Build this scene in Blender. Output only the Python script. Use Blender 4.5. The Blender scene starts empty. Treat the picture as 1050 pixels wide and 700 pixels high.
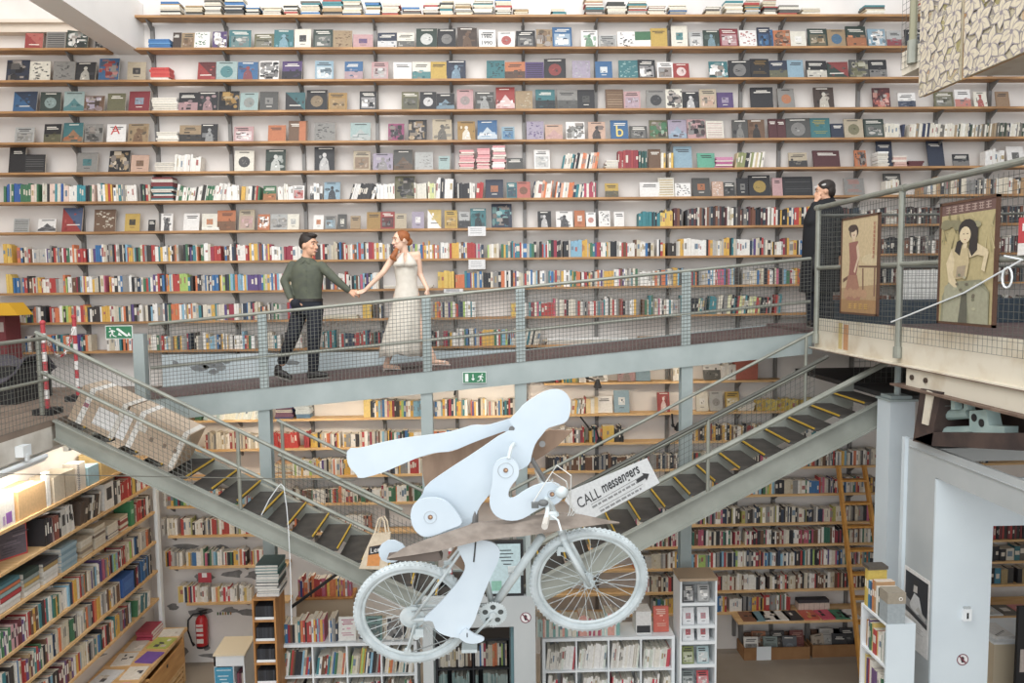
import bpy, bmesh, math, random
from mathutils import Vector, Matrix, Euler
R = random.Random(7)
SC = bpy.context.scene
COL = SC.collection
EZ = 5.15                      # eye height above the shop floor; levels below are written relative to the eye
# ------------------------------------------------------------------ camera, world, lights
FPX = 763.84
def rotm(y, p, r):
    cy, sy, cp, sp, cr, sr = math.cos(y), math.sin(y), math.cos(p), math.sin(p), math.cos(r), math.sin(r)
    Y = Matrix(((cy,0,-sy),(0,1,0),(sy,0,cy))); P = Matrix(((1,0,0),(0,cp,-sp),(0,sp,cp))); Q = Matrix(((cr,-sr,0),(sr,cr,0),(0,0,1)))
    return Q @ P @ Y
VM = rotm(math.radians(1.6477), math.radians(4.4802), math.radians(-.6663))
def wv(row): return Vector((row[0], row[2], -row[1]))
right, down, fwd = wv(VM[0]), wv(VM[1]), wv(VM[2])
cam = bpy.data.objects.new('camera', bpy.data.cameras.new('camera')); COL.objects.link(cam)
cam.matrix_world = Matrix(((right.x,-down.x,-fwd.x,0),(right.y,-down.y,-fwd.y,0),(right.z,-down.z,-fwd.z,EZ),(0,0,0,1)))
cam.data.sensor_width = 36; cam.data.lens = FPX*36/1050; cam.data.clip_start = .05
SC.camera = cam
def ray(px, py):
    v = Vector(((px-525)/FPX, (py-350)/FPX, 1.0))
    w = VM.transposed() @ v
    return Vector((w[0], w[2], -w[1]))
def aY(px, py, Y): d = ray(px, py); d = d*(Y/d.y); d.z += EZ; return d
def aX(px, py, X): d = ray(px, py); d = d*(X/d.x); d.z += EZ; return d
def XP(px, Y=9.8, py=300): return aY(px, py, Y).x

w = bpy.data.worlds.new('daylight'); SC.world = w; w.use_nodes = True
w.node_tree.nodes['Background'].inputs[0].default_value = (.90,.95,1.0,1); w.node_tree.nodes['Background'].inputs[1].default_value = .80
def area(name, loc, target, sx, sy, power, col=(1,1,1)):
    l = bpy.data.lights.new(name, 'AREA'); l.shape = 'RECTANGLE'; l.size = sx; l.size_y = sy; l.energy = power; l.color = col
    o = bpy.data.objects.new(name, l); COL.objects.link(o); o.location = loc
    o.rotation_euler = (Vector(target)-Vector(loc)).to_track_quat('-Z','Y').to_euler(); return o
def point(name, loc, power, col, r=.06):
    l = bpy.data.lights.new(name, 'POINT'); l.energy = power; l.color = col; l.shadow_soft_size = r
    o = bpy.data.objects.new(name, l); COL.objects.link(o); o.location = loc; return o
area('roof_skylight', (-1.0, 3.0, 11.5), (-.6, 9.5, 5.5), 9, 5, 540, (1,.985,.96))
area('lower_hall_fill', (1.2, -6, 3.0), (1.2, 9.5, 1.4), 9, 1.6, 120, (1,.95,.88))  # added fill light, out of view, that lifts the dark lower level; no fixture
area('gallery_window', (-2.5, -3.5, 7.5), (0, 8, 4), 8, 4, 270, (.93,.97,1))
WARM = (1,.86,.68)
SC.view_settings.view_transform = 'Standard'; SC.view_settings.look = 'None'; SC.view_settings.gamma = 1
SC.view_settings.use_curve_mapping = False; SC.view_settings.exposure = 0.30

# ------------------------------------------------------------------ colour + materials
def lin(h):
    h = h.lstrip('#'); out = []
    for i in (0,2,4):
        c = int(h[i:i+2],16)/255; out.append(c/12.92 if c <= .04045 else ((c+.055)/1.055)**2.4)
    return (*out, 1.0)
def ink(h):
    r,g,b,_=lin(h); y=.3*r+.6*g+.1*b; s=.86; return (max(0,y+(r-y)*s)*.94+.012,max(0,y+(g-y)*s)*.94+.0115,max(0,y+(b-y)*s)*.94+.0115,1.0)
MATS = {}
def mat(name, hx, rough=.6, metal=0, hx2=None, scale=6, detail=4, bump=0, stretch=(1,1,1), lo=.35, hi=.65, trans=0):
    if name in MATS: return MATS[name]
    m = bpy.data.materials.new(name); m.use_nodes = True; nt = m.node_tree; b = nt.nodes['Principled BSDF']
    b.inputs['Base Color'].default_value = lin(hx); b.inputs['Roughness'].default_value = rough; b.inputs['Metallic'].default_value = metal
    if trans: b.inputs['Transmission Weight'].default_value = trans
    if hx2 or bump:
        tc = nt.nodes.new('ShaderNodeTexCoord'); mp = nt.nodes.new('ShaderNodeMapping'); mp.inputs['Scale'].default_value = stretch
        nz = nt.nodes.new('ShaderNodeTexNoise'); nz.inputs['Scale'].default_value = scale; nz.inputs['Detail'].default_value = detail
        nt.links.new(tc.outputs['Object'], mp.inputs[0]); nt.links.new(mp.outputs[0], nz.inputs['Vector'])
        if hx2:
            cr = nt.nodes.new('ShaderNodeValToRGB'); cr.color_ramp.elements[0].position = lo; cr.color_ramp.elements[1].position = hi
            cr.color_ramp.elements[0].color = lin(hx2); cr.color_ramp.elements[1].color = lin(hx)
            nt.links.new(nz.outputs['Fac'], cr.inputs[0]); nt.links.new(cr.outputs[0], b.inputs['Base Color'])
        if bump:
            bp = nt.nodes.new('ShaderNodeBump'); bp.inputs['Strength'].default_value = bump; bp.inputs['Distance'].default_value = .01
            nt.links.new(nz.outputs['Fac'], bp.inputs['Height']); nt.links.new(bp.outputs[0], b.inputs['Normal'])
    MATS[name] = m; return m
def attr_mat(name, rough):
    m = bpy.data.materials.new(name); m.use_nodes = True; nt = m.node_tree; b = nt.nodes['Principled BSDF']
    a = nt.nodes.new('ShaderNodeAttribute'); a.attribute_name = 'ink'; nz = nt.nodes.new('ShaderNodeTexNoise'); nz.inputs['Scale'].default_value = 38; nz.inputs['Detail'].default_value = 5
    tc = nt.nodes.new('ShaderNodeTexCoord'); nt.links.new(tc.outputs['Object'], nz.inputs['Vector'])
    mr = nt.nodes.new('ShaderNodeMapRange'); mr.inputs[1].default_value = .3; mr.inputs[2].default_value = .7; mr.inputs[3].default_value = .88; mr.inputs[4].default_value = 1.05; nt.links.new(nz.outputs['Fac'], mr.inputs[0])
    ml = nt.nodes.new('ShaderNodeMixRGB'); ml.blend_type = 'MULTIPLY'; ml.inputs[0].default_value = 1; nt.links.new(a.outputs['Color'], ml.inputs[1]); nt.links.new(mr.outputs[0], ml.inputs[2]); nt.links.new(ml.outputs[0], b.inputs['Base Color'])
    b.inputs['Roughness'].default_value = rough; MATS[name] = m; return m
PRINT = attr_mat('printed_paper', .55)
WOOD = mat('shelf_wood', 'b98d5f', .55, 0, '8f6a45', 3, 6, 0, (1,6,6))
PALEWOOD = mat('pale_wood', 'dcb98a', .55, 0, 'c79f6b', 3, 6, 0, (1,6,6))
WALLW = mat('white_plaster', 'e6e1dc', .85, 0, 'd4cfcb', 1.2, 8, .15, (1,1,1), .3, .6)
STEEL = mat('steel_upright', '7c7a78', .5, .3)
BLUEST = mat('pale_blue_steel', 'a8b2b1', .55, .1, '98a3a2', 2.5, 6)
RAILM = mat('grey_rail_steel', '97998f', .45, .3, '85877e', 5, 5)
WIREM = mat('wire_mesh_steel', '6f706a', .5, .4)
WHITE = mat('white_paint', 'e8ebec', .5, 0, 'dbe1e4', 2, 5)
CREAMB = mat('cream_beam_paint', 'd8d0bf', .6, 0, 'c3b49c', 3, 8, 0, (1,1,1), .3, .5)
GREYP = mat('grey_panel_paint', 'b3b7b7', .6, 0, 'a6abac', 1.5, 6)
COLW = mat('pale_blue_column_paint', 'd3dde2', .6, 0, 'c9d3d9', 1.2, 8, .1)
DARK = mat('black_plastic', '1e1f22', .5)
KRAFT = mat('kraft_cardboard', 'b3987c', .8, 0, 'a68a6e', 5, 4)
BOARDW = mat('white_board', 'ced9e1', .6, 0, 'c4d0d9', 3, 4)
BOARDB = mat('raw_plywood', '9d8470', .75, 0, '8a7260', 4, 6, 0, (3,1,1))
PLANK = mat('weathered_plank', '8c8177', .75, 0, '766b62', 6, 8, 0, (2,1,6))
BIKEW = mat('white_bike_paint', 'd3dadb', .4, 0, 'b9c3c4', 8, 5)
STAIRM = mat('grey_stair_steel', '9c9f97', .5, .1, '8b8e86', 3, 5)
TREAD = mat('stair_tread', '4a4642', .7, 0, '3c3936', 8, 6)
YEL = mat('yellow_nosing', 'c9a53a', .6)
RAMPF = mat('ramp_floor', '6d5a58', .6, 0, '5d4c4b', 3, 5)

# ------------------------------------------------------------------ mesh builder
class MB:
    def __init__(s): s.v=[]; s.f=[]; s.c=[]
    def add(s, vs, fs, col='ffffff'):
        o=len(s.v); s.v += [Vector(p) for p in vs]; s.f += [tuple(i+o for i in q) for q in fs]
        s.c += col if isinstance(col, list) else [col]*len(fs); return s
    def box(s, c, d, col='ffffff', M=None, top=None):
        x,y,z = d[0]/2, d[1]/2, d[2]/2; c=Vector(c)
        vs=[Vector(p) for p in ((-x,-y,-z),(x,-y,-z),(x,y,-z),(-x,y,-z),(-x,-y,z),(x,-y,z),(x,y,z),(-x,y,z))]
        if M is not None: vs=[M@p for p in vs]
        cc=[col]*6
        if top: cc[1]=top
        return s.add([p+c for p in vs], [(0,3,2,1),(4,5,6,7),(0,1,5,4),(1,2,6,5),(2,3,7,6),(3,0,4,7)], cc)
    def bx(s, x0,x1,y0,y1,z0,z1,col='ffffff',top=None): return s.box(((x0+x1)/2,(y0+y1)/2,(z0+z1)/2),(abs(x1-x0),abs(y1-y0),abs(z1-z0)),col,None,top)
    def tube(s, pts, r, n=6, col='ffffff', closed=False):
        pts=[Vector(p) for p in pts]; m=len(pts); rr = r if isinstance(r,(list,tuple)) else [r]*m
        rings=[]; up=None
        for i,p in enumerate(pts):
            a=pts[i-1] if (i>0 or closed) else p; b=pts[(i+1)%m] if (i<m-1 or closed) else p
            t=(b-a).normalized()
            if up is None:
                up = Vector((0,0,1)) if abs(t.z)<.9 else Vector((1,0,0))
            u=t.cross(up).normalized() if t.cross(up).length>1e-6 else t.orthogonal().normalized(); q=u.cross(t); up=q
            rings.append([p+(u*math.cos(k*2*math.pi/n)+q*math.sin(k*2*math.pi/n))*rr[i] for k in range(n)])
        vs=[p for g in rings for p in g]; fs=[]
        for i in range(m if closed else m-1):
            j=(i+1)%m
            for k in range(n): l=(k+1)%n; fs.append((i*n+k,i*n+l,j*n+l,j*n+k))
        if not closed: fs.append(tuple(range(n))[::-1]); fs.append(tuple(range((m-1)*n,m*n)))
        return s.add(vs,fs,col)
    def bar(s, a, b, w, h, col='ffffff', up=(0,0,1)):
        a,b=Vector(a),Vector(b); t=(b-a); L=t.length; t.normalize(); up=Vector(up); u=t.cross(up).normalized(); q=u.cross(t)
        M=Matrix((u,t,q)).transposed(); return s.box((a+b)/2,(w,L,h),col,M)
    def prism(s, poly, n, d, col='ffffff'):      # polygon of 3D points, thickness d along direction n
        poly=[Vector(p) for p in poly]; n=Vector(n).normalized()*d; k=len(poly)
        return s.add(poly+[p+n for p in poly],[tuple(range(k)),tuple(range(2*k-1,k-1,-1))]+[(i,i+k,(i+1)%k+k,(i+1)%k) for i in range(k)],col)
    def disc(s, c, r, n, d, k=24, col='ffffff', ry=None, ax=None):
        n=Vector(n).normalized(); u=Vector(ax) if ax else n.orthogonal().normalized(); q=n.cross(u); c=Vector(c)
        return s.prism([c+u*math.cos(2*math.pi*i/k)*r+q*math.sin(2*math.pi*i/k)*(ry or r) for i in range(k)],n,d,col)
    def ball(s, c, r, col='ffffff', nu=12, nv=8, M=None):
        rx,ry,rz = r if isinstance(r,(tuple,list)) else (r,r,r); c=Vector(c); vs=[]; fs=[]
        for j in range(nv+1):
            t=math.pi*j/nv
            for i in range(nu):
                p=Vector((rx*math.sin(t)*math.cos(2*math.pi*i/nu), ry*math.sin(t)*math.sin(2*math.pi*i/nu), rz*math.cos(t)))
                vs.append(c+(M@p if M else p))
        for j in range(nv):
            for i in range(nu): k=(i+1)%nu; fs.append((j*nu+i,(j+1)*nu+i,(j+1)*nu+k,j*nu+k))
        return s.add(vs,fs,col)
    def loft(s, rings, col='ffffff', n=20):      # (centre, rx, ry[, yaw]) horizontal rings from bottom to top
        vs=[]; fs=[]
        for g in rings:
            c=Vector(g[0]); yw=g[3] if len(g)>3 else 0
            for k in range(n):
                a=2*math.pi*k/n; x=g[1]*math.cos(a); y=g[2]*math.sin(a)
                vs.append(c+Vector((x*math.cos(yw)-y*math.sin(yw), x*math.sin(yw)+y*math.cos(yw),0)))
        m=len(rings)
        for i in range(m-1):
            for k in range(n): l=(k+1)%n; fs.append((i*n+k,i*n+l,(i+1)*n+l,(i+1)*n+k))
        fs.append(tuple(range(n))[::-1]); fs.append(tuple(range((m-1)*n,m*n)))
        return s.add(vs,fs,col)
    def build(s, name, m=None, parent=None, origin=None, smooth=False, rot=None):
        me=bpy.data.meshes.new(name)
        if parent is not None: off=ROOT[parent.name]
        else: off=Vector(origin) if origin is not None else Vector((0,0,0))
        me.from_pydata([p-off for p in s.v],[],s.f); me.materials.append(m or PRINT)
        if m is None or m.name=='printed_paper' or m.name.startswith('ink'):
            at=me.color_attributes.new('ink','FLOAT_COLOR','CORNER'); vals=[]; cache={}
            for q,c in zip(s.f,s.c):
                if c not in cache: cache[c]=ink(c)
                vals += list(cache[c])*len(q)
            at.data.foreach_set('color',vals)
        bm=bmesh.new(); bm.from_mesh(me); bmesh.ops.recalc_face_normals(bm,faces=bm.faces); bm.to_mesh(me); bm.free()
        if smooth: me.polygons.foreach_set('use_smooth',[True]*len(me.polygons))
        o=bpy.data.objects.new(name,me); COL.objects.link(o)
        if parent is not None: o.parent=parent; ROOT[o.name]=off
        else: o.location=off; ROOT[o.name]=off.copy()
        return o
ROOT={}
LABELS={}
def tag(o,label=None,cat=None,group=None,kind=None):
    if label: o['label']=label; LABELS.setdefault(label,[]).append(o.name)
    if cat: o['category']=cat
    if group: o['group']=group
    if kind: o['kind']=kind
    return o
def thing(name,label,cat,loc,group=None):
    o=bpy.data.objects.new(name,None); COL.objects.link(o); o.empty_display_size=.1; o.location=loc; ROOT[o.name]=Vector(loc)
    return tag(o,label,cat,group)
def struct(o,label=None): return tag(o,label,None,None,'structure')
def text_mesh(txt, size, shear=0, ext=.0006, squeeze=1.0, bold=0):
    c=bpy.data.curves.new('lettering','FONT'); c.body=txt; c.size=size; c.shear=shear; c.extrude=ext; c.align_x='LEFT'; c.offset=bold; c.resolution_u=3
    o=bpy.data.objects.new('lettering',c); COL.objects.link(o); dg=bpy.context.evaluated_depsgraph_get(); me=bpy.data.meshes.new_from_object(o.evaluated_get(dg))
    vs=[Vector((v.co.x*squeeze,v.co.y,v.co.z)) for v in me.vertices]; fs=[tuple(p.vertices) for p in me.polygons]
    bpy.data.objects.remove(o); bpy.data.curves.remove(c); bpy.data.meshes.remove(me); return vs,fs
def put_text(mb, txt, size, origin, ux, uy, col, shear=0, squeeze=1.0, bold=0):
    vs,fs=text_mesh(txt,size,shear,.0006,squeeze,bold); ux=Vector(ux).normalized(); uy=Vector(uy).normalized(); n=ux.cross(uy); o=Vector(origin)
    mb.add([o+ux*v.x+uy*v.y+n*(v.z+.0008) for v in vs],fs,col); return max([v.x for v in vs] or [0])
def wire_panel(mb, a, b, h, sp=.05, r=.0026):
    a,b=Vector(a),Vector(b); L=(b-a).length; n=int(L/sp)
    for i in range(n+1):
        p=a.lerp(b,i/max(n,1)); mb.tube([p,p+Vector((0,0,h))],r,3)
    for j in range(int(h/sp)+1):
        dz=Vector((0,0,j*sp)); mb.tube([a+dz,b+dz],r,3)
ORD=['first','second','third','fourth','fifth','sixth','seventh','eighth','ninth','tenth','eleventh','twelfth','thirteenth','fourteenth','fifteenth','sixteenth']
# ------------------------------------------------------------------ the setting
def Zr(v): return EZ+v
m=MB(); m.bx(-7,9,-6,10.3,-.2,0); struct(m.build('floor',mat('concrete_floor','a79c8e',.7,0,'92877a',.9,9,.1)))
m=MB(); m.bx(-7,9,10,10.3,0,10.8); struct(m.build('wall_back',WALLW))
m=MB(); m.bx(-4.95,-4.65,2.0,10,0,Zr(-1.62)); struct(m.build('wall_left_lower',WALLW))
m=MB(); m.bx(-6.9,-6.6,2.0,10,Zr(-1.28),10.8); struct(m.build('wall_left_upper',mat('cream_plaster','e4d9cc',.85,0,'d3c6b6',1,7)))
m=MB(); m.bx(9,9.3,-6,10.3,0,EZ+1.5); struct(m.build('wall_right',WALLW))
m=MB(); m.bx(-4.746,-4.40,1.0,9.99,Zr(2.985),Zr(3.62)); struct(m.build('beam',mat('roof_beam_paint','efece8',.6,0,'e6e3df',1.3,5)))
m=MB(); m.bx(-6.6,-4.76,9.86,10,Zr(3.23),Zr(3.33)); m.bx(-6.6,-5.1,9.8,10,Zr(3.33),Zr(3.37)); struct(m.build('trim_cornice',mat('cream_plaster','e4d9cc',.85)))
m=MB()
for k,(px,py,wd,hg) in enumerate([(210,592,30,12),(240,588,26,9),(190,560,28,9),(228,562,24,9),(262,590,22,10),(178,622,14,8),(205,627,26,10),(235,625,20,9),(255,628,26,8),(220,672,40,7),(186,668,14,14),(212,664,10,10)]):
    c=aY(px,py,9.998); pts=[]
    for i in range(11):
        a=2*math.pi*i/11; rr=R.uniform(.55,1.15); pts.append((c.x+math.cos(a)*rr*wd*.0065,9.9985,c.z+math.sin(a)*rr*hg*.0065))
    m.prism(pts,(0,-1,0),.001)
pp=m.build('trim_peeled_paint',mat('bare_render','8e8c8a',.9,0,'7d7b79',20,5)); struct(pp)

# uprights and wall shelves
UPX=[-5.3,-4.285,-3.345,-2.405,-1.44,-.465,.475,1.425,2.385,3.345,3.867,4.92,5.98,6.696]
bay_words={}
for k,x in enumerate(UPX):
    m=MB()
    m.bx(x-.022,x+.022,9.955,9.998,Zr(-4.95) if x>.5 else Zr(-3.6 if x>-2.6 else -.85),Zr(3.33 if x>-4.4 else 2.9)); o=m.build('shelf_upright',STEEL,None,(x,9.98,Zr(-.8)))
    tag(o,'grey steel shelf upright on the back wall, %s counted from the left'%ORD[k],'upright','shelf uprights on the back wall')
LV={}   # row name -> shelf top
def wall_shelf(row,zr,x0,x1,label,wood=WOOD,y0=9.75,brk=True):
    top=Zr(zr)+.014; LV[row]=top
    t=thing('wall_shelf',label,'shelf',((x0+x1)/2,9.87,top-.028),'wooden wall shelves on the back wall')
    m=MB(); m.bx(x0,x1,y0,9.954,top-.028,top); m.build('board',wood,t)
    if brk:
        for ux in UPX:
            if x0-.02<ux<x1+.02:
                b=MB(); b.prism([(ux-.012,9.953,top-.03),(ux-.012,9.953,top-.13),(ux-.012,9.80,top-.03)],(1,0,0),.024); b.build('bracket',STEEL,t)
rows=[('S1',3.385,-4.42,7.6),('S2',2.988,-4.43,7.6),('S3',2.595,-6.55,7.6),('S4',2.213,-6.55,7.6),('S5',1.827,-6.55,7.6),('S6',1.453,-6.5,7.6),('S7',1.085,-6.48,7.6),('S8',.704,-6.46,7.6),('S9',.316,-6.44,7.6),('S10',-.069,-6.42,7.6),('S11',-.452,-6.28,7.6),('S12',-.83,-6.2,2.45)]
for k,(n,z,x0,x1) in enumerate(rows): wall_shelf(n,z,x0,x1,'long wooden wall shelf, %s from the top of the back wall'%ORD[k])
wall_shelf('S2L',2.988,-6.55,-4.78,'short wooden wall shelf beside the white roof beam, four covers on it')
low=[('A0',-1.339,.7,3.9),('A',-1.76,-4.3,4.2),('B',-2.15,-4.3,4.2),('C',-2.525,-4.3,7.6),('D',-2.9,-4.3,7.6),('E',-3.297,-4.3,7.6),('F',-3.596,.6,7.6),('G',-3.9,.6,7.6),('H',-4.227,.6,7.6),('I',-4.529,.6,3.9)]
for k,(n,z,x0,x1) in enumerate(low): wall_shelf(n,z,x0,x1,'wooden wall shelf below the ramp, %s down under the walkway beam'%ORD[k],PALEWOOD)
wall_shelf('FL',-3.72,-4.3,-2.75,'short wooden wall shelf above the red fire equipment sign, white wall below',PALEWOOD)
wall_shelf('HL',-4.22,-4.1,-2.75,'short wooden wall shelf right above the red fire extinguisher',PALEWOOD)

# ------------------------------------------------------------------ books
PAL={'red':'b8322c','crimson':'9c2b38','orange':'d9773a','coral':'d96f5c','yellow':'dcb02e','gold':'b88a33','beige':'cbb896','cream':'e0d8c6','white':'e8e4de','grey':'98948e','dark grey':'55534f','black':'24242a','navy':'2a3550','blue':'2f6fa8','light blue':'93b9cc','teal':'2f7f86','pale teal':'a9c4c0','dark green':'31463d','green':'3c7d4f','mint':'5fbf9c','olive':'77734c','brown':'7d573a','dark brown':'4a372c','tan':'b29468','purple':'5d4380','lilac':'b3a5bb','pink':'d7a1a2','magenta':'a63a72','maroon':'60282c','kraft':'a8825a','silver':'c2c2be','peach':'e0b295'}
def deepen(c,k=.86,m=.10):
    v=[int(c[i:i+2],16) for i in (0,2,4)]; g=sum(v)/3; v=[(x*(1-m)+g*m) for x in v]
    kk=k if g<200 else .96
    return '%02x%02x%02x'%tuple(int(max(0,min(255,x*kk))) for x in v)
PAL={n:deepen(c) for n,c in PAL.items()}
SH={'bk':'black','dg':'dark grey','gy':'grey','wh':'white','cr':'cream','be':'beige','ta':'tan','br':'brown','db':'dark brown','re':'red','cm':'crimson','or':'orange','co':'coral','ye':'yellow','go':'gold','nv':'navy','bl':'blue','lb':'light blue','te':'teal','pt':'pale teal','gk':'dark green','gn':'green','mi':'mint','ol':'olive','pu':'purple','li':'lilac','pi':'pink','mg':'magenta','ma':'maroon','kr':'kraft','si':'silver','pe':'peach'}
MOT={'n':'plain cover','p':'picture panel','c':'round emblem','b':'two-tone cover','t':'title bands','f':'standing figure','d':'diagonal block','s':'striped cover','g':'scattered marks','q':'square emblem','h':'mountain shape','x':'collage cover'}
def cover(mb,wd,hg,th,hx,mo,h2,rng):
    y=-th/2-.0008; a,b=wd/2,hg
    def rect(x0,x1,z0,z1,c,dy=0): mb.add([(x0,y-dy,z0),(x1,y-dy,z0),(x1,y-dy,z1),(x0,y-dy,z1)],[(0,1,2,3)],c)
    def poly(pts,c,dy=0): mb.add([(p[0],y-dy,p[1]) for p in pts],[tuple(range(len(pts)))],c)
    def blob(cx,cz,rx,rz,c,dy=0): poly([(cx+rx*math.cos(i*.5236),cz+rz*math.sin(i*.5236)) for i in range(12)],c,dy)
    def title(c,z,k=2):
        for i in range(k): rect(-a*rng.uniform(.45,.8),a*rng.uniform(.4,.8),z-i*.022-.011,z-i*.022,c,.0004)
    dark = sum(lin(hx)[:3])<.5; tc='e6e0d4' if dark else '2b2a2c'
    def mixc(c1,c2,t):
        p=[int(c1[i:i+2],16) for i in (0,2,4)]; q=[int(c2[i:i+2],16) for i in (0,2,4)]; return '%02x%02x%02x'%tuple(max(0,min(255,int(u*(1-t)+v*t))) for u,v in zip(p,q))
    def jit(c,a_=26): return '%02x%02x%02x'%tuple(max(0,min(255,int(c[i:i+2],16)+d)) for i,d in zip((0,2,4),[rng.randint(-a_,a_)+rng.randint(-8,8)]*3))
    def tex(x0,x1,z0,z1,cols,n,sz=.3,dy=.0003):
        for i in range(n):
            sx=(x1-x0)*rng.uniform(.05,sz); sz_=(z1-z0)*rng.uniform(.04,sz*.8); x=rng.uniform(x0,x1-sx); z=rng.uniform(z0,z1-sz_)
            if rng.random()<.5: rect(x,x+sx,z,z+sz_,jit(rng.choice(cols)),dy+.000004*i)
            else: blob(x+sx/2,z+sz_/2,sx/2,sz_/2,jit(rng.choice(cols)),dy+.000004*i)
    soft=mixc(hx,h2,.55); deep=mixc(hx,'1c1b1d',.45); pale=mixc(h2,'d8d2c6',.4)
    if mo=='p': rect(-a*.82,a*.82,b*.08,b*.68,soft); tex(-a*.8,a*.8,b*.09,b*.67,[h2,deep,pale,soft],16,.45); title(tc,b*.9)
    elif mo=='c': blob(0,b*.45,a*.6,a*.6,mixc(hx,h2,.8)); tex(-a*.4,a*.4,b*.33,b*.58,[h2,soft,deep],8,.35); title(tc,b*.93,1)
    elif mo=='b': rect(-a,a,0,b*.45,mixc(hx,h2,.85)); tex(-a*.9,a*.9,b*.05,b*.6,[h2,soft,deep],9,.3); title(tc,b*.85)
    elif mo=='t': title(mixc(hx,h2,.8),b*.9,3); title(soft,b*.35,2); tex(-a*.6,a*.6,b*.4,b*.7,[soft,hx],5,.4)
    elif mo=='f':
        tex(-a*.95,a*.95,b*.02,b*.85,[hx,deep,soft],10,.4,.0001); poly([(-a*.5,0),(a*.5,0),(a*.36,b*.40),(a*.14,b*.56),(-a*.14,b*.56),(-a*.42,b*.38)],mixc(hx,h2,.75),.0004); blob(0,b*.66,a*.2,b*.1,mixc(hx,h2,.85),.0005); tex(-a*.35,a*.35,b*.05,b*.45,[h2,soft],6,.3,.0006); title(tc,b*.95,1)
    elif mo=='d': poly([(-a,b),(a,0),(a,b)],mixc(hx,h2,.8)); tex(-a*.9,a*.9,b*.05,b*.9,[hx,soft],6,.25); title(tc,b*.3,1)
    elif mo=='s':
        for i in range(7): rect(-a*.85,a*.85,b*(.08+.125*i),b*(.13+.125*i),jit(mixc(hx,h2,.7)))
    elif mo=='g':
        for i in range(26):
            x,z=rng.uniform(-.85,.7)*a,rng.uniform(.06,.9)*b; rect(x,min(a,x+a*rng.uniform(.08,.3)),z,z+b*rng.uniform(.03,.07),jit(mixc(hx,h2,.75)))
    elif mo=='q': rect(-a*.42,a*.42,b*.34,b*.68,mixc(hx,h2,.85)); tex(-a*.38,a*.38,b*.36,b*.66,[h2,soft,deep],5,.4); rect(-a*.3,a*.3,b*.2,b*.23,tc)
    elif mo=='h': poly([(-a,b*.05),(a,b*.05),(a,b*.25),(a*.5,b*.4),(0,b*.66),(-a*.5,b*.35),(-a,b*.2)],mixc(hx,h2,.75)); tex(-a*.9,a*.9,b*.05,b*.45,[h2,deep,soft],9,.4); title(tc,b*.92,1)
    elif mo=='x': tex(-a,a,b*.03,b*.97,[h2,h2,deep,pale,'8a8078',soft],34,.42)
    elif mo=='n': title(tc,b*.85)
NB=[0]
def faceout(row,px0,px1,ptop,pbase,cn,mo,c2,pos):
    top=LV[row]; yb=9.815
    pc=aY((px0+px1)/2,(ptop+pbase)/2,yb+.03); s=(yb+.02)/FPX*1.003
    wd=(px1-px0)*s; hg=max(.08,(pbase-ptop)*s*1.03); th=R.uniform(.010,.024)
    mb=MB(); hx=PAL[SH[cn]]; mb.box((0,0,hg/2),(wd,th,hg),hx); mb.box((wd/2-.002,.0,hg/2),(.005,th*.7,hg*.98),'ded6c4'); mb.box((0,0,hg-.002),(wd*.97,th*.7,.005),'ded6c4')
    cover(mb,wd,hg,th,hx,mo,PAL[SH[c2]],R)
    o=mb.build('book',PRINT); til=math.radians(R.uniform(11,15))
    o.location=(pc.x,yb,top+th/2*math.sin(til)+.0015); o.rotation_euler=(-til,0,R.uniform(-.06,.06)); ROOT[o.name]=Vector(o.location)
    tag(o,None,'book','books shown face out on the back wall shelves')
    NB[0]+=1
    return (pc.x,o,SH[cn],mo,SH[c2])
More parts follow.
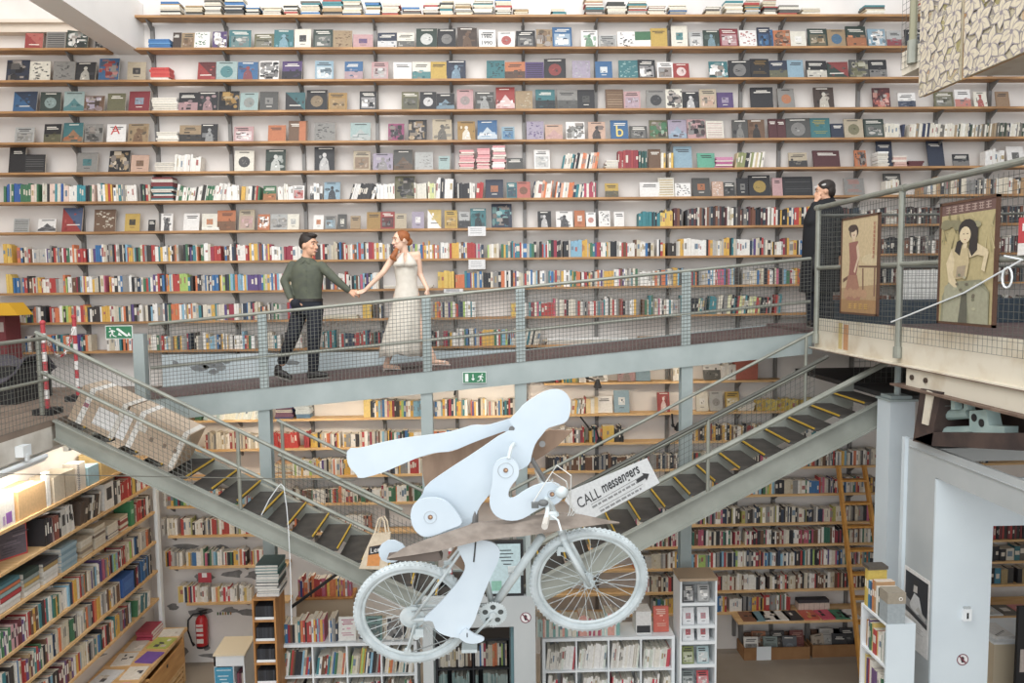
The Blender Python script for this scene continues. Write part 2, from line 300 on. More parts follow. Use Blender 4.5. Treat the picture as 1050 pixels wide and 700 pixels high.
FACE={
'S2L':[(0,188,'105-170 125 re d co,190-262 122 gy s bk,272-348 112 gk x wh,385-436 150 bk g cr')],
'S2':[(0,187,'692-724 124 db n ta,727-775 125 ta p br,778-836 120 wh g gn,850-905 121 pu x wh,918-1000 115 te p gy'),
 (260,187,'5-80 128 ol p gy,85-158 113 te f lb,165-228 110 cr q bk,240-315 113 gk p gy,320-392 117 ta g br,400-475 133 pi q pu,497-570 127 nv b wh,575-640 127 cr b dg,650-730 108 gk c wh,735-805 111 bk c gy,815-890 107 db f br,900-965 115 wh N bk,975-1040 122 wh c re'),
 (520,185,'36-110 117 bk p gy,118-180 112 ta x br,182-257 103 bl p wh,295-358 117 wh f gn,365-435 135 si p gy,440-508 120 wh g bk,508-570 122 wh G gn,572-637 107 ye n go,655-718 97 cr q te,725-780 122 si p wh,782-846 115 gk f lb,848-920 110 cm p wh,925-993 117 wh g re,997-1047 105 nv p bl'),
 (780,178,'2-50 106 bl p nv,50-115 110 or x br,118-180 113 cr q wh,188-265 103 gk p ta,266-338 106 ta c bl,340-420 95 gk b or,427-497 105 lb x wh,500-560 113 si b cm,575-648 107 bk p nv')],
'S3':[(0,308,'28-115 225 nv x bk,122-200 232 cr g bk,218-298 232 gy g dg,303-380 235 bk f cr,395-472 220 bl x re,512-580 235 be q bk,790-862 235 re d ma,865-945 234 pt c te,952-1028 237 bl f re'),
 (260,308,'25-100 232 wh x bk,115-192 233 pu b bk,248-318 233 lb p wh,365-435 237 bl b pi,472-536 237 pi p si,560-630 240 wh n cr,635-705 237 cr b te,708-770 237 ye n go,770-845 232 nv f lb,930-1000 232 te g bk'),
 (520,304,'-8-70 235 or b db,72-145 237 pu s bk,148-232 223 bk c re,260-330 230 li g si,352-418 233 bl q wh,445-520 230 te g pt,521-590 230 bk p wh,598-660 237 wh p db,662-725 242 re c wh,805-879 235 te x wh,882-968 233 bk c gy,971-1045 225 bk t go'),
 (780,299,'34-104 227 nv b ol,106-170 225 lb n gy,182-262 230 bk b cr,265-345 235 gk d re,352-429 227 dg x ol,431-500 227 bk b gy')],
'S4':[(0,430,'55-145 350 bl d nv,165-240 353 gk c pt,258-333 350 pt h te,338-415 368 br x li,432-500 360 ol n gy,515-595 350 cm q lb,715-788 357 bk b pi,791-869 355 bk f pi,873-952 352 bk x go,958-1028 357 pt c gy'),
 (260,432,'28-98 358 dg q gy,130-205 360 bk d te,212-292 350 bk c ta,300-372 362 go p ta,425-490 357 bk p wh,592-658 360 ol p dg,665-728 360 bk c wh,730-800 367 bk h lb,812-875 350 pi c gy,885-958 362 dg f si,967-1040 342 re h wh'),
 (520,427,'33-100 352 ta g be,115-190 348 te b bk,200-280 350 gy b dg,281-347 350 bk q dg,393-463 350 br s ta,465-530 357 pi p li,555-630 352 gy c bk,632-696 348 cr x bk,698-764 360 bk f wh,766-832 350 be p pe,836-900 363 pu q li,970-1058 343 bk n nv'),
 (780,423,'68-135 343 gy c or,212-290 340 db f cr,445-515 343 ma x co,545-613 365 wh b nv,690-765 360 ol p gy,770-835 352 wh b co,848-900 360 cr f re,935-990 360 kr n br')],
'S5':[(0,552,'63-135 490 si p gy,178-245 480 bk b ol,255-330 475 te h or,340-410 480 gy x dg,430-500 480 wh A re,513-592 480 ta f br,720-801 487 ta b bk,804-868 482 bk f si,935-1010 492 pi p wh'),
 (260,552,'60-128 488 or n co,142-215 472 br V or,245-325 480 gy g dg,388-465 480 pt h si,538-600 485 mg x bk,618-690 470 bk x ta,715-790 470 be f dg,815-883 477 go f wh,893-970 472 bl h wh,990-1040 500 lb p bl'),
 (520,545,'78-145 472 li g pu,152-220 485 pe h pi,235-308 475 wh x dg,323-390 475 pe f bk,413-482 468 bl B ye,488-557 493 dg p gy,568-639 468 ol x gn,642-715 467 li h lb,718-790 468 pi x bk,793-863 473 cr s pi,897-958 470 dg f gy,960-1025 470 br f bk'),
 (780,536,'30-64 458 ma n db,66-99 458 ma n bk,101-196 455 dg c gy,198-275 455 te t ye,278-328 478 nv n bl,332-408 460 be c ol,412-490 460 gk p gy,500-555 480 wh f bk')],
'S6':[(0,678,'38-100 580 bk n dg,102-180 608 bk s dg,310-388 602 gy q te,435-515 592 bk x ta,525-592 610 pe q br,938-1012 597 cr c bk'),
 (260,672,'50-127 588 gk f wh,245-322 580 bk f wh,400-465 595 be p br,478-555 605 li f gy,560-633 592 dg h br,645-715 600 si g gy,738-782 617 pt n gn'),
 (520,666,'0-62 622 dg n gy,108-170 590 wh p si,563-612 590 br n db,663-735 580 lb n si,757-828 607 mi n gn'),
 (780,656,'110-183 597 be b bk,207-315 590 ma n br,372-420 590 or x bk,462-525 555 nv n bl,665-733 550 nv n bl,762-828 608 bk b gy,895-950 600 pt n ol,980-1048 578 wh q dg')],
'S7':[(260,131,'40-90 75 gn b or,160-203 75 wh p re,228-275 78 wh b bk,283-345 62 lb f bk,565-643 42 ol x bk,925-995 57 nv q or,1010-1050 70 te p nv'),
 (520,123,'38-92 58 co c br,390-443 67 ye b dg,528-608 65 wh n si,602-665 46 cr s go,668-730 70 wh g bk,738-808 50 dg q or,815-860 65 pe g wh,862-907 68 dg p bk,915-960 52 bk q gy,963-1048 40 bk c ye'),
 (780,118,'45-85 47 pi n pe,88-205 42 bk s dg,330-413 50 gy t co,490-560 32 dg n gy')],
'S8':[(0,265,'60-118 212 si s dg,158-225 215 wh h bk,250-327 172 re d bl,380-460 180 br g cr,502-558 197 ye q bk,595-622 222 bk n gy,645-690 197 wh f bk,735-795 197 wh n si,810-868 200 cr q or,870-940 188 or b br,955-1015 185 be p pi'),
 (260,256,'20-65 195 or x wh,70-135 195 si x gy,137-182 195 cr q si,240-280 200 wh q or,285-330 203 gy p lb,337-373 197 dg q cr,388-427 205 ta n be,453-506 190 go n or,508-563 190 re p bk,565-610 197 be n ta,633-680 190 li q wh,695-748 182 wh d ye,763-813 185 ye p go,820-862 192 si b bk,866-927 180 te f bk,950-1030 162 nv x te'),
 (520,243,'122-175 180 bk f wh,195-262 180 wh f bk,268-310 178 or q wh,314-352 186 wh c co,365-410 180 wh g bk,425-465 185 wh n cr')],
'A0':[(520,212,'325-400 160 wh x dg,440-510 155 pi f gy,512-570 148 lb n gy,780-850 125 wh b dg')],
'A':[(520,330,'360-420 265 wh n cr,425-487 243 lb q wh,598-648 253 re f wh,752-802 255 cr q wh,806-858 253 si c gy,868-925 255 ye p wh')],
}
ROWW={'S2L':'short shelf beside roof beam','S2':'second shelf down','S3':'third shelf down','S4':'fourth shelf down','S5':'fifth shelf down','S6':'sixth shelf down','S7':'seventh shelf down','S8':'eighth shelf down','A0':'top shelf below ramp','A':'second shelf below ramp'}
Y0={'S2L':0,'S2':0,'S3':0,'S4':0,'S5':0,'S6':0,'S7':170,'S8':170,'A0':340,'A':340}
LET={'N':('t',None),'A':('n',None),'B':('n',None),'G':('b',None),'V':('n',None)}
for row,secs in FACE.items():
    got=[]
    for X0,base,txt in secs:
        for it in txt.split(','):
            xs,tp,cn,mo,c2=it.split(); neg=xs.startswith('-'); q=xs.lstrip('-').split('-'); x0=-int(q[0]) if neg else int(q[0]); x1=int(q[1])
            P=lambda v:X0+v/3.889
            Q=lambda v:Y0[row]+v/3.889
            got.append(faceout(row,P(x0),P(x1),Q(int(tp)),Q(base),cn,mo if mo in MOT else 'n',c2,None)+(mo,P(x1)-P(x0)))
    got.sort(key=lambda g:g[0]); bays={}
    for g in got:
        x,o,cn,mo,c2,raw,_=g
        bay=sum(1 for u in UPX if u<x); bays.setdefault(bay,[]).append(g)
    for bay,gs in bays.items():
        for i,g in enumerate(gs):
            x,o,cn,mo,c2,raw,_=g
            d={'A':'big red letter A','B':'large yellow letter b','N':'bold dates 1980 1990','G':'green upper half','V':'orange right half'}.get(raw) or (MOT[raw] if raw=='n' else c2+' '+MOT[raw])
            tag(o,'%s book, %s, %s in bay %d, %s'%(cn,d,ORD[i],bay,ROWW[row]))
            # lettering that can be read
            if raw in 'NABGV':
                me=MB(); bb=[Vector(c) for c in o.bound_box]; wx=max(b.x for b in bb)*2; hz=max(b.z for b in bb); y=min(b.y for b in bb)-.0006
                if raw=='N':
                    put_text(me,'1980',.075,(-wx*.4,y,hz*.52),(1,0,0),(0,0,1),'26262a'); put_text(me,'1990',.075,(-wx*.4,y,hz*.16),(1,0,0),(0,0,1),'26262a')
                elif raw=='A': put_text(me,'A',.17,(-wx*.3,y,hz*.42),(1,.0,.1),(0,0,1),'c23430')
                elif raw=='B': put_text(me,'b',.23,(-wx*.25,y,hz*.14),(1,0,0),(0,0,1),'dcc25a')
                elif raw=='G': me.add([(-wx/2,y,hz*.45),(wx/2,y,hz*.45),(wx/2,y,hz),(-wx/2,y,hz)],[(0,1,2,3)],PAL['green'])
                elif raw=='V': me.add([(wx*.05,y,0),(wx*.4,y,0),(wx*.4,y,hz*.97),(wx*.05,y,hz*.97)],[(0,1,2,3)],PAL['orange'])
                l=me.build('cover_print',PRINT); l.parent=o
# ------------------------------------------------------------------ spine runs (the uncounted rest goes into one object)
SP=[(.13,'e6e1d8'),(.06,'ece9e3'),(.07,'d7cdb9'),(.06,'c9bda4'),(.06,'b5b0a8'),(.06,'8d8a86'),(.07,'27282e'),(.03,'3a3330'),(.035,'2c3c52'),(.06,'b5322e'),(.025,'9c2740'),(.05,'d5713b'),(.055,'dba92c'),(.04,'2f6ea5'),(.04,'7fb0c8'),(.04,'2c8088'),(.03,'3b7350'),(.025,'6d4a33'),(.015,'c05b78'),(.012,'5b4480'),(.012,'a3c25a')]
SPC=[c for _,c in SP]; SPWt=[a for a,_ in SP]
BULK=MB()
def pick(pal=None): return R.choice(pal) if pal else R.choices(SPC,SPWt)[0]
def spine_box(mb,px,wd,dp,hg,col,frame,lean=0,gap=0):
    # frame: origin at shelf edge (front lower corner), u along the row, v from the front to the back, w up
    o,u,v,w=frame; a=o+u*px+v*gap; ul=(u*math.cos(lean)+w*math.sin(-lean)); wl=(w*math.cos(lean)+u*math.sin(lean))
    p=[a,a+ul*wd,a+ul*wd+v*dp,a+v*dp]; vs=p+[q+wl*hg for q in p]
    mb.add(vs,[(0,3,2,1),(4,5,6,7),(0,1,5,4),(1,2,6,5),(2,3,7,6),(3,0,4,7)],[col,'dcd4c3',col,col,'d9d1c0',col])
    if R.random()<.4 and wd>.013:
        e=a-v*.0006; z0,z1=hg*R.uniform(.3,.5),hg*R.uniform(.6,.85); tc='d9cfbe' if sum(lin(col)[:3])<.7 else R.choice(['8a857d','a8605a','6f8496','b09a6a'])
        i,j=(.22,.78) if R.random()<.7 else (.05,.95)
        mb.add([e+ul*wd*i+wl*z0,e+ul*wd*j+wl*z0,e+ul*wd*j+wl*z1,e+ul*wd*i+wl*z1],[(0,1,2,3)],tc)
def run(x0,x1,row,pal=None,h=(.17,.225),wr=(.012,.034),lean=0,mb=None,y=9.775,dp=(.11,.15),frame=None):
    top=LV[row]+.0008 if row else 0; x=x0; mb=mb or BULK; fr=frame or (Vector((0,y,top)),Vector((1,0,0)),Vector((0,1,0)),Vector((0,0,1)))
    hh=R.uniform(*h)
    while x<x1-.012:
        wd=R.uniform(*wr)
        if R.random()<.1: wd*=1.5
        if R.random()<.35: hh=R.uniform(*h)
        if R.random()<.02: x+=R.uniform(.02,.06)
        ln=lean
        c=pick(pal); k=1
        if R.random()<.08: k=R.randint(2,4)
        for _ in range(k):
            if x>=x1-.01: break
            hg=min(hh*R.uniform(.95,1.05),h[1]*1.06); z=0
            spine_box(mb,x,wd,R.uniform(*dp),hg,c,fr,ln,R.uniform(0,.02)); x+=wd/math.cos(ln)+.0012
def px_run(row,a,b,py,**k):
    run(XP(a,9.78,py),XP(b,9.78,py),row,**k)
def stack(x0,x1,row,hgt,pal=None,depth=.17,y=9.79):
    z=LV[row]+.001; t0=z
    while z<t0+hgt:
        t=R.uniform(.014,.032); s=R.uniform(-.012,.012); wd=(x1-x0)*R.uniform(.85,1); c=pick(pal)
        BULK.box(((x0+x1)/2+s,y+depth/2,z+t/2),(wd,depth*R.uniform(.85,1),t-.001),c); 
        if R.random()<(.8 if pal is WHP else .22): BULK.box(((x0+x1)/2+s,y+depth/2-.004,z+t/2),(wd*.99,depth*.98,t*.6),'ddd5c5')
        z+=t
def px_stack(row,a,b,py,hpx,**k): stack(XP(a,9.78,py),XP(b,9.78,py),row,hpx*.0128,**k)
WHP=['ece9e4','e6e2dc','dedad2','e9e5da']; DKP=['222329','2b2b30','35312f','1d2229']; YEP=['dcae30','d9b440','e0bc4a']; REP=['b9302d','c43a33','a92f35']; DK2=['24252b','3b2a2b','2c3a44','5a2b30','6d6a66','c9c1b2','e3ddd1','7a4a33']
# top shelf: old books lying in heaps
x=-4.1
while x<7.3:
    wd=R.uniform(.17,.27)
    if R.random()<.86: stack(x,x+wd,'S1',R.uniform(.08,.26),pal=['d8cdb8','c7b99d','8f8a80','e5dccb','e9e2d2','d2c3a4','5b554e','34332f','2f6fa8','b23a30','2f7f86','a98a5b','cfc7b8'])
    x+=wd+R.uniform(.0,.05)
px_stack('S2',151,175,45,8,pal=['2f6fa8','4d87b6','2f6fa8']); px_stack('S3',153,174,78,11,pal=['c8352f','cf4a40','e6dcd2'])
px_stack('S4',155,182,108,13,pal=WHP); px_stack('S5',159,183,140,9,pal=WHP); px_stack('S6',158,179,172,9,pal=WHP); px_run('S6',178,205,172,pal=WHP,lean=.12)
px_run('S5',925,1050,138,pal=['e4dfd2','dcd5c4','d7cfbd','6f6a60','3a4a3a','2b3350','a08a6a'],h=(.16,.19),lean=.08); px_run('S5',908,922,138,pal=['dcd5c4'],h=(.17,.19))
px_stack('S6',471,487,172,18,pal=['d3868a','dba0a0']); px_stack('S6',489,503,172,20,pal=['d3868a','dba0a0']); px_stack('S6',505,519,172,23,pal=['d99497','e8e0da'])
px_run('S6',576,612,171,lean=.18,pal=['e5ddd0','d9763f','e7e0d4','2b2b30','2c8088','e0a080']); px_stack('S6',620,640,171,8,pal=WHP); px_run('S6',634,654,171,pal=['a5383a','94303a'],h=(.2,.24)); px_run('S6',655,663,171,pal=['31463d','2c5a55']); px_run('S6',678,690,171,pal=['dcb02e','e3dccb'])
px_stack('S6',733,752,171,10,pal=['a63a72','b65c8a','c67fa0']); px_run('S6',754,781,171,lean=.15,pal=['e5ddd0','2b2b30','8a8f58','e7e0d4','c9b68a']); px_run('S6',1010,1030,168,pal=WHP)
px_stack('S6',900,912,169,14,pal=WHP); px_stack('S6',917,931,169,10,pal=['e0d3c4','cfa79a']); px_stack('S6',932,948,168,5,pal=['60282c','6d3034'])
px_run('S7',4,97,208,lean=.06,h=(.2,.24),pal=['e8e4dc','e2dccf','2b2b30','2f8f9c','2f5fa8','3b7350','d6cfbe','e6c8b8']); px_run('S7',100,154,207); px_stack('S7',155,178,206,22,pal=['2c6f78','7d2f33','e2ddd2'])
px_run('S7',180,232,206,lean=.2,pal=WHP+['3b7350','34332f']); px_run('S7',233,246,206,pal=WHP); px_run('S7',247,265,206,lean=.1)
px_run('S7',285,300,206,pal=WHP); px_run('S7',322,328,206,pal=WHP); px_run('S7',358,384,205,lean=.3,pal=['2a2a2e','3b3a3a','e4e0da']); px_run('S7',386,404,204,pal=WHP); px_run('S7',425,438,204,pal=['d8d3c4','b9b39c']); px_run('S7',439,447,204,pal=['c9cf8a','e4e0c0']); px_run('S7',447,466,204,h=(.24,.28),pal=['2a2a2e','e4e0da','48474a'],lean=.06); px_run('S7',468,487,204,pal=['3a3a3e','e1dcd2','2a2a2e'],h=(.19,.21)); px_run('S7',488,495,204,pal=['b9302d'],lean=.1)
px_run('S7',546,598,203,lean=.14,pal=['e8e2d6','d9763f','efe9de','2c8088','e0a080','2c3c52','dcd4c2']); px_run('S7',599,612,203,pal=['b5415a','e3dccf']); px_run('S7',945,1050,198,pal=['d9cdb6','8d8a86','b08a5c','e2dccf','3a3a3e']); px_run('S7',906,922,198,pal=['d9cdb6','e2dccf'])
px_run('S8',655,660,233,pal=['2c8088']); px_run('S8',660,680,233,pal=['2c8088','24303a']); px_run('S8',677,690,233,pal=YEP); px_run('S8',691,790,232,h=(.2,.25),pal=DK2); px_run('S8',791,836,231,h=(.19,.24),pal=['2b3d5c','24252b','c0392f','3a5a7a','e0dace','dba92c']); px_run('S8',850,1050,228,pal=DK2)
px_stack('S8',205,225,238,3,pal=WHP)
px_run('S9',4,13,270,pal=YEP,h=(.22,.25)); px_run('S9',13,830,266); px_run('S9',850,1050,256,pal=DK2)
px_run('S10',7,14,300,pal=YEP,h=(.22,.24)); px_run('S10',14,300,299); px_run('S10',300,388,297); px_stack('S10',390,447,294,3,pal=WHP); px_run('S10',449,466,294,pal=YEP,h=(.2,.22)); px_run('S10',467,830,292); px_run('S10',850,1050,283,pal=DK2)
px_run('S11',22,300,330); px_run('S11',372,382,326,pal=YEP); px_run('S11',383,394,326); px_run('S11',440,486,324); px_run('S11',524,532,323,pal=YEP); px_run('S11',536,622,322,pal=['8f2435','e6e1d8','27282e','b5322e','2c8088','d7cdb9','c7506a','8d8a86']); px_run('S11',612,700,321,h=(.18,.25)); px_run('S11',708,800,318,lean=.1,h=(.2,.25),pal=['d8d3a8','8d8a86','27282e','2c8088','b5322e','d7cdb9','c9cf8a']); px_run('S11',845,1050,305,pal=DK2)
px_stack('S11',330,368,327,3,pal=['d9d4b8','c8c49a'])
px_run('S12',26,94,360); px_run('S12',110,262,359); px_run('S12',272,310,357,pal=['2c6f5a','e6e1d8','27282e','2c8088','d7cdb9']); px_run('S12',331,450,356,h=(.18,.23),pal=['27282e','2c8088','2c6f5a','b5322e','6d4a33','e6e1d8','2c3c52']); px_run('S12',455,530,354); px_run('S12',520,552,353,lean=.2,pal=['2c6f78','27282e','cfc6b4']); px_stack('S12',556,650,350,5,pal=WHP+['c9b48a']); px_stack('S12',654,698,349,6,pal=['a8825a','b08d66'])
# below the ramp
px_stack('A0',540,570,394,6,pal=['2a2a2e','3b3b3b','5a4a3a']); px_run('A0',570,573,394,pal=REP); px_run('A0',576,592,394,pal=['2c8088','dba92c','8a8f58','e6c35a']); px_run('A0',594,602,394,pal=WHP); px_run('A0',690,708,392,pal=WHP); px_run('A0',740,753,391,pal=WHP); px_run('A0',754,778,390,pal=['b4553f','b8604a'],wr=(.3,.31),h=(.27,.28)); 
px_run('A',200,206,432,pal=['3b7350']); px_run('A',208,266,432,lean=.22,pal=['eef0ee','dfe8e4','e9ead9','bcd3d3'],h=(.2,.25)); px_stack('A',282,301,431,13,pal=['2c3c72','30407a','7a5068']); px_stack('A',302,318,431,12,pal=['5a7f9c','8d6a7a','c9d3d8']); px_run('A',373,380,430,pal=['e2c36a'],h=(.23,.24)); px_run('A',380,434,429); px_run('A',446,500,428); px_run('A',500,540,428); px_run('A',586,600,426,lean=.1); px_run('A',601,612,426,pal=['e3c68a','e3dccf'],wr=(.03,.05)); px_stack('A',757,775,423,8,pal=WHP); px_run('A',776,862,421,pal=['d8bd3c','cfae2e','dcc552'],h=(.14,.16))
px_run('B',210,270,463,pal=['e6e1d8','ece9e3','8d8a86','d7cdb9','c9bda4','9c3b38']); px_run('B',277,305,462,pal=['c8322c','cc3a30'],h=(.19,.21),lean=-.08); px_run('B',312,318,461,pal=['a92f35','b53c40']); px_run('B',319,326,461,pal=YEP); px_run('B',326,436,460); px_run('B',445,475,459); px_run('B',575,618,456); px_run('B',618,630,455,pal=YEP,wr=(.04,.06)); px_run('B',630,640,455,pal=DKP); px_run('B',703,790,450,pal=['8d3b38','e6e1d8','d7cdb9','6d4a33','dba92c','27282e']); px_run('B',790,838,449)
px_stack('C',282,300,490,12,pal=['d9c9a0','cfa070']); px_run('C',300,320,489,pal=['dba92c','a3c25a','e6e1d8']); px_run('C',320,440,489); px_run('C',560,700,485,pal=['27282e','3a3330','8d8a86','e6e1d8','6d4a33','d7cdb9','2c3c52','a3a25a']); px_run('C',704,790,481); px_run('C',800,900,478)
px_run('D',300,450,517,pal=['8f2435','e6e1d8','27282e','6d4a33','d7cdb9','d5713b','3b7350']); px_run('D',700,900,508); px_run('D',168,270,522)
px_run('E',166,275,553,pal=['d7cdb9','e6e1d8','b0392f','a3a25a','8d8a86','3a3330','e0d8c8']); px_run('E',300,380,549,pal=['27282e','d5713b','6d4a33','e6e1d8']); px_run('E',650,1050,538,pal=['27282e','e6e1d8','c05b78','d7cdb9','2c3c52','a8a24a','8d8a86','3a3330'])
px_run('FL',168,272,582); px_run('HL',183,258,618,pal=['e6e1d8','e3dccf','c8323a','2c3c52','d7cdb9','e08a50','d8b860','ece9e3']); 
px_run('F',650,900,560,pal=['8f2435','e6e1d8','27282e','2c6f5a','d7cdb9','b5506a','6d4a33','c9c1b2']); px_run('G',650,900,583); px_run('H',660,900,607,pal=['3a2a26','e6e1d8','d7cdb9','27282e','6d4a33','b5322e','c9bda4']); px_run('I',668,810,629,pal=['27282e','b5322e','2f6ea5','e6e1d8','dba92c','3b7350','8d8a86'])
px_run('F',1016,1060,553,pal=['7d2f33','b5322e','27282e','3a3330']); px_run('G',1016,1060,576,wr=(.04,.12),h=(.16,.23),pal=['2c6f78','27282e','cfc6b4','5b554e']); px_run('H',1016,1060,600,wr=(.05,.1),pal=['24242a','3a3a3a','2f7f9a','a08a5a'])
for a,b,y,row in [(940,1012,480,'C'),(940,1012,508,'D')]: px_run(row,a,b,y)
# ------------------------------------------------------------------ left shelf wall under the landing
LX=-4.35
LL={'LA':-2.152,'LB':-2.52,'LC':-2.885,'LD':-3.275,'LE':-3.66,'LF':-4.03}
for k,(n,z) in enumerate(LL.items()):
    top=Zr(z)+.014; LV[n]=top
    t=thing('side_shelf','deep wooden shelf on the side wall under the landing, %s from the top'%ORD[k],'shelf',(LX-.15,7.2,top-.03),'wooden shelves on the side wall')
    m=MB(); m.bx(-4.648,LX,4.6,9.52,top-.03,top); m.build('board',PALEWOOD,t)
    for y in (5.4,6.3,7.2,8.1,9.0):
        b=MB(); b.prism([(-4.648,y-.012,top-.031),(-4.648,y-.012,top-.16),(LX+.05,y-.012,top-.031)],(0,1,0),.024); b.build('bracket',STEEL,t)
m=MB(); m.bx(LX-.02,LX+.025,9.53,9.60,0,Zr(-1.62)); o=m.build('side_shelf_end_post',WHITE,None,(LX,9.56,0)); tag(o,'white square post at the corner end of the side wall shelves','post')
def lframe(row,x=LX-.015): return (Vector((x,0,LV[row]+.0008)),Vector((0,1,0)),Vector((-1,0,0)),Vector((0,0,1)))
LB=[0]
def lbook(row,y,wd,hg,dp,col,label,lean=0,inset=.0,group='books on the side wall shelves'):
    x=LX-.015-inset; z=LV[row]+.0008
    mb=MB(); mb.box((-.0,0,hg/2),(.004,wd,hg),col); mb.box((-dp/2,-wd/2+.0015,hg/2),(dp,.003,hg),col); mb.box((-dp/2,wd/2-.0015,hg/2),(dp,.003,hg),col)
    tc='efe9dc' if sum(lin(col)[:3])<.7 else '3a393c'
    z0=R.uniform(.35,.5)*hg; z1=R.uniform(.65,.85)*hg
    mb.add([(.0026,-wd*.28,z0),(.0026,wd*.28,z0),(.0026,wd*.28,z1),(.0026,-wd*.28,z1)],[(0,1,2,3)],tc)
    o=mb.build('book',PRINT); o.location=(x,y+wd/2,z); o.rotation_euler=(lean,0,0); ROOT[o.name]=Vector(o.location)
    p=MB(); p.box((-dp/2-.001,0,hg/2-.002),(dp-.004,wd-.007,hg-.008),'ddd5c4'); q=p.build('pages',PRINT); q.parent=o
    tag(o,label,'book',group); LB[0]+=1; return y+wd+.0015
# individual spines, nearest the viewer, then the uncounted rest of each row
NAMED=[('white','e6e2da'),('red','b5322e'),('dark grey','3b3b40'),('cream','dfd6c2'),('green','3c7d4f'),('pink','cf9aa0'),('teal','3b8a8e'),('orange','d97b40'),('tan','b79a6d'),('yellow','d8b542'),('maroon','702c35'),('pale blue','a9c3d2'),('black','24252a'),('purple','67457f')]
for row,y0,y1,rw,cnt in (('LD',6.50,8.95,'fourth',11),('LE',6.78,8.62,'fifth',9),('LF',7.30,8.85,'sixth',7)):
    run(5.0,y0,None,frame=lframe(row),h=(.2,.25),wr=(.014,.036),dp=(.15,.19))
    y=y0
    for i in range(cnt):
        nm,c=R.choice(NAMED); w_=R.uniform(.02,.042)
        y=lbook(row,y,w_,R.uniform(.20,.245),R.uniform(.15,.18),c,'%s spine, book %s from the frame edge on the %s side wall shelf'%(nm,ORD[i] if i<16 else 'seventeenth',rw))
    run(y,y1,None,frame=lframe(row),h=(.19,.25),wr=(.014,.036),dp=(.15,.19))
run(8.95,9.45,None,frame=lframe('LD'),h=(.18,.24),wr=(.02,.05)); run(8.95,9.3,None,frame=lframe('LF'),pal=['e6e2da','3c7d4f','2c6f78','e0d8c4'],lean=.15)
run(8.95,9.40,None,frame=lframe('LE'),pal=['24252a','3b3b40','8f2435','e6e2da','2f6fa8'],h=(.24,.27))
bx=MB(); bx.box((-.11,.14,.115),(.22,.28,.23),'2b62ad'); bx.box((.001,.14,.115),(.002,.2,.1),'3a72ba'); o=bx.build('box_file'); o.location=(LX-.015,8.64,LV['LE']+.001); tag(o,'bright blue box file on the fifth side wall shelf, right of the spines','box file')
# second shelf: upright large books
y=6.42
for nm,c,w_,hg,ln in (('dark brown','3c2f2b',.05,.26,0),('brown patterned','6a5140',.06,.27,.06)):
    y=lbook('LB',y,w_,hg,.2,c,'%s tall book at the near end of the second side wall shelf'%nm,ln)+.01
# the red edged book shown half face out
mb=MB(); mb.box((0,0,.15),(.26,.06,.30),'c43a35'); mb.box((.0,-.0305,.15),(.24,.002,.27),'5e5560')
for i in range(9): mb.box((R.uniform(-.08,.08),-.032,.05+.025*i),(R.uniform(.08,.16),.001,.01),R.choice(['7b6f7c','46404c','8d7f86']))
mb.box((0,.0,.304),(.25,.05,.004),'e0d8c8')
o=mb.build('book'); o.location=(LX-.17,6.95,LV['LB']+.001); o.rotation_euler=(0,0,math.radians(62)); tag(o,'large red bordered book with a grey cover angled out on the second side wall shelf','book','books on the side wall shelves')
y=7.22
for bi,(nm,c,w_,hg,ln) in enumerate((('black','26262b',.03,.27,0),('black','2c2a30',.035,.26,0),('dark purple','41323e',.04,.25,0),('pink grey','a58d8b',.03,.24,.12),('red brown','8e4a3d',.035,.24,0),('red brown','94503f',.035,.24,0),('black','2b2a2c',.03,.25,0),('grey white','c9c6bd',.09,.27,0),('white','e6e2da',.04,.28,0),('white','dcd8ce',.04,.28,0),('white','e9e6df',.05,.27,.1))):
    y=lbook('LB',y,w_,hg,.19,c,'%s tall book, %s after the red bordered book on the second side wall shelf'%(nm,ORD[bi]),ln)+.004
run(y+.1,8.25,None,frame=lframe('LB'),pal=['5b4a3e','e6e2da','3a3632'],wr=(.03,.05),h=(.24,.28),lean=.25)
for nm,c,w_,hg in (('white','e9e6df',.20,.30),('black and white','4a4a4c',.05,.27),('white','e9e6df',.06,.26)):
    y=lbook('LB',8.35 if w_==.2 else y,w_,hg,.2,c,'%s wide binder %s on the second side shelf past the gap'%(nm,'in the middle' if w_==.05 else 'before' if w_==.2 else 'after it'))+.02
run(y,9.45,None,frame=lframe('LB'),pal=['b5322e','c8423a','d8b542','e6e2da','3b3b40'],wr=(.02,.04),h=(.2,.27))
# third shelf: piles
def pile(row,y0,y1,cols,t,lab,dp=.22):
    z=LV[row]+.001
    for i,(nm,c) in enumerate(cols):
        tt=t*R.uniform(.8,1.2); s=R.uniform(-.012,.012); mb=MB(); wd=(y1-y0)*R.uniform(.9,1)
        mb.box((0,0,tt-.0015),(dp,wd,.003),c); mb.box((0,0,.0015),(dp,wd,.003),c); mb.box((dp/2-.0015,0,tt/2),(.003,wd,tt),c)
        o=mb.build('book'); o.location=(LX-.02-dp/2,(y0+y1)/2+s,z); tag(o,'%s book lying %s from the bottom of the %s'%(nm,ORD[i],lab),'book','piles of books on the third side wall shelf')
        p=MB(); p.box((-.003,0,tt/2),(dp-.008,wd-.008,tt-.006),'ddd6c8'); q=p.build('pages'); q.parent=o; z+=tt; LB[0]+=1
pile('LC',6.52,6.82,[('white','dcd6cc'),('white','e3ded5'),('red','b82f30'),('teal grey','8aa5a2'),('orange','c76a3d'),('teal','4b7d86')],.043,'near pile with a red spine')
pile('LC',6.86,7.10,[('white','e3ded5'),('cream','cfc8b6'),('yellow','c9a34a'),('grey','8f9a94'),('dark green','32473f')],.048,'pile with a yellow edge')
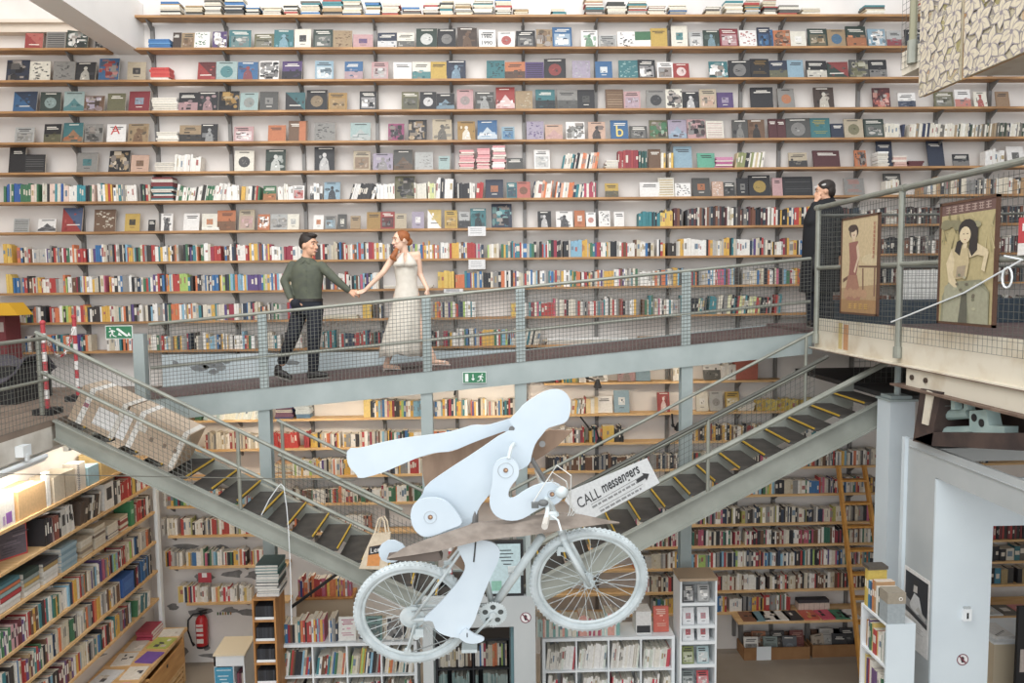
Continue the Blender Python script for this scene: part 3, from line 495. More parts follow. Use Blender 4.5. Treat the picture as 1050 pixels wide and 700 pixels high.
pile('LC',7.16,7.42,[('white','e6e2da'),('white','dcd8ce'),('white','e6e2da'),('yellow','b89a58'),('dark grey','45454a')],.040,'white pile before pale blue ones')
pile('LC',7.47,7.76,[('pale blue','9dbac6')]*1+[('pale blue','8fb0c0'),('pale blue','a9c3cc'),('pale blue','8aaabb'),('pale blue','a2bfca'),('grey blue','7d9fae'),('pale blue','9dbac6')],.034,'tall pale blue pile')
pl=MB(); z0=LV['LC']
def lstack(y0,y1,row,hgt,pal,dp=.2):
    z=LV[row]+.001; t0=z
    while z<t0+hgt:
        t=R.uniform(.02,.04); c=R.choice(pal); wd=(y1-y0)*R.uniform(.88,1)
        BULK.box((LX-.03-dp/2,(y0+y1)/2,z+t/2),(dp,wd,t-.001),c)
        if R.random()<.5: BULK.box((LX-.027-dp/2,(y0+y1)/2,z+t/2),(dp,wd*.98,t*.6),'ddd5c5')
        z+=t
lstack(7.85,8.08,'LC',.16,['c9b99c','b8a98d','d8cdb8','8f7f6d']); lstack(8.12,8.36,'LC',.22,['d8cdb8','c3b49a','7d6a5a']); lstack(8.4,8.64,'LC',.17,['d8cdb8','544e63','e0d8c8']); lstack(8.68,8.88,'LC',.15,['a8453a','9c3c36','c9b99c'])
mb=MB(); mb.box((-.1,.045,.15),(.2,.09,.30),'2f8a55'); mb.box((.0006,.045,.17),(.001,.05,.05),'9cc7ab'); mb.box((-.1,.045,.301),(.19,.08,.003),'e0d8c8'); o=mb.build('box_file'); o.location=(LX-.015,8.92,LV['LC']+.001); tag(o,'bright green box file standing on the third side wall shelf','box file')
run(9.03,9.48,None,frame=lframe('LC'),pal=['2b2b2e','e6e2da','7d6a5a','b5322e'],h=(.22,.27),wr=(.02,.04))
# top shelf: binders and cartons under the strip lamp
def carton(name,label,cat,y,w_,h_,d_,hx,extra=None,x=None,rz=0):
    mb=MB(); mb.box((-d_/2,w_/2,h_/2),(d_,w_,h_),hx)
    if extra: extra(mb,w_,h_,d_)
    o=mb.build(name); o.location=(x if x is not None else LX-.02,y,LV['LA']+.001); o.rotation_euler=(0,0,rz); return tag(o,label,cat)
carton('binder','white binder at the near end of the top side wall shelf','binder',6.45,.10,.30,.22,'e9e6e0')
carton('binder','white binder with a purple square label on the top side wall shelf','binder',6.58,.22,.32,.2,'ece8e2',lambda mb,w_,h_,d_:(mb.box((.001,w_*.62,.08),(.002,.08,.1),'9a62b8'),mb.box((.001,w_*.3,.07),(.002,.03,.08),'b79ac4')))
carton('carton','large tan cardboard box on the top side wall shelf beside white binders','carton',6.86,.42,.27,.25,'d9b078',lambda mb,w_,h_,d_:mb.box((-d_/2,w_/2,h_+.001),(d_*.2,w_,.002),'e4d6bb'))
carton('binder','narrow white upright board on the top side wall shelf right of the tan box','binder',7.30,.06,.34,.05,'eeece6')
carton('carton','grey beige cardboard file boxes on the top side wall shelf','carton',7.42,.38,.26,.24,'cfc2ac',lambda mb,w_,h_,d_:(mb.box((.001,w_*.5,h_/2),(.002,.01,h_),'a08a70'),))
def spiral(mb,w_,h_,d_):
    for i in range(12): mb.tube([(.004+.012*math.cos(a),.0,.02+i*(h_-.04)/11+.006*math.sin(a)) for a in [k*math.pi/3 for k in range(7)]],.0025,4,'33415c')
carton('notebook','white spiral bound pad on the top side wall shelf','notebook',7.86,.14,.29,.16,'e6ded2',spiral)
carton('carton','light blue small box lying on the top side wall shelf behind the spiral pad','carton',8.05,.22,.20,.22,'9cc3d2')
carton('carton','yellow brown open box at the far end of the top side wall shelf','carton',8.32,.35,.28,.24,'d9b670')
# ------------------------------------------------------------------ side table with crates
TX0,TX1=-4.62,-4.03
t=thing('book_table','pale wooden display table below the side wall shelves, flat books on top','table',(-4.3,8.0,0))
m=MB(); m.bx(TX0,TX1,6.0,9.58,.66,.70); m.build('tabletop',PALEWOOD,t)
for (x,y) in ((TX0+.05,6.05),(TX1-.06,6.05),(TX0+.05,9.5),(TX1-.06,9.5)): q=MB(); q.bx(x-.03,x+.03,y-.03,y+.03,0,.66); q.build('leg',PALEWOOD,t)
for k,(y0,y1,z0,z1) in enumerate([(7.55,8.3,.32,.63),(8.4,9.4,.32,.63),(7.6,9.35,.02,.28)]):
    c=thing('wooden_crate',['open wooden crate under the side table, nearer one on the upper row','open wooden crate under the side table, farther one on the upper row','low slatted wooden crate on the floor under the side table'][k],'crate',(TX1-.2,(y0+y1)/2,z0))
    m=MB()
    if k<2:
        m.bx(TX1-.42,TX1+.02,y0,y1,z0,z0+.02); m.bx(TX1-.42,TX1-.40,y0,y1,z0,z1); m.bx(TX1,TX1+.02,y0,y1,z0,z1-.03); m.bx(TX1-.42,TX1+.02,y0,y0+.02,z0,z1); m.bx(TX1-.42,TX1+.02,y1-.02,y1,z0,z1)
        m.build('box_body',mat('crate_wood','c99b62',.6,0,'b5854f',3,6,0,(1,1,6)),c)
        h=MB(); h.bx(TX1+.0201,TX1+.022,(y0+y1)/2-.02,(y0+y1)/2+.02,z1-.12,z1-.08); h.build('handle_hole',DARK,c)
        g=MB(); g.bx(TX1-.40,TX1+.015,y0-.01,y1+.01,z0-.04,z0-.001); g.build('support_rail',PALEWOOD,c)
        for xx in (TX1-.35,TX1): 
            for yy in (y0+.03,y1-.03): q=MB(); q.bx(xx-.015,xx+.015,yy-.015,yy+.015,.281,z0-.04); q.build('foot',PALEWOOD,c)
    else:
        for i in range(4): m.bx(TX1,TX1+.015,y0,y1,z0+.07*i,z0+.07*i+.04); m.bx(TX1-.4,TX1-.385,y0,y1,z0+.07*i,z0+.07*i+.04)
        m.build('slats',PALEWOOD,c)
        for yy in (y0,(y0+y1)/2,y1-.03): q=MB(); q.bx(TX1-.385,TX1,yy,yy+.03,z0-.02,z1); q.build('batten',PALEWOOD,c)
flat=[(8.02,-4.22,.36,.26,'e0a08e','pink magazine with white patches','magazine'),(8.35,-4.45,.3,.24,'d9dde0','grey white magazine beside the shelf','magazine'),(8.42,-4.17,.28,.22,'e6dfd2','cream magazine between the pink and the purple ones','magazine'),(8.78,-4.16,.26,.22,'7a52b0','plain purple book','book'),(8.75,-4.44,.3,.22,'e2ded6','white magazine with a portrait','magazine'),(9.14,-4.17,.27,.25,'b9c24a','lime green book','book'),(9.08,-4.45,.26,.2,'d6d2c8','white leaflet','magazine'),(9.42,-4.17,.2,.26,'e6e1d6','white patterned book at the far end','book'),(7.6,-4.2,.3,.26,'d9c4a0','tan magazine at the near end','magazine')]
for (y,x,dy,dx,c,lab,kind) in flat:
    mb=MB(); mb.box((0,0,.006),(dx,dy,.012),c,None); mb.box((0,0,.006),(dx*.995,dy*.995,.008),'e6e0d4')
    for i in range(5): mb.box((R.uniform(-.3,.3)*dx,R.uniform(-.3,.3)*dy,.0125),(dx*R.uniform(.1,.3),dy*R.uniform(.1,.3),.0006+.0001*i),R.choice([c,'e9e4da','4a4a4e','c9c1b2']) if 'plain' not in lab else c)
    o=mb.build(kind); o.location=(x,y,.7005); o.rotation_euler=(0,0,R.uniform(-.15,.15)); tag(o,'%s lying on the side table'%lab,kind,'flat books on the side table')
for i,(y,c) in enumerate([(9.36,'b02a4a'),(9.38,'c23a58'),(9.35,'a82842')]):
    mb=MB(); mb.box((0,0,.02),(.2,.3,.04),c); mb.box((.003,0,.02),(.2,.29,.03),'dccfc8'); o=mb.build('book'); o.location=(-4.42,y,.7006+.042*i); tag(o,'crimson book in the side table corner pile, %s from its bottom'%ORD[i],'book','crimson pile in the corner')
# ------------------------------------------------------------------ ramp along the back wall
def rz(x): return EZ-.925+.0875*x
RX0,RX1=-4.27,3.63; RY0,RY1=8.28,9.74
t=thing('ramp_walkway','sloping steel walkway with a brown floor crossing in front of the upper shelves','walkway',(0,8.9,rz(0)-.2))
m=MB(); m.prism([(RX0,RY0+.02,rz(RX0)),(RX1,RY0+.02,rz(RX1)),(RX1,RY0+.02,rz(RX1)-.03),(RX0,RY0+.02,rz(RX0)-.03)],(0,1,0),RY1-RY0-.02); m.build('walkway_floor',RAMPF,t)
m=MB(); h0=.23
def ramp_beam(m,y,th): m.prism([(RX0,y,rz(RX0)+.015),(RX1,y,rz(RX1)+.015),(RX1,y,rz(RX1)-h0),(RX0,y,rz(RX0)-h0)],(0,1,0),th)
ramp_beam(m,RY0,.02); m.build('front_beam',BLUEST,t)
m=MB(); ramp_beam(m,RY1-.02,.02); m.build('rear_beam',BLUEST,t)
m=MB()
for i in range(9):
    x=RX0+.4+i*.92; m.bx(x-.03,x+.03,RY0+.02,RY1-.02,rz(x)-.16,rz(x)-.035)
m.build('cross_joists',BLUEST,t)
m=MB(); m.prism([(RX0,9.756,Zr(-.875)),(.45,9.756,Zr(-.875)),(.45,9.756,rz(.45)),(RX0,9.756,rz(RX0))],(0,1,0),.02); o=m.build('kick_panel',mat('pale_kick_panel','c9d3d6',.6,0,'aebabf',1.5,6),None,(0,9.76,rz(0))); kp=o; tag(o,'pale blue kick panel below the lowest upper shelf, behind the walkway','panel')
fl=MB()
for (px,py,wd,hg) in ((205,377,11,4),(214,374,7,5),(226,376,8,6),(232,371,5,3),(219,381,6,3),(300,372,9,3),(180,372,5,3)):
    c=aY(px,py,9.755); fl.prism([(c.x+math.cos(2*math.pi*i/9)*wd*.0125*R.uniform(.6,1.1),9.7555,c.z+math.sin(2*math.pi*i/9)*hg*.0125*R.uniform(.5,1.1)) for i in range(9)],(0,-1,0),.001)
fp=fl.build('flaked_paint',mat('flaked_grey','85898a',.9,0,'73777a',20,5),kp)
for k,px in enumerate((272,438,534,703)):
    x=aY(px,420,8.36).x; c=thing('steel_column',['pale blue steel column, first under the walkway from the landing with cartons','pale blue steel column behind the tip of the long white wing','pale blue steel column behind the head of the white figure','pale blue steel column behind the messenger banner stair'][k],'column',(x,8.36,0),'steel columns under the walkway')
    m=MB(); m.bx(x-.065,x+.065,8.301,8.311,0,rz(x)-h0-.001); m.bx(x-.065,x+.065,8.411,8.421,0,rz(x)-h0-.001); m.bx(x-.005,x+.005,8.311,8.411,0,rz(x)-h0-.001); m.build('shaft',BLUEST,c)
    p=MB(); p.bx(x-.11,x+.11,8.25,8.47,0,.015); p.build('base_plate',BLUEST,c)
# railing of the ramp
def railing(name,label,pts,h,mid,posts,mesh=None,r=.019,sp=.041,post_r=None,flat=False,group=None,pm=RAILM):
    pts=[Vector(p) for p in pts]; t=thing(name,label,'railing',pts[0],group); up=Vector((0,0,h))
    m=MB(); m.tube([p+up for p in pts],r,8); m.build('top_rail',RAILM,t)
    if mid: m=MB(); m.tube([p+up*mid for p in pts],r*.8,8); m.build('middle_rail',RAILM,t)
    for f in posts:
        L=sum((pts[i+1]-pts[i]).length for i in range(len(pts)-1)); d=f*L; i=0
        while i<len(pts)-2 and d>(pts[i+1]-pts[i]).length: d-=(pts[i+1]-pts[i]).length; i+=1
        p=pts[i]+(pts[i+1]-pts[i]).normalized()*d
        m=MB()
        if flat: m.bx(p.x-.05,p.x+.05,p.y-.012,p.y+.012,p.z,p.z+h)
        else: m.tube([p,p+up],post_r or r,8)
        m.build('post',pm,t)
    if mesh:
        for a,b in mesh:
            m=MB(); wire_panel(m,a,b,h-.02,sp); m.build('wire_mesh',WIREM,t)
    return t
yy=RY0+.01
P0=Vector((-3.75,yy,rz(-3.75)+.016)); P1=Vector((RX1-.03,yy,rz(RX1-.03)+.016))
def fx(px): return (aY(px,360,yy).x-P0.x)/(P1.x-P0.x)
railing('ramp_railing','railing with wire mesh along the sloping walkway in front of the couple',[P0,P1],.83,.42,[fx(270),fx(438),fx(534),fx(703)],[(P0-Vector((0,.018,0)),P1-Vector((0,.018,0)))],flat=True,pm=BLUEST)
m=MB(); m.bx(-3.92,-3.80,8.25,8.35,rz(-3.8)-.25,rz(-3.8)+.75); o=m.build('fence_post',BLUEST,None,(-3.86,8.3,rz(-3.8)-.25)); tag(o,'thick pale steel post beside the green stair exit sign','post')

# ------------------------------------------------------------------ landing on the left, stairs, central landing
LZ=Zr(-1.275)
t=thing('upper_landing','concrete landing at the head of the descending stair by the cartons','landing',(-5.4,7.5,LZ-.25))
m=MB(); m.bx(-6.59,-4.275,3.5,9.74,LZ-.06,LZ); m.build('landing_floor',mat('landing_floor','8d7d70',.75,0,'7b6c60',3,6),t)
m=MB(); m.bx(-4.40,-4.275,3.5,7.28,LZ-.27,LZ-.06); m.bx(-4.40,-4.30,7.28,9.7,LZ-.27,LZ-.06); m.build('edge_beam',mat('landing_edge_paint','d8d3ca',.7,0,'bdb6ab',4,8,.1),t)
m=MB(); m.bx(-6.59,-4.40,3.5,9.74,LZ-.34,LZ-.27); m.build('soffit',WHITE,t)
m=MB(); m.tube([(-4.24,3.5,LZ-.31),(-4.24,7.1,LZ-.31)],.025,8); o=m.build('conduit_pipe',WHITE,None,(-4.24,5.3,LZ-.31)); tag(o,'white pipe running under the landing edge above the side shelves','pipe')
c=aX(20,462,-4.27); m=MB(); m.bx(-4.273,-4.20,c.y-.06,c.y+.06,c.z-.05,c.z+.05); m.bx(-4.215,-4.195,c.y-.02,c.y+.02,c.z-.09,c.z-.03); o=m.build('junction_box',WHITE,None,c); tag(o,'white electrical junction box on the landing edge','junction box')
SLX0,SLZ0,SLS=-4.253,Zr(-1.272),-.522
SRX0,SRZ0,SRS=4.024,Zr(-1.156),.508
def zl(x): return SLZ0+SLS*(x-SLX0)
def zr_(x): return SRZ0+SRS*(x-SRX0)
SY0,SY1=7.30,8.12
MZ=Zr(-3.22)
def stair(name,label,zf,xa,xb,hs,nstep):
    t=thing(name,label,'stair',(xa,7.7,zf(xa)-hs))
    for y,n in ((SY0,'near_stringer'),(SY1-.03,'far_stringer')):
        m=MB(); m.prism([(xa,y,zf(xa)),(xb,y,zf(xb)),(xb,y,zf(xb)-hs),(xa,y,zf(xa)-hs)],(0,1,0),.03)
        s=1 if y==SY0 else -1; yo=y-.045 if y==SY0 else y+.03
        for dz in (0,-hs+.012):
            m.prism([(xa,yo,zf(xa)+dz),(xb,yo,zf(xb)+dz),(xb,yo,zf(xb)+dz-.012),(xa,yo,zf(xa)+dz-.012)],(0,1,0),.045)
        m.build(n,STAIRM,t)
    dx=(xb-xa)/nstep
    for i in range(nstep):
        x0=xa+dx*i; zt=zf(x0+dx*.5)-.02
        s=MB(); s.bx(x0,x0+dx*1.05,SY0+.031,SY1-.031,zt-.03,zt); st=s.build('tread',TREAD,t)
        e=MB(); xe=x0+dx*1.05; e.bx(xe-math.copysign(.010,dx),xe+math.copysign(.003,dx),SY0+.032,SY1-.032,zt+.0005,zt+.003); e.bx(xe,xe+math.copysign(.003,dx),SY0+.032,SY1-.032,zt-.012,zt); ne=e.build('nosing',YEL,t); ne.parent=st
    return t
stair('descending_stair','grey steel stair with yellow edged treads going down from the carton landing',zl,SLX0,-.60,.195,15)
stair('rising_stair','grey steel stair with yellow edged treads rising beside the messenger banner',zr_,SRX0,-.02,.25,16)
t=thing('lower_landing','small steel landing where the two stairs meet behind the bicycle','landing',(-.1,7.7,MZ-.1))
m=MB(); m.bx(-.595,-.025,7.34,8.2,MZ-.06,MZ-.02); m.build('landing_floor',TREAD,t)
m=MB(); m.bx(-.595,-.025,8.2,8.23,MZ-.14,MZ); m.build('landing_beam',BLUEST,t)
# stair railings
def srail(name,label,zf,xa,xb,y,h,mid,posts,mesh=None,mat_=RAILM,r=.02,sp=.05):
    t=thing(name,label,'railing',(xa,y,zf(xa)))
    m=MB(); m.tube([(xa,y,zf(xa)+h),(xb,y,zf(xb)+h)],r,8); m.build('top_rail',mat_,t)
    if mid: xm=3.98 if zf is zr_ and y<SY1 else xa; m=MB(); m.tube([(xm,y,zf(xm)+mid),(xb,y,zf(xb)+mid)],.03 if zf is zr_ else r,8); m.build('middle_rail',RAILM,t)
    for x in posts: m=MB(); m.tube([(x,y,zf(x)),(x,y,zf(x)+h)],r,8); m.build('post',RAILM,t)
    if mesh:
        m=MB(); wire_panel(m,(mesh[0],y,zf(mesh[0])+.01),(mesh[1],y,zf(mesh[1])+.01),mesh[2],sp); m.build('wire_mesh',WIREM,t)
    return t
srail('stair_railing','near side pipe railing of the carton stair with wire mesh over the cartons',zl,SLX0-.12,-.9,SY0-.02,.79,.42,[SLX0-.1,aY(245,480,7.28).x],(SLX0,-2.95,.75))
srail('stair_railing','far side pipe railing of the carton stair',zl,-2.35,-.62,SY1+.02,.80,.42,[-2.3,-.64],(-2.4,-.7,.35))
DKR=mat('dark_rail_steel','55554f',.45,.3)
srail('stair_railing','near side railing of the banner stair with a dark handrail',zr_,3.35,.35,SY0-.02,.735,.36,[aY(726,470,7.28).x,.4],None,DKR)
srail('stair_railing','far side railing of the banner stair with wire mesh beside the yellow books',zr_,3.6,.15,SY1+.02,.80,.42,[.2,3.5],(.9,3.6,.38),RAILM,.018,.06)
LP=Vector((-4.275,7.28,LZ))
railing('landing_railing','pipe railing with wire mesh along the landing edge above the side shelves',[LP+Vector((0,-.02,0)),LP+Vector((0,-3.6,0))],.80,.5,[.45,.99],[(LP+Vector((0,-.02,0)),LP+Vector((0,-2.6,0)))],sp=.05)
# cartons lying on the stair
ang=math.atan(SLS)
for k,(xa,xb,hh,lab) in enumerate([(-4.16,-3.74,.37,'squat brown carton with white tape at the head of the stair'),(-3.72,-3.16,.38,'long brown carton lying down the stair steps behind wire mesh')]):
    mb=MB(); L=(xb-xa)/math.cos(ang); M=Matrix.Rotation(-ang,3,'Y')
    mb.box((0,0,hh/2),(L,.42,hh),'bfa68b',None,'cab49b'); 
    mb.box((-L*.28,0,hh+.0008),(.055,.421,.001),'e6e2dc'); mb.box((-L*.28,-.2108,hh/2),(.055,.001,hh),'e6e2dc'); mb.box((L*.44,-.2108,hh/2),(.05,.001,hh),'dcd6cc'); mb.box((L*.44,0,hh+.0008),(.05,.421,.001),'dcd6cc')
    if k==0: mb.box((L*.18,-.211,hh*.42),(.2,.001,hh*.5),'e9e6e4'); mb.box((-L*.28,-.2115,hh*.55),(.05,.001,.04),'a8506a')
    else:
        mb.box((-L*.46,-.211,hh*.5),(.09,.001,hh*.8),'e9e6e4'); mb.box((-L*.2,-.211,hh*.62),(.09,.001,.07),'ded6c8')
        for sx in (0,.22,.4): mb.box((L*sx,-.2112,hh*.45),(.035,.001,.045),'7f6a56')
    o=mb.build('carton',PRINT); o.rotation_euler=(0,-ang,0); xm=(xa+xb)/2; o.location=(xm,7.33+.24,zl(xm)+.045); tag(o,lab,'carton')
# striped chain posts
def chain_post(loc,h,lab):
    t=thing('chain_post',lab,'post',loc,'red and white chain posts'); x,y,z=loc
    m=MB(); m.bx(x-.10,x+.10,y-.10,y+.10,z,z+.06); m.build('base',DARK,t)
    m=MB(); n=9
    for i in range(n): m.tube([(x,y,z+.06+h*i/n),(x,y,z+.06+h*(i+1)/n)],.022,10,'c22f3a' if i%2==0 else 'ece8e4')
    m.build('striped_pole',PRINT,t); m=MB(); m.ball((x,y,z+.07+h),.028,'c22f3a'); m.build('cap',PRINT,t)
A=(-4.12,7.6,LZ+.001); B=(-4.02,8.1,LZ+.001)
B=(-3.98,8.05,rz(-3.98)+.001)
chain_post((-4.52,7.65,LZ+.001),.86,'red and white striped chain post on the landing nearest the railing corner')
chain_post((-4.70,8.55,LZ+.001),.88,'red and white striped chain post behind the squat carton')
chain_post((-.47,7.9,MZ+.001-.02),.88,'red and white striped chain post on the lower landing behind the white hip disc')
def chain(name,lab,a,b,sag,n):
    mb=MB(); a,b=Vector(a),Vector(b)
    for i in range(n):
        f=(i+.5)/n; p=a.lerp(b,f)-Vector((0,0,sag*4*f*(1-f))); f2=(i+.9)/n; q=a.lerp(b,f2)-Vector((0,0,sag*4*f2*(1-f2))); d=(q-p).normalized(); u=d.orthogonal().normalized() if i%2 else d.cross(d.orthogonal()).normalized()
        ln=(b-a).length/n*.75
        mb.tube([p+d*ln*math.cos(k*math.pi/4)+u*ln*.5*math.sin(k*math.pi/4) for k in range(8)],.005,4,'c22f3a' if (i//4)%2 else 'ece8e4',True)
    o=mb.build(name,PRINT,None,a); tag(o,lab,'chain')
chain('barrier_chain','red and white plastic chain hanging between the two landing posts',(-4.52,7.675,LZ+.83),(-4.70,8.525,LZ+.83),.28,26)
# ------------------------------------------------------------------ platform on the right with posters
PX=3.63; PZ=Zr(-.57)
t=thing('right_platform','raised platform behind the poster fence with a cream painted steel edge beam','platform',(5.5,7,PZ-.2))
m=MB(); m.bx(PX+.02,7.9,3.2,9.74,PZ-.05,PZ); m.build('platform_floor',RAMPF,t)
m=MB(); m.bx(PX-.01,PX+.01,3.2,8.20,Zr(-.745),Zr(-.425)); m.bx(PX-.07,PX+.01,3.2,8.20,Zr(-.757),Zr(-.745)); m.build('edge_beam',CREAMB,t)
m=MB(); m.bx(PX-.075,PX+.3,3.2,8.20,Zr(-.764),Zr(-.757)); m.build('lower_flange',mat('rusty_flange','7d6a5c',.7,0,'5e4a40',6,6),t)
m=MB(); m.bx(PX-.04,PX+.05,3.2,6.30,Zr(-.92),Zr(-.765)); m.build('lower_beam',CREAMB,t)
m=MB(); m.bx(PX-.10,PX+.10,3.2,6.45,Zr(-.938),Zr(-.921)); m.build('rusty_plate',MATS['rusty_flange'],t)
for y in (6.20,6.00):
    m=MB(); m.disc((PX-.041,y,Zr(-.84)),.022,(-1,0,0),.015,10); m.build('bolt',mat('dark_bolt','4d4038',.6,.3),t)
m=MB(); m.bx(PX+.011,7.9,8.1,8.2,Zr(-.745),PZ-.051); m.build('rear_beam',BLUEST,t)
m=MB(); m.bx(PX-.012,PX-.0101,7.55,7.63,Zr(-.72),Zr(-.45),'cdb56a'); m.bx(PX-.012,PX-.0101,7.42,7.52,Zr(-.72),Zr(-.46),'c98f5a'); m.build('paint_patch',PRINT,t)
FT=Zr(.78)
t=thing('platform_railing','tall galvanised pipe fence with wire mesh carrying the two framed posters','railing',(PX-.02,8.1,Zr(-.56)))
FX=PX-.03
m=MB(); m.tube([(FX,8.14,FT),(FX,3.3,FT)],.027,10); m.build('top_rail',RAILM,t)
m=MB(); m.tube([(FX,8.14,Zr(.125)),(FX,3.3,Zr(.125))],.022,10); m.build('middle_rail',RAILM,t)
for y in (8.12,6.46,4.8):
    m=MB(); m.tube([(FX,y,Zr(-.62)),(FX,y,FT)],.028,10); p=m.build('post',RAILM,t)
    c=MB(); c.tube([(FX,y,Zr(-.70)),(FX,y,Zr(-.60))],.04,10); q=c.build('post_sleeve',RAILM,t); q.parent=p
    c=MB(); c.tube([(FX,y-.045,FT),(FX,y+.045,FT)],.034,10); q=c.build('rail_clamp',RAILM,t); q.parent=p
m=MB(); wire_panel(m,(FX-.002,8.10,Zr(-.55)),(FX-.002,3.4,Zr(-.55)),1.28,.052,.002); m.build('wire_mesh',WIREM,t)
m=MB(); wire_panel(m,(FX+.02,8.16,Zr(-.52)),(5.0,8.16,Zr(-.52)),1.2,.052,.002); m.tube([(FX,8.16,Zr(.70)),(7.8,8.16,Zr(.70))],.016,8); m.tube([(FX,8.16,Zr(.125)),(7.8,8.16,Zr(.125))],.016,8); m.build('return_mesh',WIREM,t)
# posters: flat framed prints hanging on the fence
def poster(lab,pxa,pxb,pt,pb,draw):
    ya=aX(pxa,250,FX-.03).y; yb=aX(pxb,250,FX-.03).y; X=FX-.035
    zt=aX((pxa+pxb)/2,pt,X).z; zb=aX((pxa+pxb)/2,pb,X).z; W=ya-yb; H=zt-zb
    t=thing('framed_poster',lab,'poster',(X,(ya+yb)/2,zb),'framed posters on the platform fence')
    m=MB(); f=.02
    for (y0,y1,z0,z1) in ((ya,yb,zb,zb+f),(ya,yb,zt-f,zt),(ya,ya-f,zb,zt),(yb+f,yb,zb,zt)): m.bx(X-.012,X+.012,y0,y1,z0,z1)
    m.build('poster_frame',mat('dark_wood_frame','5a4032',.5),t)
    p=MB(); p.bx(X-.006,X+.002,yb+f,ya-f,zb+f,zt-f,'cdb98d'); lay=[0]
    def S(pts,c):   # u from the left edge 0-1, v from the bottom 0-1
        lay[0]+=1; p.add([(X-.0065-.00012*lay[0],ya-f-u*(W-2*f),zb+f+v*(H-2*f)) for u,v in pts],[tuple(range(len(pts)))],c)
    def E(cx,cy,rx,ry,c): S([(cx+rx*math.cos(i*.4488),cy+ry*math.sin(i*.4488)) for i in range(14)],c)
    draw(S,E); p.build('print',PRINT,t)
def glyph(S,cx,cy,sx,sy,c,rng):
    for i in range(3): y=cy+sy*(-.8+.8*i); S([(cx-sx,y-sy*.12),(cx+sx,y-sy*.12),(cx+sx,y+sy*.12),(cx-sx,y+sy*.12)],c)
    for i in range(2): x=cx+sx*(-.5+rng.random()); S([(x-sx*.12,cy-sy),(x+sx*.12,cy-sy),(x+sx*.12,cy+sy),(x-sx*.12,cy+sy)],c)
def drawA(S,E):
    r=random.Random(3)
    S([(0,0),(1,0),(1,1),(0,1)],'cbb488'); S([(0,0),(1,0),(1,.14),(0,.14)],'a8804f')
    S([(0,.14),(1,.14),(1,.30),(0,.26)],'b3946a'); E(.8,.56,.22,.055,'d3c096'); S([(.5,.50),(1,.49),(1,.47),(.5,.48)],'6f4e3c')
    S([(.60,.47),(.64,.47),(.66,.16),(.62,.16)],'84604a'); S([(.92,.47),(.96,.47),(.96,.18),(.92,.18)],'84604a'); S([(.05,.36),(.3,.42),(.3,.39),(.05,.32)],'6f4e3c')
    S([(.20,.75),(.47,.76),(.50,.55),(.44,.40),(.22,.40),(.24,.56)],'9b6256'); S([(.20,.40),(.46,.40),(.58,.18),(.56,.13),(.16,.13),(.10,.2)],'a9775f')
    S([(.47,.74),(.53,.60),(.40,.42),(.36,.44),(.46,.58),(.42,.70)],'d9bfa0'); S([(.31,.76),(.38,.76),(.38,.80),(.31,.80)],'d8bd9c')
    E(.345,.865,.13,.075,'4d3b34'); E(.345,.845,.085,.060,'dcc4a4'); E(.30,.90,.12,.04,'4d3b34'); S([(.30,.83),(.39,.83),(.35,.82)],'9b5a50')
    for i in range(5): E(.15+.13*i,.20+.015*(i%2),.08,.05,'b98f6b'); 
    for i in range(4): glyph(S,.28+.15*i,.07,.05,.028,'d0a54c',r)
    for i in range(9): glyph(S,.92,.92-.042*i,.03,.015,'a9503f',r)
def drawB(S,E):
    r=random.Random(5)
    S([(0,0),(1,0),(1,1),(0,1)],'b5a572'); S([(0,.91),(1,.91),(1,1),(0,1)],'6e5049')
    for i in range(7): glyph(S,.13+.125*i,.955,.045,.028,'b59a8e',r)
    for i in range(26): x=r.random(); y=.55+.33*r.random(); S([(x,y),(x+.02,y),(x+.08*r.uniform(-1,1),y+.13*r.random()+.02)],r.choice(['8c8355','a39963','7a744d','c2b583']))
    for i in range(9): E(.1+.1*i*r.random(),.78+.08*r.random(),.1,.03,r.choice(['9a9470','857f5d']))
    S([(.05,.0),(.95,0),(.95,.26),(.80,.36),(.2,.34),(.08,.22)],'8b8a6e'); S([(.10,0),(.42,0),(.46,.22),(.30,.36),(.12,.30)],'a19f84'); S([(.62,0),(.95,0),(.92,.26),(.70,.34),(.55,.24)],'9c9a7f')
    S([(.40,0),(.58,0),(.56,.24),(.46,.26)],'5d5c4d')
    S([(.24,.62),(.40,.66),(.55,.62),(.58,.50),(.54,.38),(.30,.36),(.20,.46)],'c4b183'); S([(.24,.62),(.14,.50),(.20,.34),(.34,.28),(.38,.32),(.28,.40),(.30,.52)],'d6c39a')
    S([(.56,.62),(.70,.66),(.90,.60),(.90,.54),(.72,.56),(.58,.54)],'d6c39a'); S([(.86,.60),(.92,.58),(.86,.42),(.80,.44)],'d6c39a')
    S([(.34,.68),(.30,.60),(.40,.56),(.46,.70)],'2f2a28'); S([(.62,.82),(.72,.78),(.72,.60),(.62,.55),(.56,.62)],'2f2a28'); E(.53,.775,.17,.085,'2f2a28'); E(.49,.73,.105,.07,'dcc8a0'); S([(.46,.66),(.54,.66),(.53,.62),(.45,.62)],'d6c39a')
    S([(.45,.735),(.48,.735),(.48,.742),(.45,.742)],'4a3c34'); S([(.52,.735),(.55,.735),(.55,.742),(.52,.742)],'4a3c34'); S([(.475,.695),(.515,.695),(.495,.685)],'a4564c')
    S([(.36,.47),(.52,.48),(.50,.38),(.34,.38)],'a7957a'); 
    for i in range(12): E(r.uniform(.3,.7),r.uniform(.05,.4),.03,.012,r.choice(['76775e','b0ad8c','6b6350']))
poster('framed old poster of a standing woman in a red dress on the fence',864,902.5,221,323,drawA)
poster('framed old poster of a seated woman with long dark hair on the fence',965,1024,204,334,drawB)
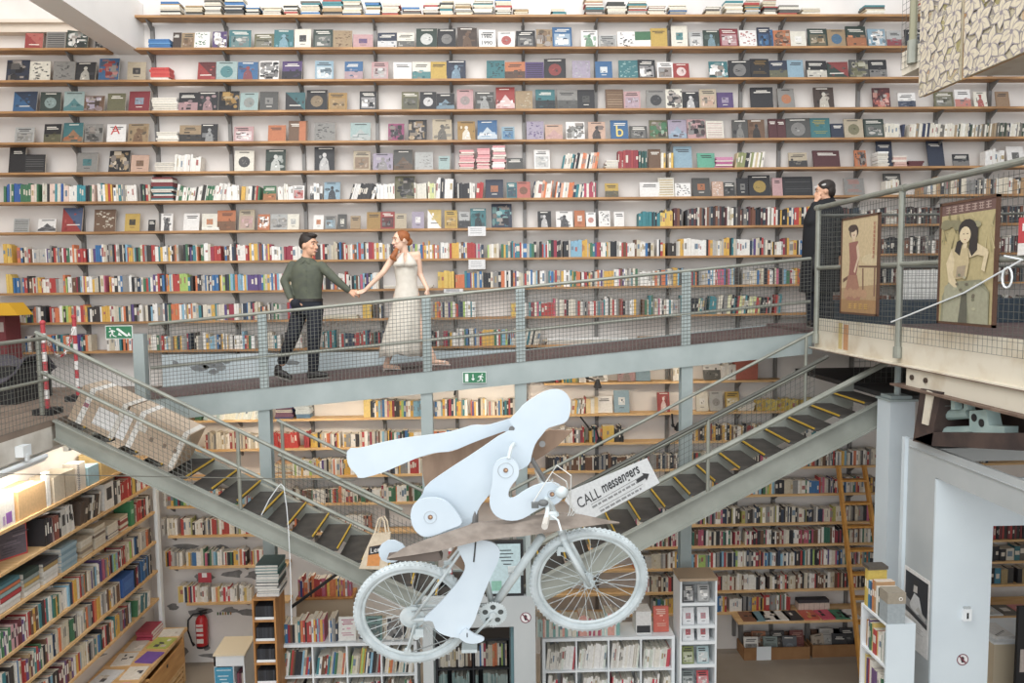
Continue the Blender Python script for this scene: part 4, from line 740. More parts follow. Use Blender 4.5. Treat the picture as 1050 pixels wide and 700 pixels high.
# small red sign at the frame edge, wall of stored frames behind the fence
c=aX(1047,237,FX-.03); m=MB(); m.bx(FX-.034,FX-.03,c.y-.25,c.y+.02,c.z-.08,c.z+.09,'c2343a'); m.bx(FX-.036,FX-.0341,c.y-.2,c.y-.02,c.z-.0,c.z+.05,'ece8e4'); m.bx(FX-.034,FX-.03,c.y-.25,c.y+.02,c.z-.16,c.z-.081,'e4e0da')
o=m.build('red_notice',PRINT,None,c); tag(o,'small red and white notice on the fence beside the seated woman poster','sign')
m=MB(); pts=[aX(1050,266,FX-.05),aX(990,300,FX-.05),aX(915,330,FX-.05)]; pts=[Vector((FX-.06,p.y,p.z)) for p in pts]; m.tube([Vector((FX-.06,5.05,aX(1049,266,FX-.06).z+.03))]+pts,.007,5)
k=aX(1033,277,FX-.06); m.tube([k+Vector((0,.05*math.cos(a),.07*math.sin(a)-.05)) for a in [i*.5236 for i in range(13)]],.007,5)
o=m.build('tied_rope',WHITE,None,k); tag(o,'white rope knotted on the fence and running down past the seated woman poster','rope')
def box_thing(name,lab,cat,x0,x1,y0,y1,z0,z1,hx,extra=None,grp=None):
    m=MB(); m.bx(x0,x1,y0,y1,z0,z1,hx)
    if extra: extra(m)
    o=m.build(name,PRINT,None,((x0+x1)/2,(y0+y1)/2,z0)); return tag(o,lab,cat,grp)
box_thing('storage_cabinet','dark blue low cabinet on the platform behind the fence',"cabinet",4.3,7.5,9.2,9.7,PZ+.001,PZ+.30,'2b3e4c',lambda m:[m.bx(4.3+.8*i-.005,4.3+.8*i+.005,9.195,9.2,PZ+.02,PZ+.28,'1f2d38') for i in range(1,4)])
a=aY(917,278,9.7); box_thing('canvas','blank white canvas standing on the platform cabinet between the posters','canvas',a.x,a.x+.75,9.50,9.53,PZ+.302,PZ+.68,'dbd8d2',lambda m:[m.bx(a.x+.02,a.x+.73,9.495,9.4999,PZ+.33,PZ+.65,'e6e3dc')])
# ------------------------------------------------------------------ column, portal wall, steel bracket
CY0=6.96; X0=aY(909,560,CY0).x; t=thing('support_column','pale blue square column under the head of the banner stair','column',(X0+.12,CY0+.12,0))
ctop=Zr(-1.175)
m=MB(); m.bx(X0,X0+.24,CY0,CY0+.24,0,ctop); m.build('shaft',COLW,t)
m=MB(); m.bx(X0-.015,X0+.26,CY0-.015,CY0+.255,ctop,ctop+.02); m.build('cap_plate',BLUEST,t)
m=MB(); m.tube([(X0+.13,CY0+.12,ctop+.051),(X0+.13,CY0+.12,Zr(-.63))],.03,8); m.build('prop',BLUEST,t)
m=MB(); m.bx(X0+.02,X0+.22,CY0+.02,CY0+.22,ctop+.0205,ctop+.05); m.build('bolted_plate',BLUEST,t)
t=thing('middle_landing','dark lower floor under the platform at the head of the banner stair','landing',(5,7.7,Zr(-1.2)))
m=MB(); m.bx(4.03,7.9,7.27,9.7,Zr(-1.22),Zr(-1.17)); m.build('landing_floor',mat('dark_floor','4b4a4a',.7,0,'3d3c3c',3,5),t)
m=MB(); wire_panel(m,(4.05,8.15,Zr(-1.16)),(6.5,8.15,Zr(-1.16)),.35,.06); m.build('wire_mesh',WIREM,t)
YN,YF=5.90,6.30; QX=3.63
t=thing('portal_wall','pale grey and white steel portal with a doorway at the frame edge','portal',(QX+.3,6.0,0))
m=MB(); m.bx(QX,QX+.02,YN+.001,YF,0,Zr(-1.63)); m.build('side_panel',GREYP,t)
OX=aY(1016,560,YN).x
m=MB(); m.bx(QX,OX,YN-.02,YN,0,Zr(-1.64)); m.bx(OX,6.2,YN-.02,YN,aY(1030,538,YN).z,Zr(-1.64)); m.build('front_panel',COLW,t)
m=MB(); m.bx(QX,QX+.03,2.6,YF,Zr(-1.63),Zr(-1.39)); m.build('side_beam',GREYP,t)
m=MB(); m.bx(QX-.012,QX,2.6,YF-.02,Zr(-1.452),Zr(-1.446)); m.build('beam_lip',GREYP,t)
m=MB(); m.bx(QX+.031,6.2,YN+.002,YF+.0,Zr(-1.5),Zr(-1.39)); m.build('top_panel',GREYP,t)
m=MB(); m.bx(QX-.03,QX+.01,YF+.002,YF+.05,0,Zr(-1.38)); m.build('corner_strip',COLW,t)
def pxX(a,b): p=aX(a,b,QX-.002); return p
# poster on the side panel
t=thing('photo_poster','black and white photo poster of a seated man pasted on the grey portal side','poster',(QX-.003,6.1,1.8),'framed posters')
del t['group']
zt=aX(945,590,QX).z; ya,yb=YF-.005,YN+.02; zb=zt-.68; W=ya-yb; H=zt-zb
m=MB(); m.bx(QX-.004,QX-.0005,yb,ya,zb,zt,'dddad6')
def S(pts,c,k): m.add([(QX-.0042-.0001*k,ya-u*W,zb+v*H) for u,v in pts],[tuple(range(len(pts)))],c)
S([(.05,.42),(.95,.42),(.95,.95),(.05,.95)],'23272e',1); S([(.05,.42),(.95,.42),(.95,.5),(.05,.62)],'8f9090',2); S([(.05,.44),(.95,.36),(.95,.42),(.05,.5)],'34363a',3)
S([(.25,.55),(.42,.72),(.62,.70),(.75,.52),(.55,.47),(.3,.5)],'cfd0cf',4); S([(.38,.73),(.54,.74),(.54,.86),(.40,.86)],'c3bdb6',5); S([(.36,.82),(.56,.83),(.54,.90),(.40,.90)],'2b2b2c',6); S([(.5,.52),(.85,.45),(.9,.48),(.6,.58)],'b9b6b0',7)
for i in range(5): S([(.08,.36-.03*i),(.8-.1*(i%2),.36-.03*i),(.8-.1*(i%2),.365-.03*i),(.08,.365-.03*i)],'8d8c8b',8)
m.build('print',PRINT,t)
c=aX(946,680,QX); m=MB(); m.bx(QX-.004,QX-.0005,YN+.05,YF-.05,.35,1.28,'7d8288'); m.bx(QX-.005,QX-.004,YN+.08,YF-.08,.4,.62,'26282c')
for i in range(3): m.bx(QX-.0048,QX-.004,YN+.1,YF-.12,1.0-.05*i,1.006-.05*i,'c9ccce')
o=m.build('grey_poster',PRINT,None,(QX,6.1,.4)); tag(o,'grey poster below the black and white photo on the portal side','poster')
c=aY(990,629,YN-.02); t=thing('wall_dispenser','small white boxed switch on the front of the portal','switch',c)
m=MB(); m.bx(c.x-.035,c.x+.035,c.y-.03,c.y-.0005,c.z-.05,c.z+.05); m.build('casing',WHITE,t); m=MB(); m.bx(c.x-.008,c.x+.008,c.y-.032,c.y-.0301,c.z-.03,c.z+.02); m.build('slot',DARK,t); m=MB(); m.bx(c.x-.025,c.x+.03,c.y-.02,c.y-.0005,c.z+.0505,c.z+.065); m.build('top_box',GREYP,t)
def no_sticker(c,lab,rad):
    t=thing('warning_sticker',lab,'sticker',c); m=MB(); y=c.y
    ring=[(rad*math.cos(i*.2618),rad*math.sin(i*.2618)) for i in range(24)]
    m.add([(c.x+a,y-.001,c.z+b) for a,b in ring],[tuple(range(24))],'e6e2e2')
    m.add([(c.x+a,y-.0015,c.z+b) for a,b in ring]+[(c.x+a*.84,y-.0015,c.z+b*.84) for a,b in ring],[(i,(i+1)%24,24+(i+1)%24,24+i) for i in range(24)],'7d2f44')
    m.add([(c.x+a*.3-rad*.05,y-.0018,c.z+b*.42+rad*.12) for a,b in ring],[tuple(range(24))],'2a2a2e'); m.bx(c.x-rad*.2,c.x+rad*.25,y-.0018,y-.001,c.z-rad*.5,c.z-rad*.1,'2a2a2e')
    d=rad*.6; m.add([(c.x-d-.006,y-.0022,c.z+d),(c.x-d+.006,y-.0022,c.z+d+.006),(c.x+d+.006,y-.0022,c.z-d),(c.x+d-.006,y-.0022,c.z-d-.006)],[(0,1,2,3)],'7d2f44')
    m.build('printed_sign',PRINT,t)
no_sticker(aY(987,676,YN-.021),'round no drinks sticker low on the white portal front',.05)
# steel bracket under the cream beam
t=thing('steel_bracket','brown and pale green iron machine bracket under the cream platform beam','bracket',(PX+.2,5.6,Zr(-1.38)))
BR=mat('brown_iron','54453f',.65,.1,'3b3130',5,6); BG=mat('pale_green_iron','a9bcb8',.55,0,'93a8a5',5,5)
xb=PX-.06
def yz(a,b,X=xb): p=aX(a,b,X); return (X,p.y,p.z)
m=MB(); m.prism([yz(944,398),yz(936,452),yz(955,457),yz(958,435),yz(966,402)],(1,0,0),.5); m.build('side_cheek',BR,t)
m=MB(); m.prism([yz(950,400,xb-.012),yz(945,434,xb-.012),yz(951,436,xb-.012),yz(957,403,xb-.012)],(1,0,0),.011); m.build('white_plate',CREAMB,t)
m=MB(); m.prism([yz(936,450),yz(955,457),yz(1050,462),yz(1050,444),yz(958,443)],(1,0,0),.5); m.build('base_shelf',BR,t)
m=MB(); m.prism([yz(956,420,xb+.05),yz(954,447,xb+.05),yz(961,447,xb+.05),yz(963,424,xb+.05),yz(969,416,xb+.05),yz(966,414,xb+.05)],(1,0,0),.12); m.build('curved_jaw',BG,t)
m=MB(); m.tube([yz(962,426,xb+.12),yz(996,423,xb+.12)],.045,10); m.tube([yz(962,443,xb+.12),yz(1002,442,xb+.12)],.045,10); m.build('rods',BG,t)
m=MB(); m.prism([yz(994,421,xb+.04),yz(1011,420,xb+.04),yz(1014,436,xb+.04),yz(1030,437,xb+.04),yz(1030,444,xb+.04),yz(1002,447,xb+.04),yz(994,440,xb+.04)],(1,0,0),.1); b=m.build('clamp_block',BG,t)
for a in ((999,428),(1006.5,433.5)): m=MB(); m.disc(yz(a[0],a[1],xb+.038),.03,(-1,0,0),.004,12); q=m.build('bolt_hole',DARK,t); q.parent=b
m=MB(); m.tube([yz(1017,414,xb+.12),yz(1016,429,xb+.12)],.055,10); m.build('spindle',BG,t)
m=MB()
for a in (975,988): m=MB(); m.prism([yz(a,405,xb+.03),yz(a,420,xb+.03),yz(a+4,420,xb+.03),yz(a+4,406,xb+.03)],(1,0,0),.06); m.build('upright',BG,t)
m=MB(); m.prism([yz(958,400,xb+.3),yz(958,445,xb+.3),yz(1050,452,xb+.3),yz(1050,412,xb+.3)],(1,0,0),.03); m.build('back_plate',BR,t)
# upper gallery with floral panels
GX=3.63; GZ=Zr(1.76)
t=thing('upper_gallery','upper gallery corner with mesh railing beside the floral panels','gallery',(GX+.5,5.5,GZ))
m=MB(); m.bx(GX,7.9,2.6,6.56,GZ,GZ+.10); m.build('gallery_slab',CREAMB,t)
m=MB(); m.bx(GX-.012,GX,6.1,6.56,GZ+.0,GZ+.2); m.build('kick_plate',CREAMB,t)
m=MB(); wire_panel(m,(GX-.02,6.56,GZ+.05),(GX-.02,6.2,GZ+.05),1.9,.055,.002); m.build('wire_mesh',WIREM,t)
m=MB(); m.tube([(GX-.035,6.36,GZ+.12),(GX-.035,6.36,GZ+2.0)],.03,10); m.build('post',mat('olive_pipe','8c8a74',.5,.2),t)
m=MB(); m.tube([(GX-.035,6.36,GZ+.05),(GX-.035,6.36,GZ+.24)],.042,10); m.build('post_sleeve',RAILM,t)
def floral(m,X,y0,y1,z0,z1,rng):
    lay=[0]
    def S(pts,c):
        lay[0]+=1; m.add([(X-.00002*lay[0],min(y0,max(y1,y)),min(z1,max(z0,z))) for y,z in pts],[tuple(range(len(pts)))],c)
    def petal(cy,cz,a,L,w,c,o=None):
        pts=[]
        for i in range(9): t=i/8; pts.append((t*L,w*math.sin(math.pi*t**.8)))
        pts+= [(p,-q) for p,q in pts[::-1][1:-1]]
        if o: S([(cy+math.cos(a)*p*1.06-math.sin(a)*q*1.3,cz+math.sin(a)*p*1.06+math.cos(a)*q*1.3) for p,q in pts],o)
        S([(cy+math.cos(a)*p-math.sin(a)*q,cz+math.sin(a)*p+math.cos(a)*q) for p,q in pts],c)
    n=int((y0-y1)*(z1-z0)*150)
    for i in range(n):
        cy,cz=rng.uniform(y1,y0),rng.uniform(z0,z1); petal(cy,cz,rng.uniform(0,6.28),rng.uniform(.07,.16),rng.uniform(.012,.03),rng.choice(['9a8f55','a89c66','b8a67e','8f877e','a3988f','c0a27c','b5aa78','9d9488']),'d2c6ac')
    k=0
    st=.21; zz=z0
    while zz<z1+.1:
        yy_=y1+(k%2)*st*.5
        while yy_<y0+.1:
            cy,cz=yy_+rng.uniform(-.03,.03),zz+rng.uniform(-.03,.03); a0=rng.uniform(0,1); big=rng.uniform(.095,.135)
            for j in range(6): petal(cy,cz,a0+j*1.047,big,big*.27,'d3c6aa','8d8588')
            for j in range(6): petal(cy,cz,a0+j*1.047,big*.6,big*.05,'b3a69a')
            S([(cy+.018*math.cos(t*.785),cz+.018*math.sin(t*.785)) for t in range(8)],'8a8186'); yy_+=st
        zz+=st*.85; k+=1
EDGE=mat('panel_edge','c39a6c',.7)
for k,(y0,y1,lab) in enumerate([(6.20,5.66,'tall cream floral printed panel, the one beside the gallery mesh'),(5.61,4.6,'cream floral printed panel cut by the frame corner')]):
    t=thing('floral_panel',lab,'panel',(GX-.03,(y0+y1)/2,Zr(1.49)),'floral panels on the upper gallery')
    m=MB(); m.bx(GX-.06,GX-.045,y1,y0,Zr(1.49),Zr(3.0)); 
    m.c=['c3b798']*len(m.f); floral(m,GX-.0605,y0,y1,Zr(1.49),Zr(2.45),random.Random(4+k)); m.build('printed_board',PRINT,t)
    m=MB(); m.bx(GX-.044,GX-.013,y1+.005,y0-.005,Zr(1.495),Zr(3.0)); m.build('board_backing',EDGE,t)
# ------------------------------------------------------------------ hanging bicycle
BY=4.30
HF=aY(603.5,595,BY); HR=aY(423.3,628.5,BY); BB=aY(505.4,622.9,BY)
LEAN=math.radians(13)
cb=(HF+HR)/2
def bk(px,py,dy=0):      # point of the bicycle plane, which leans towards the room
    d=ray(px,py); n=Vector((0,math.cos(LEAN),math.sin(LEAN))); o=Vector((0,0,EZ)); t_=(cb-o).dot(n)/d.dot(n); return o+d*t_+n*dy
HF=bk(603.5,595); HR=bk(423.3,628.5); BB=bk(505.4,622.9)
bn=Vector((0,math.cos(LEAN),math.sin(LEAN)))       # normal of the bicycle plane, away from the viewer
ex=Vector((1,0,0)); ez=bn.cross(ex)*-1
if ez.z<0: ez=-ez
def circ(c,r,k,n=40): return [c+ex*math.cos(2*math.pi*i/n)*r+ez*math.sin(2*math.pi*i/n)*r+bn*k for i in range(n)]
B=thing('bicycle','white painted mountain bicycle hanging in mid air','bicycle',(HF+HR)/2)
def wheel(c,nm):
    W=MB(); rt=.326
    W.tube(circ(c,rt,0,48),.026,10,'ffffff',True)
    for i in range(72):
        a=2*math.pi*i/72
        for s in (-1,0,1):
            a2=a+(.03 if s==0 else 0); p=c+(ex*math.cos(a2)+ez*math.sin(a2))*(rt+.024-abs(s)*.004)+bn*(.013*s); tt=-ex*math.sin(a2)+ez*math.cos(a2); u=ex*math.cos(a2)+ez*math.sin(a2)
            W.box(p,(.010,.011,.008),'ffffff',Matrix((tt,bn,u)).transposed())
    ty=W.build('wheel',mat('white_tyre','c9d1d3',.6,0,'b3bcbe',9,4),B,smooth=False)
    m=MB(); m.tube(circ(c,.294,0,48),.011,8,'ffffff',True); q=m.build('rim',BIKEW,B,smooth=True); q.parent=ty
    m=MB(); m.tube([c-bn*.05,c+bn*.05],.022,12); m.tube([c-bn*.034,c-bn*.028],.034,12); m.tube([c+bn*.028,c+bn*.034],.034,12); q=m.build('hub',BIKEW,B); q.parent=ty
    m=MB()
    for i in range(32):
        a=2*math.pi*i/32; s=-1 if i%2 else 1; off=.9*(1 if (i//2)%2 else -1); h=c+(ex*math.cos(a+off)+ez*math.sin(a+off))*.03+bn*.031*s; m.tube([h,c+(ex*math.cos(a)+ez*math.sin(a))*.288],.0016,4)
    q=m.build('spokes',BIKEW,B); q.parent=ty
    return ty
wheel(HF,'front'); wheel(HR,'rear')
HT=bk(570,530); HB=bk(577,548); ST=bk(486,545); 
m=MB(); m.tube([BB,bk(556,549)],.026,10); m.tube([BB,ST],.018,10); m.tube([ST,HT],.018,10); m.tube([HT+(HT-HB)*.2,HB],.024,10); m.tube([BB-bn*.036,BB+bn*.036],.026,12)
for s in (-1,1):
    m.tube([BB+bn*.02*s,BB.lerp(HR,.5)+bn*.05*s,HR+bn*.062*s],.011,8); m.tube([ST+bn*.012*s,ST.lerp(HR,.5)+bn*.05*s,HR+bn*.062*s],.009,8)
m.build('frame',BIKEW,B,smooth=True)
m=MB(); m.tube([HB-bn*.065,HB+bn*.065],.02,10)
for s in (-1,1): m.tube([HB+bn*.062*s,HB.lerp(HF,.6)+bn*.062*s,HF+bn*.055*s],[.018,.017,.011],10)
m.build('fork',BIKEW,B,smooth=True)
m=MB()
for s in (-1,1):
    p=HB.lerp(HF,.22)+bn*.04*s; m.box(p+ex*-.035,(.06,.016,.03)); m.box(p+ex*-.06-ez*.02,(.02,.014,.04))
    q=ST.lerp(HR,.42)+bn*.04*s; m.box(q,(.05,.016,.022))
m.build('brakes',BIKEW,B)
m=MB(); m.disc(BB-bn*.055,.078,-bn,.004,36); cr=m.build('chainring',BIKEW,B)
m=MB()
for i in range(32): a=2*math.pi*i/32; m.box(BB-bn*.057+(ex*math.cos(a)+ez*math.sin(a))*.080,(.008,.004,.008))
q=m.build('chainring_teeth',BIKEW,B); q.parent=cr
for i in range(5):
    a=2*math.pi*i/5+.3; m=MB(); m.disc(BB-bn*.0592+(ex*math.cos(a)+ez*math.sin(a))*.048,.017,-bn,.0008,12); q=m.build('cutout',mat('shadow_grey','4d5150',.8),B); q.parent=cr
m=MB(); pd=bk(482,648); m.bar(BB-bn*.07,pd-bn*.07,.02,.014); m.tube([BB-bn*.06,BB-bn*.076],.02,10); m.bar(BB+bn*.06,BB+(BB-pd)+bn*.06,.02,.014); m.build('crank_arm',BIKEW,B)
m=MB(); m.box(pd-bn*.13,(.09,.10,.02)); m.build('pedal',BIKEW,B)
m=MB(); m.box(BB+(BB-pd)+bn*.12,(.09,.10,.02)); m.build('pedal',BIKEW,B)
m=MB()
for i,r_ in enumerate((.052,.046,.040,.034,.028)): m.tube([HR-bn*(.040+.005*i),HR-bn*(.043+.005*i)],r_,20)
m.disc(HR-bn*.038,.075,-bn,.001,24); m.build('sprockets',BIKEW,B)
dr=bk(419,660); dm=bk(428,645)
m=MB(); m.bar(HR-bn*.06+Vector((.02,0,-.03)),dr-bn*.06,.02,.012); m.disc(dr-bn*.055,.022,-bn,.012,12); m.disc(dm-bn*.055,.022,-bn,.012,12); m.box(dm-bn*.07+Vector((.02,0,.03)),(.05,.03,.05)); m.build('derailleur',BIKEW,B)
m=MB(); m.tube([HR-bn*.05+ez*.05,BB-bn*.055+ez*.079],.004,5); m.tube([dr-bn*.05-ez*.022,BB-bn*.055-ez*.079],.004,5); m.build('chain',mat('grey_chain','8d908f',.5,.5),B)
sm=bk(565,517); hb=bk(560,512)
m=MB(); m.tube([HT,sm],.016,8); m.tube([sm,hb],.018,8); m.build('stem',BIKEW,B)
m=MB(); m.tube([hb-bn*.31+ex*-.03+ez*.02,hb-bn*.12,hb,hb+bn*.12,hb+bn*.31+ex*-.03+ez*.02],.013,8); hbar=m.build('handlebar',BIKEW,B,smooth=True)
for s in (-1,1):
    m=MB(); m.tube([hb+bn*.19*s+ex*-.01,hb+bn*.32*s+ex*-.032+ez*.021],.018,8); q=m.build('grip',mat('pale_grip','c9c3ba',.7),B); q.parent=hbar
    m=MB(); m.tube([hb+bn*.17*s+ex*.01,hb+bn*.2*s+ex*.05-ez*.015,hb+bn*.29*s+ex*.06-ez*.03],.006,6); m.box(hb+bn*.16*s+ex*.02-ez*.01,(.05,.04,.035)); q=m.build('brake_lever',BIKEW,B); q.parent=hbar
m=MB()
for k in range(3):
    a=bk(546+6*k,505); b_=bk(575+5*k,500-6*k); c_=bk(590-3*k,522); d_=bk(577,540); m.tube([a-bn*(.1-.09*k),a.lerp(b_,.5)+ez*.10-bn*(.06-.05*k),b_+ez*.02-bn*.03,c_-bn*.02,d_-bn*.02],.0035,5)
m.build('cables',mat('white_cable','cfd0cc',.5),B)
m=MB(); m.ball(bk(575,500)-bn*.05,(.038,.034,.034)); m.build('headlamp',BIKEW,B,smooth=True)
m=MB(); m.ball(bk(556,508)-bn*.08,(.03,.02,.02)); m.box(bk(548,512)-bn*.06,(.04,.03,.03)); m.build('shifter',mat('grey_plastic','6a6c6b',.5),B)
# ------------------------------------------------------------------ winged rider made of cut boards
F=thing('winged_rider_sculpture','white cut board sculpture of a winged rider mounted on the hanging bicycle','sculpture',bk(505,545))
def K(X0,Y0,pts): return [(X0+a/5.8333,Y0+b/5.8333) for a,b in pts]
def smoothp(pts,n=2):
    for _ in range(n):
        out=[]
        for i in range(len(pts)):
            a,b=pts[i],pts[(i+1)%len(pts)]; out+= [(a[0]*.75+b[0]*.25,a[1]*.75+b[1]*.25),(a[0]*.25+b[0]*.75,a[1]*.25+b[1]*.75)]
        pts=out
    return pts
def board(name,pts,Y,th,m_,sm=1,par=None,skew=0):
    pts=smoothp(pts,sm) if sm else pts
    P=[aY(a,b,Y+skew*(a-500)/250) for a,b in pts]
    mb=MB(); mb.prism(P,(0,1,0),th)
    o=mb.build(name,m_,F)
    if par: o.parent=par
    return o
A1=lambda p:K(340,390,p); A2=lambda p:K(500,390,p); A3=lambda p:K(340,510,p); A4=lambda p:K(500,510,p); A5=lambda p:K(340,580,p)
# near wing, far wings
board('wing',A1([(92,405),(170,406),(280,376),(430,345),(560,330),(700,310),(790,285),(850,265),(930,270),(1010,247),(1080,225),(1250,160),(1230,330),(1100,330),(1040,300),(1000,315),(860,365),(720,425),(630,430),(560,445),(480,475),(380,520),(280,560),(162,590),(148,560),(110,525),(90,480)]),4.42,.018,BOARDW,1)
board('far_wing',A1([(540,460),(640,430),(720,425),(860,365),(1000,315),(1050,300),(1050,400),(800,560),(680,560),(560,640),(545,560)]),4.60,.018,BOARDB,0)
board('far_wing',A2([(370,296),(510,300),(420,390),(350,440),(250,500),(190,540),(200,380),(330,310)]),4.55,.018,BOARDB,0)
# torso with head
tor=board('torso',A1([(1040,305),(1110,300),(1060,245),(1075,222),(1110,190),(1150,140),(1260,70),(1333,50),(1385,60),(1424,100),(1433,150),(1424,210),(1403,252),(1333,272),(1290,285),(1263,320),(1222,370),(1200,430),(1188,500),(1130,535),(1060,560),(1000,610),(930,700),(880,760),(860,830),(800,880),(640,930),(540,900),(475,840),(470,790),(500,735),(540,690),(560,630),(680,545),(860,430)]),4.30,.02,BOARDW,1)
def pivot(px,py,Y,r,par,hole='6b5a4e'):
    c=aY(px,py,Y); s=Y/FPX
    m=MB(); m.tube([c+Vector((r*s*math.cos(a),0,r*s*math.sin(a))) for a in [i*math.pi/14 for i in range(28)]],.0022,4,'b9c3c8',True); m.disc(c+Vector((0,-.001,0)),2.6*s,(0,-1,0),.002,12,'8a6a55'); m.ball(c+Vector((.003,-.004,0)),.007,'c99a6a',8,6)
    o=m.build('pivot_bolt',PRINT,F); o.parent=par
# hip disc, hanging thigh cap, arm, leg, foot
hip=board('thigh',A3([(590,0),(530,10),(480,50),(470,120),(490,190),(540,235),(600,235),(700,190),(790,160),(760,100),(700,30),(650,5)]),4.20,.018,BOARDW,2)
pivot(441.2,530,4.199,6.5,hip)
arm=board('arm',[(505,482),(508,474),(515,469),(523,469),(530,474),(532.5,482),(531,490),(524,498),(521,505),(522,511),(528,510),(538,503),(550,497),(562,494.5),(571,495),(577,500),(579,507),(575,514),(566,519),(556,520),(547,525),(538,531),(528,534),(516,533),(507,528),(502,519),(502,508),(505,495)],4.16,.018,BOARDW,1)
pivot(518.5,482,4.159,8,arm); pivot(566,506.5,4.159,4.5,arm)
m=MB(); a=aY(521,468,4.22); m.tube([a+Vector((0,-.06,0)),aY(524,459,4.2),aY(527,457,4.22)+Vector((0,.05,0))],.012,8); o=m.build('arm_bracket',BIKEW,F)
leg=board('leg',A3([(745,290),(800,268),(870,255),(940,258),(985,280),(1008,315),(1005,360),(985,410),(955,470),(925,540),(895,620),(870,690),(855,740),(815,800),(800,840),(770,842),(690,830),(625,800),(612,760),(600,735),(545,740),(560,715),(640,640),(710,560),(760,500),(795,440),(800,400),(770,340)]),4.17,.018,BOARDW,1)
m=MB(); p=A3([(862,265),(850,385)]); a=aY(*p[0],4.168); b_=aY(*p[1],4.168); m.bar(a,b_,.009,.004,'3a3c3e',(0,1,0)); o=m.build('slot',PRINT,F); o.parent=leg
foot=board('foot',A5([(755,425),(800,375),(815,385),(860,415),(900,425),(918,440),(890,460),(835,468),(790,455)]),4.15,.018,BOARDW,1)
m=MB(); c=aY(479,651,4.149); m.box(c,(.006,.002,.025),'3a3c3e'); o=m.build('slot',PRINT,F); o.parent=foot
board('calf_back',A3([(690,360),(790,440),(800,400),(745,290),(740,470),(770,480)][:4]),4.30,.015,BOARDB,0)
board('lower_wing',[(388,560),(401,552),(417,560),(414,572),(400,578),(389,573)],4.45,.015,BOARDW,1)
# long weathered plank: curved hollow body
def plank():
    top=A3([(330,362),(430,300),(560,250),(740,190),(860,150),(1050,130)])+A4([(200,115),(400,90),(560,100),(700,130),(790,146)])
    bot=A3([(330,366),(480,345),(640,320),(780,285),(900,255),(1050,237)])+A4([(200,233),(380,205),(560,176),(700,158),(790,150)])
    mb=MB(); n=len(top); Yn=4.06; vs=[]
    for i in range(n):
        f=i/(n-1); d=.16*math.sin(math.pi*min(1,max(0,f)))**.7+.012
        a=aY(*top[i],Yn+d*.9); b=aY(*bot[i],Yn); c=a.lerp(b,.45)+Vector((0,-d*.15,.0))
        e=b+Vector((0,d*1.1,-.012)); vs+=[a,c,b,e]
    fs=[]
    for i in range(n-1):
        for k in range(4): l=(k+1)%4; fs.append((i*4+k,i*4+l,(i+1)*4+l,(i+1)*4+k))
    fs+=[(3,2,1,0),((n-1)*4,(n-1)*4+1,(n-1)*4+2,(n-1)*4+3)]
    mb.add(vs,fs); o=mb.build('plank',PLANK,F)
    k=MB(); q=A3([(330,368),(640,323),(660,372),(620,383),(350,375)]); P=[aY(a,b,4.075) for a,b in q]; k.prism(P,(0,1,0),.10); u=k.build('plank_keel',mat('dark_plank','6b5f58',.8,0,'5a5049',6,6),F); u.parent=o
    for px in (470,540,600): w_=MB(); c=aY(px,545,4.2); w_.tube([c,c+Vector((0,.06,-.02))],.008,6); u=w_.build('plank_bolt',STEEL,F); u.parent=o
plank()
for pts,r_ in (([aY(487,500,4.34),aY(487,545,4.3),aY(486,600,4.31)],.02),([aY(470,480,4.33),aY(487,500,4.34)],.015),([aY(545,470,4.33),aY(563,500,4.34)],.014),([aY(545,430,4.325),aY(545,430,4.43)],.02),([aY(525,440,4.4),aY(525,440,4.59)],.02),([aY(556,455,4.33),aY(556,455,4.54)],.02)):
    m=MB(); m.tube(pts,r_,8); m.build('support_bar',STEEL,F)
# wires that hold the sculpture
m=MB(); a=aX(0,488,-4.2); m.tube([(-4.2,a.y,a.z+.02),aY(364,492,4.43)],.004,5); o=m.build('guy_wire',WIREM,None,a); tag(o,'thin steel guy wire running level from the side shelves to the long white wing','wire')
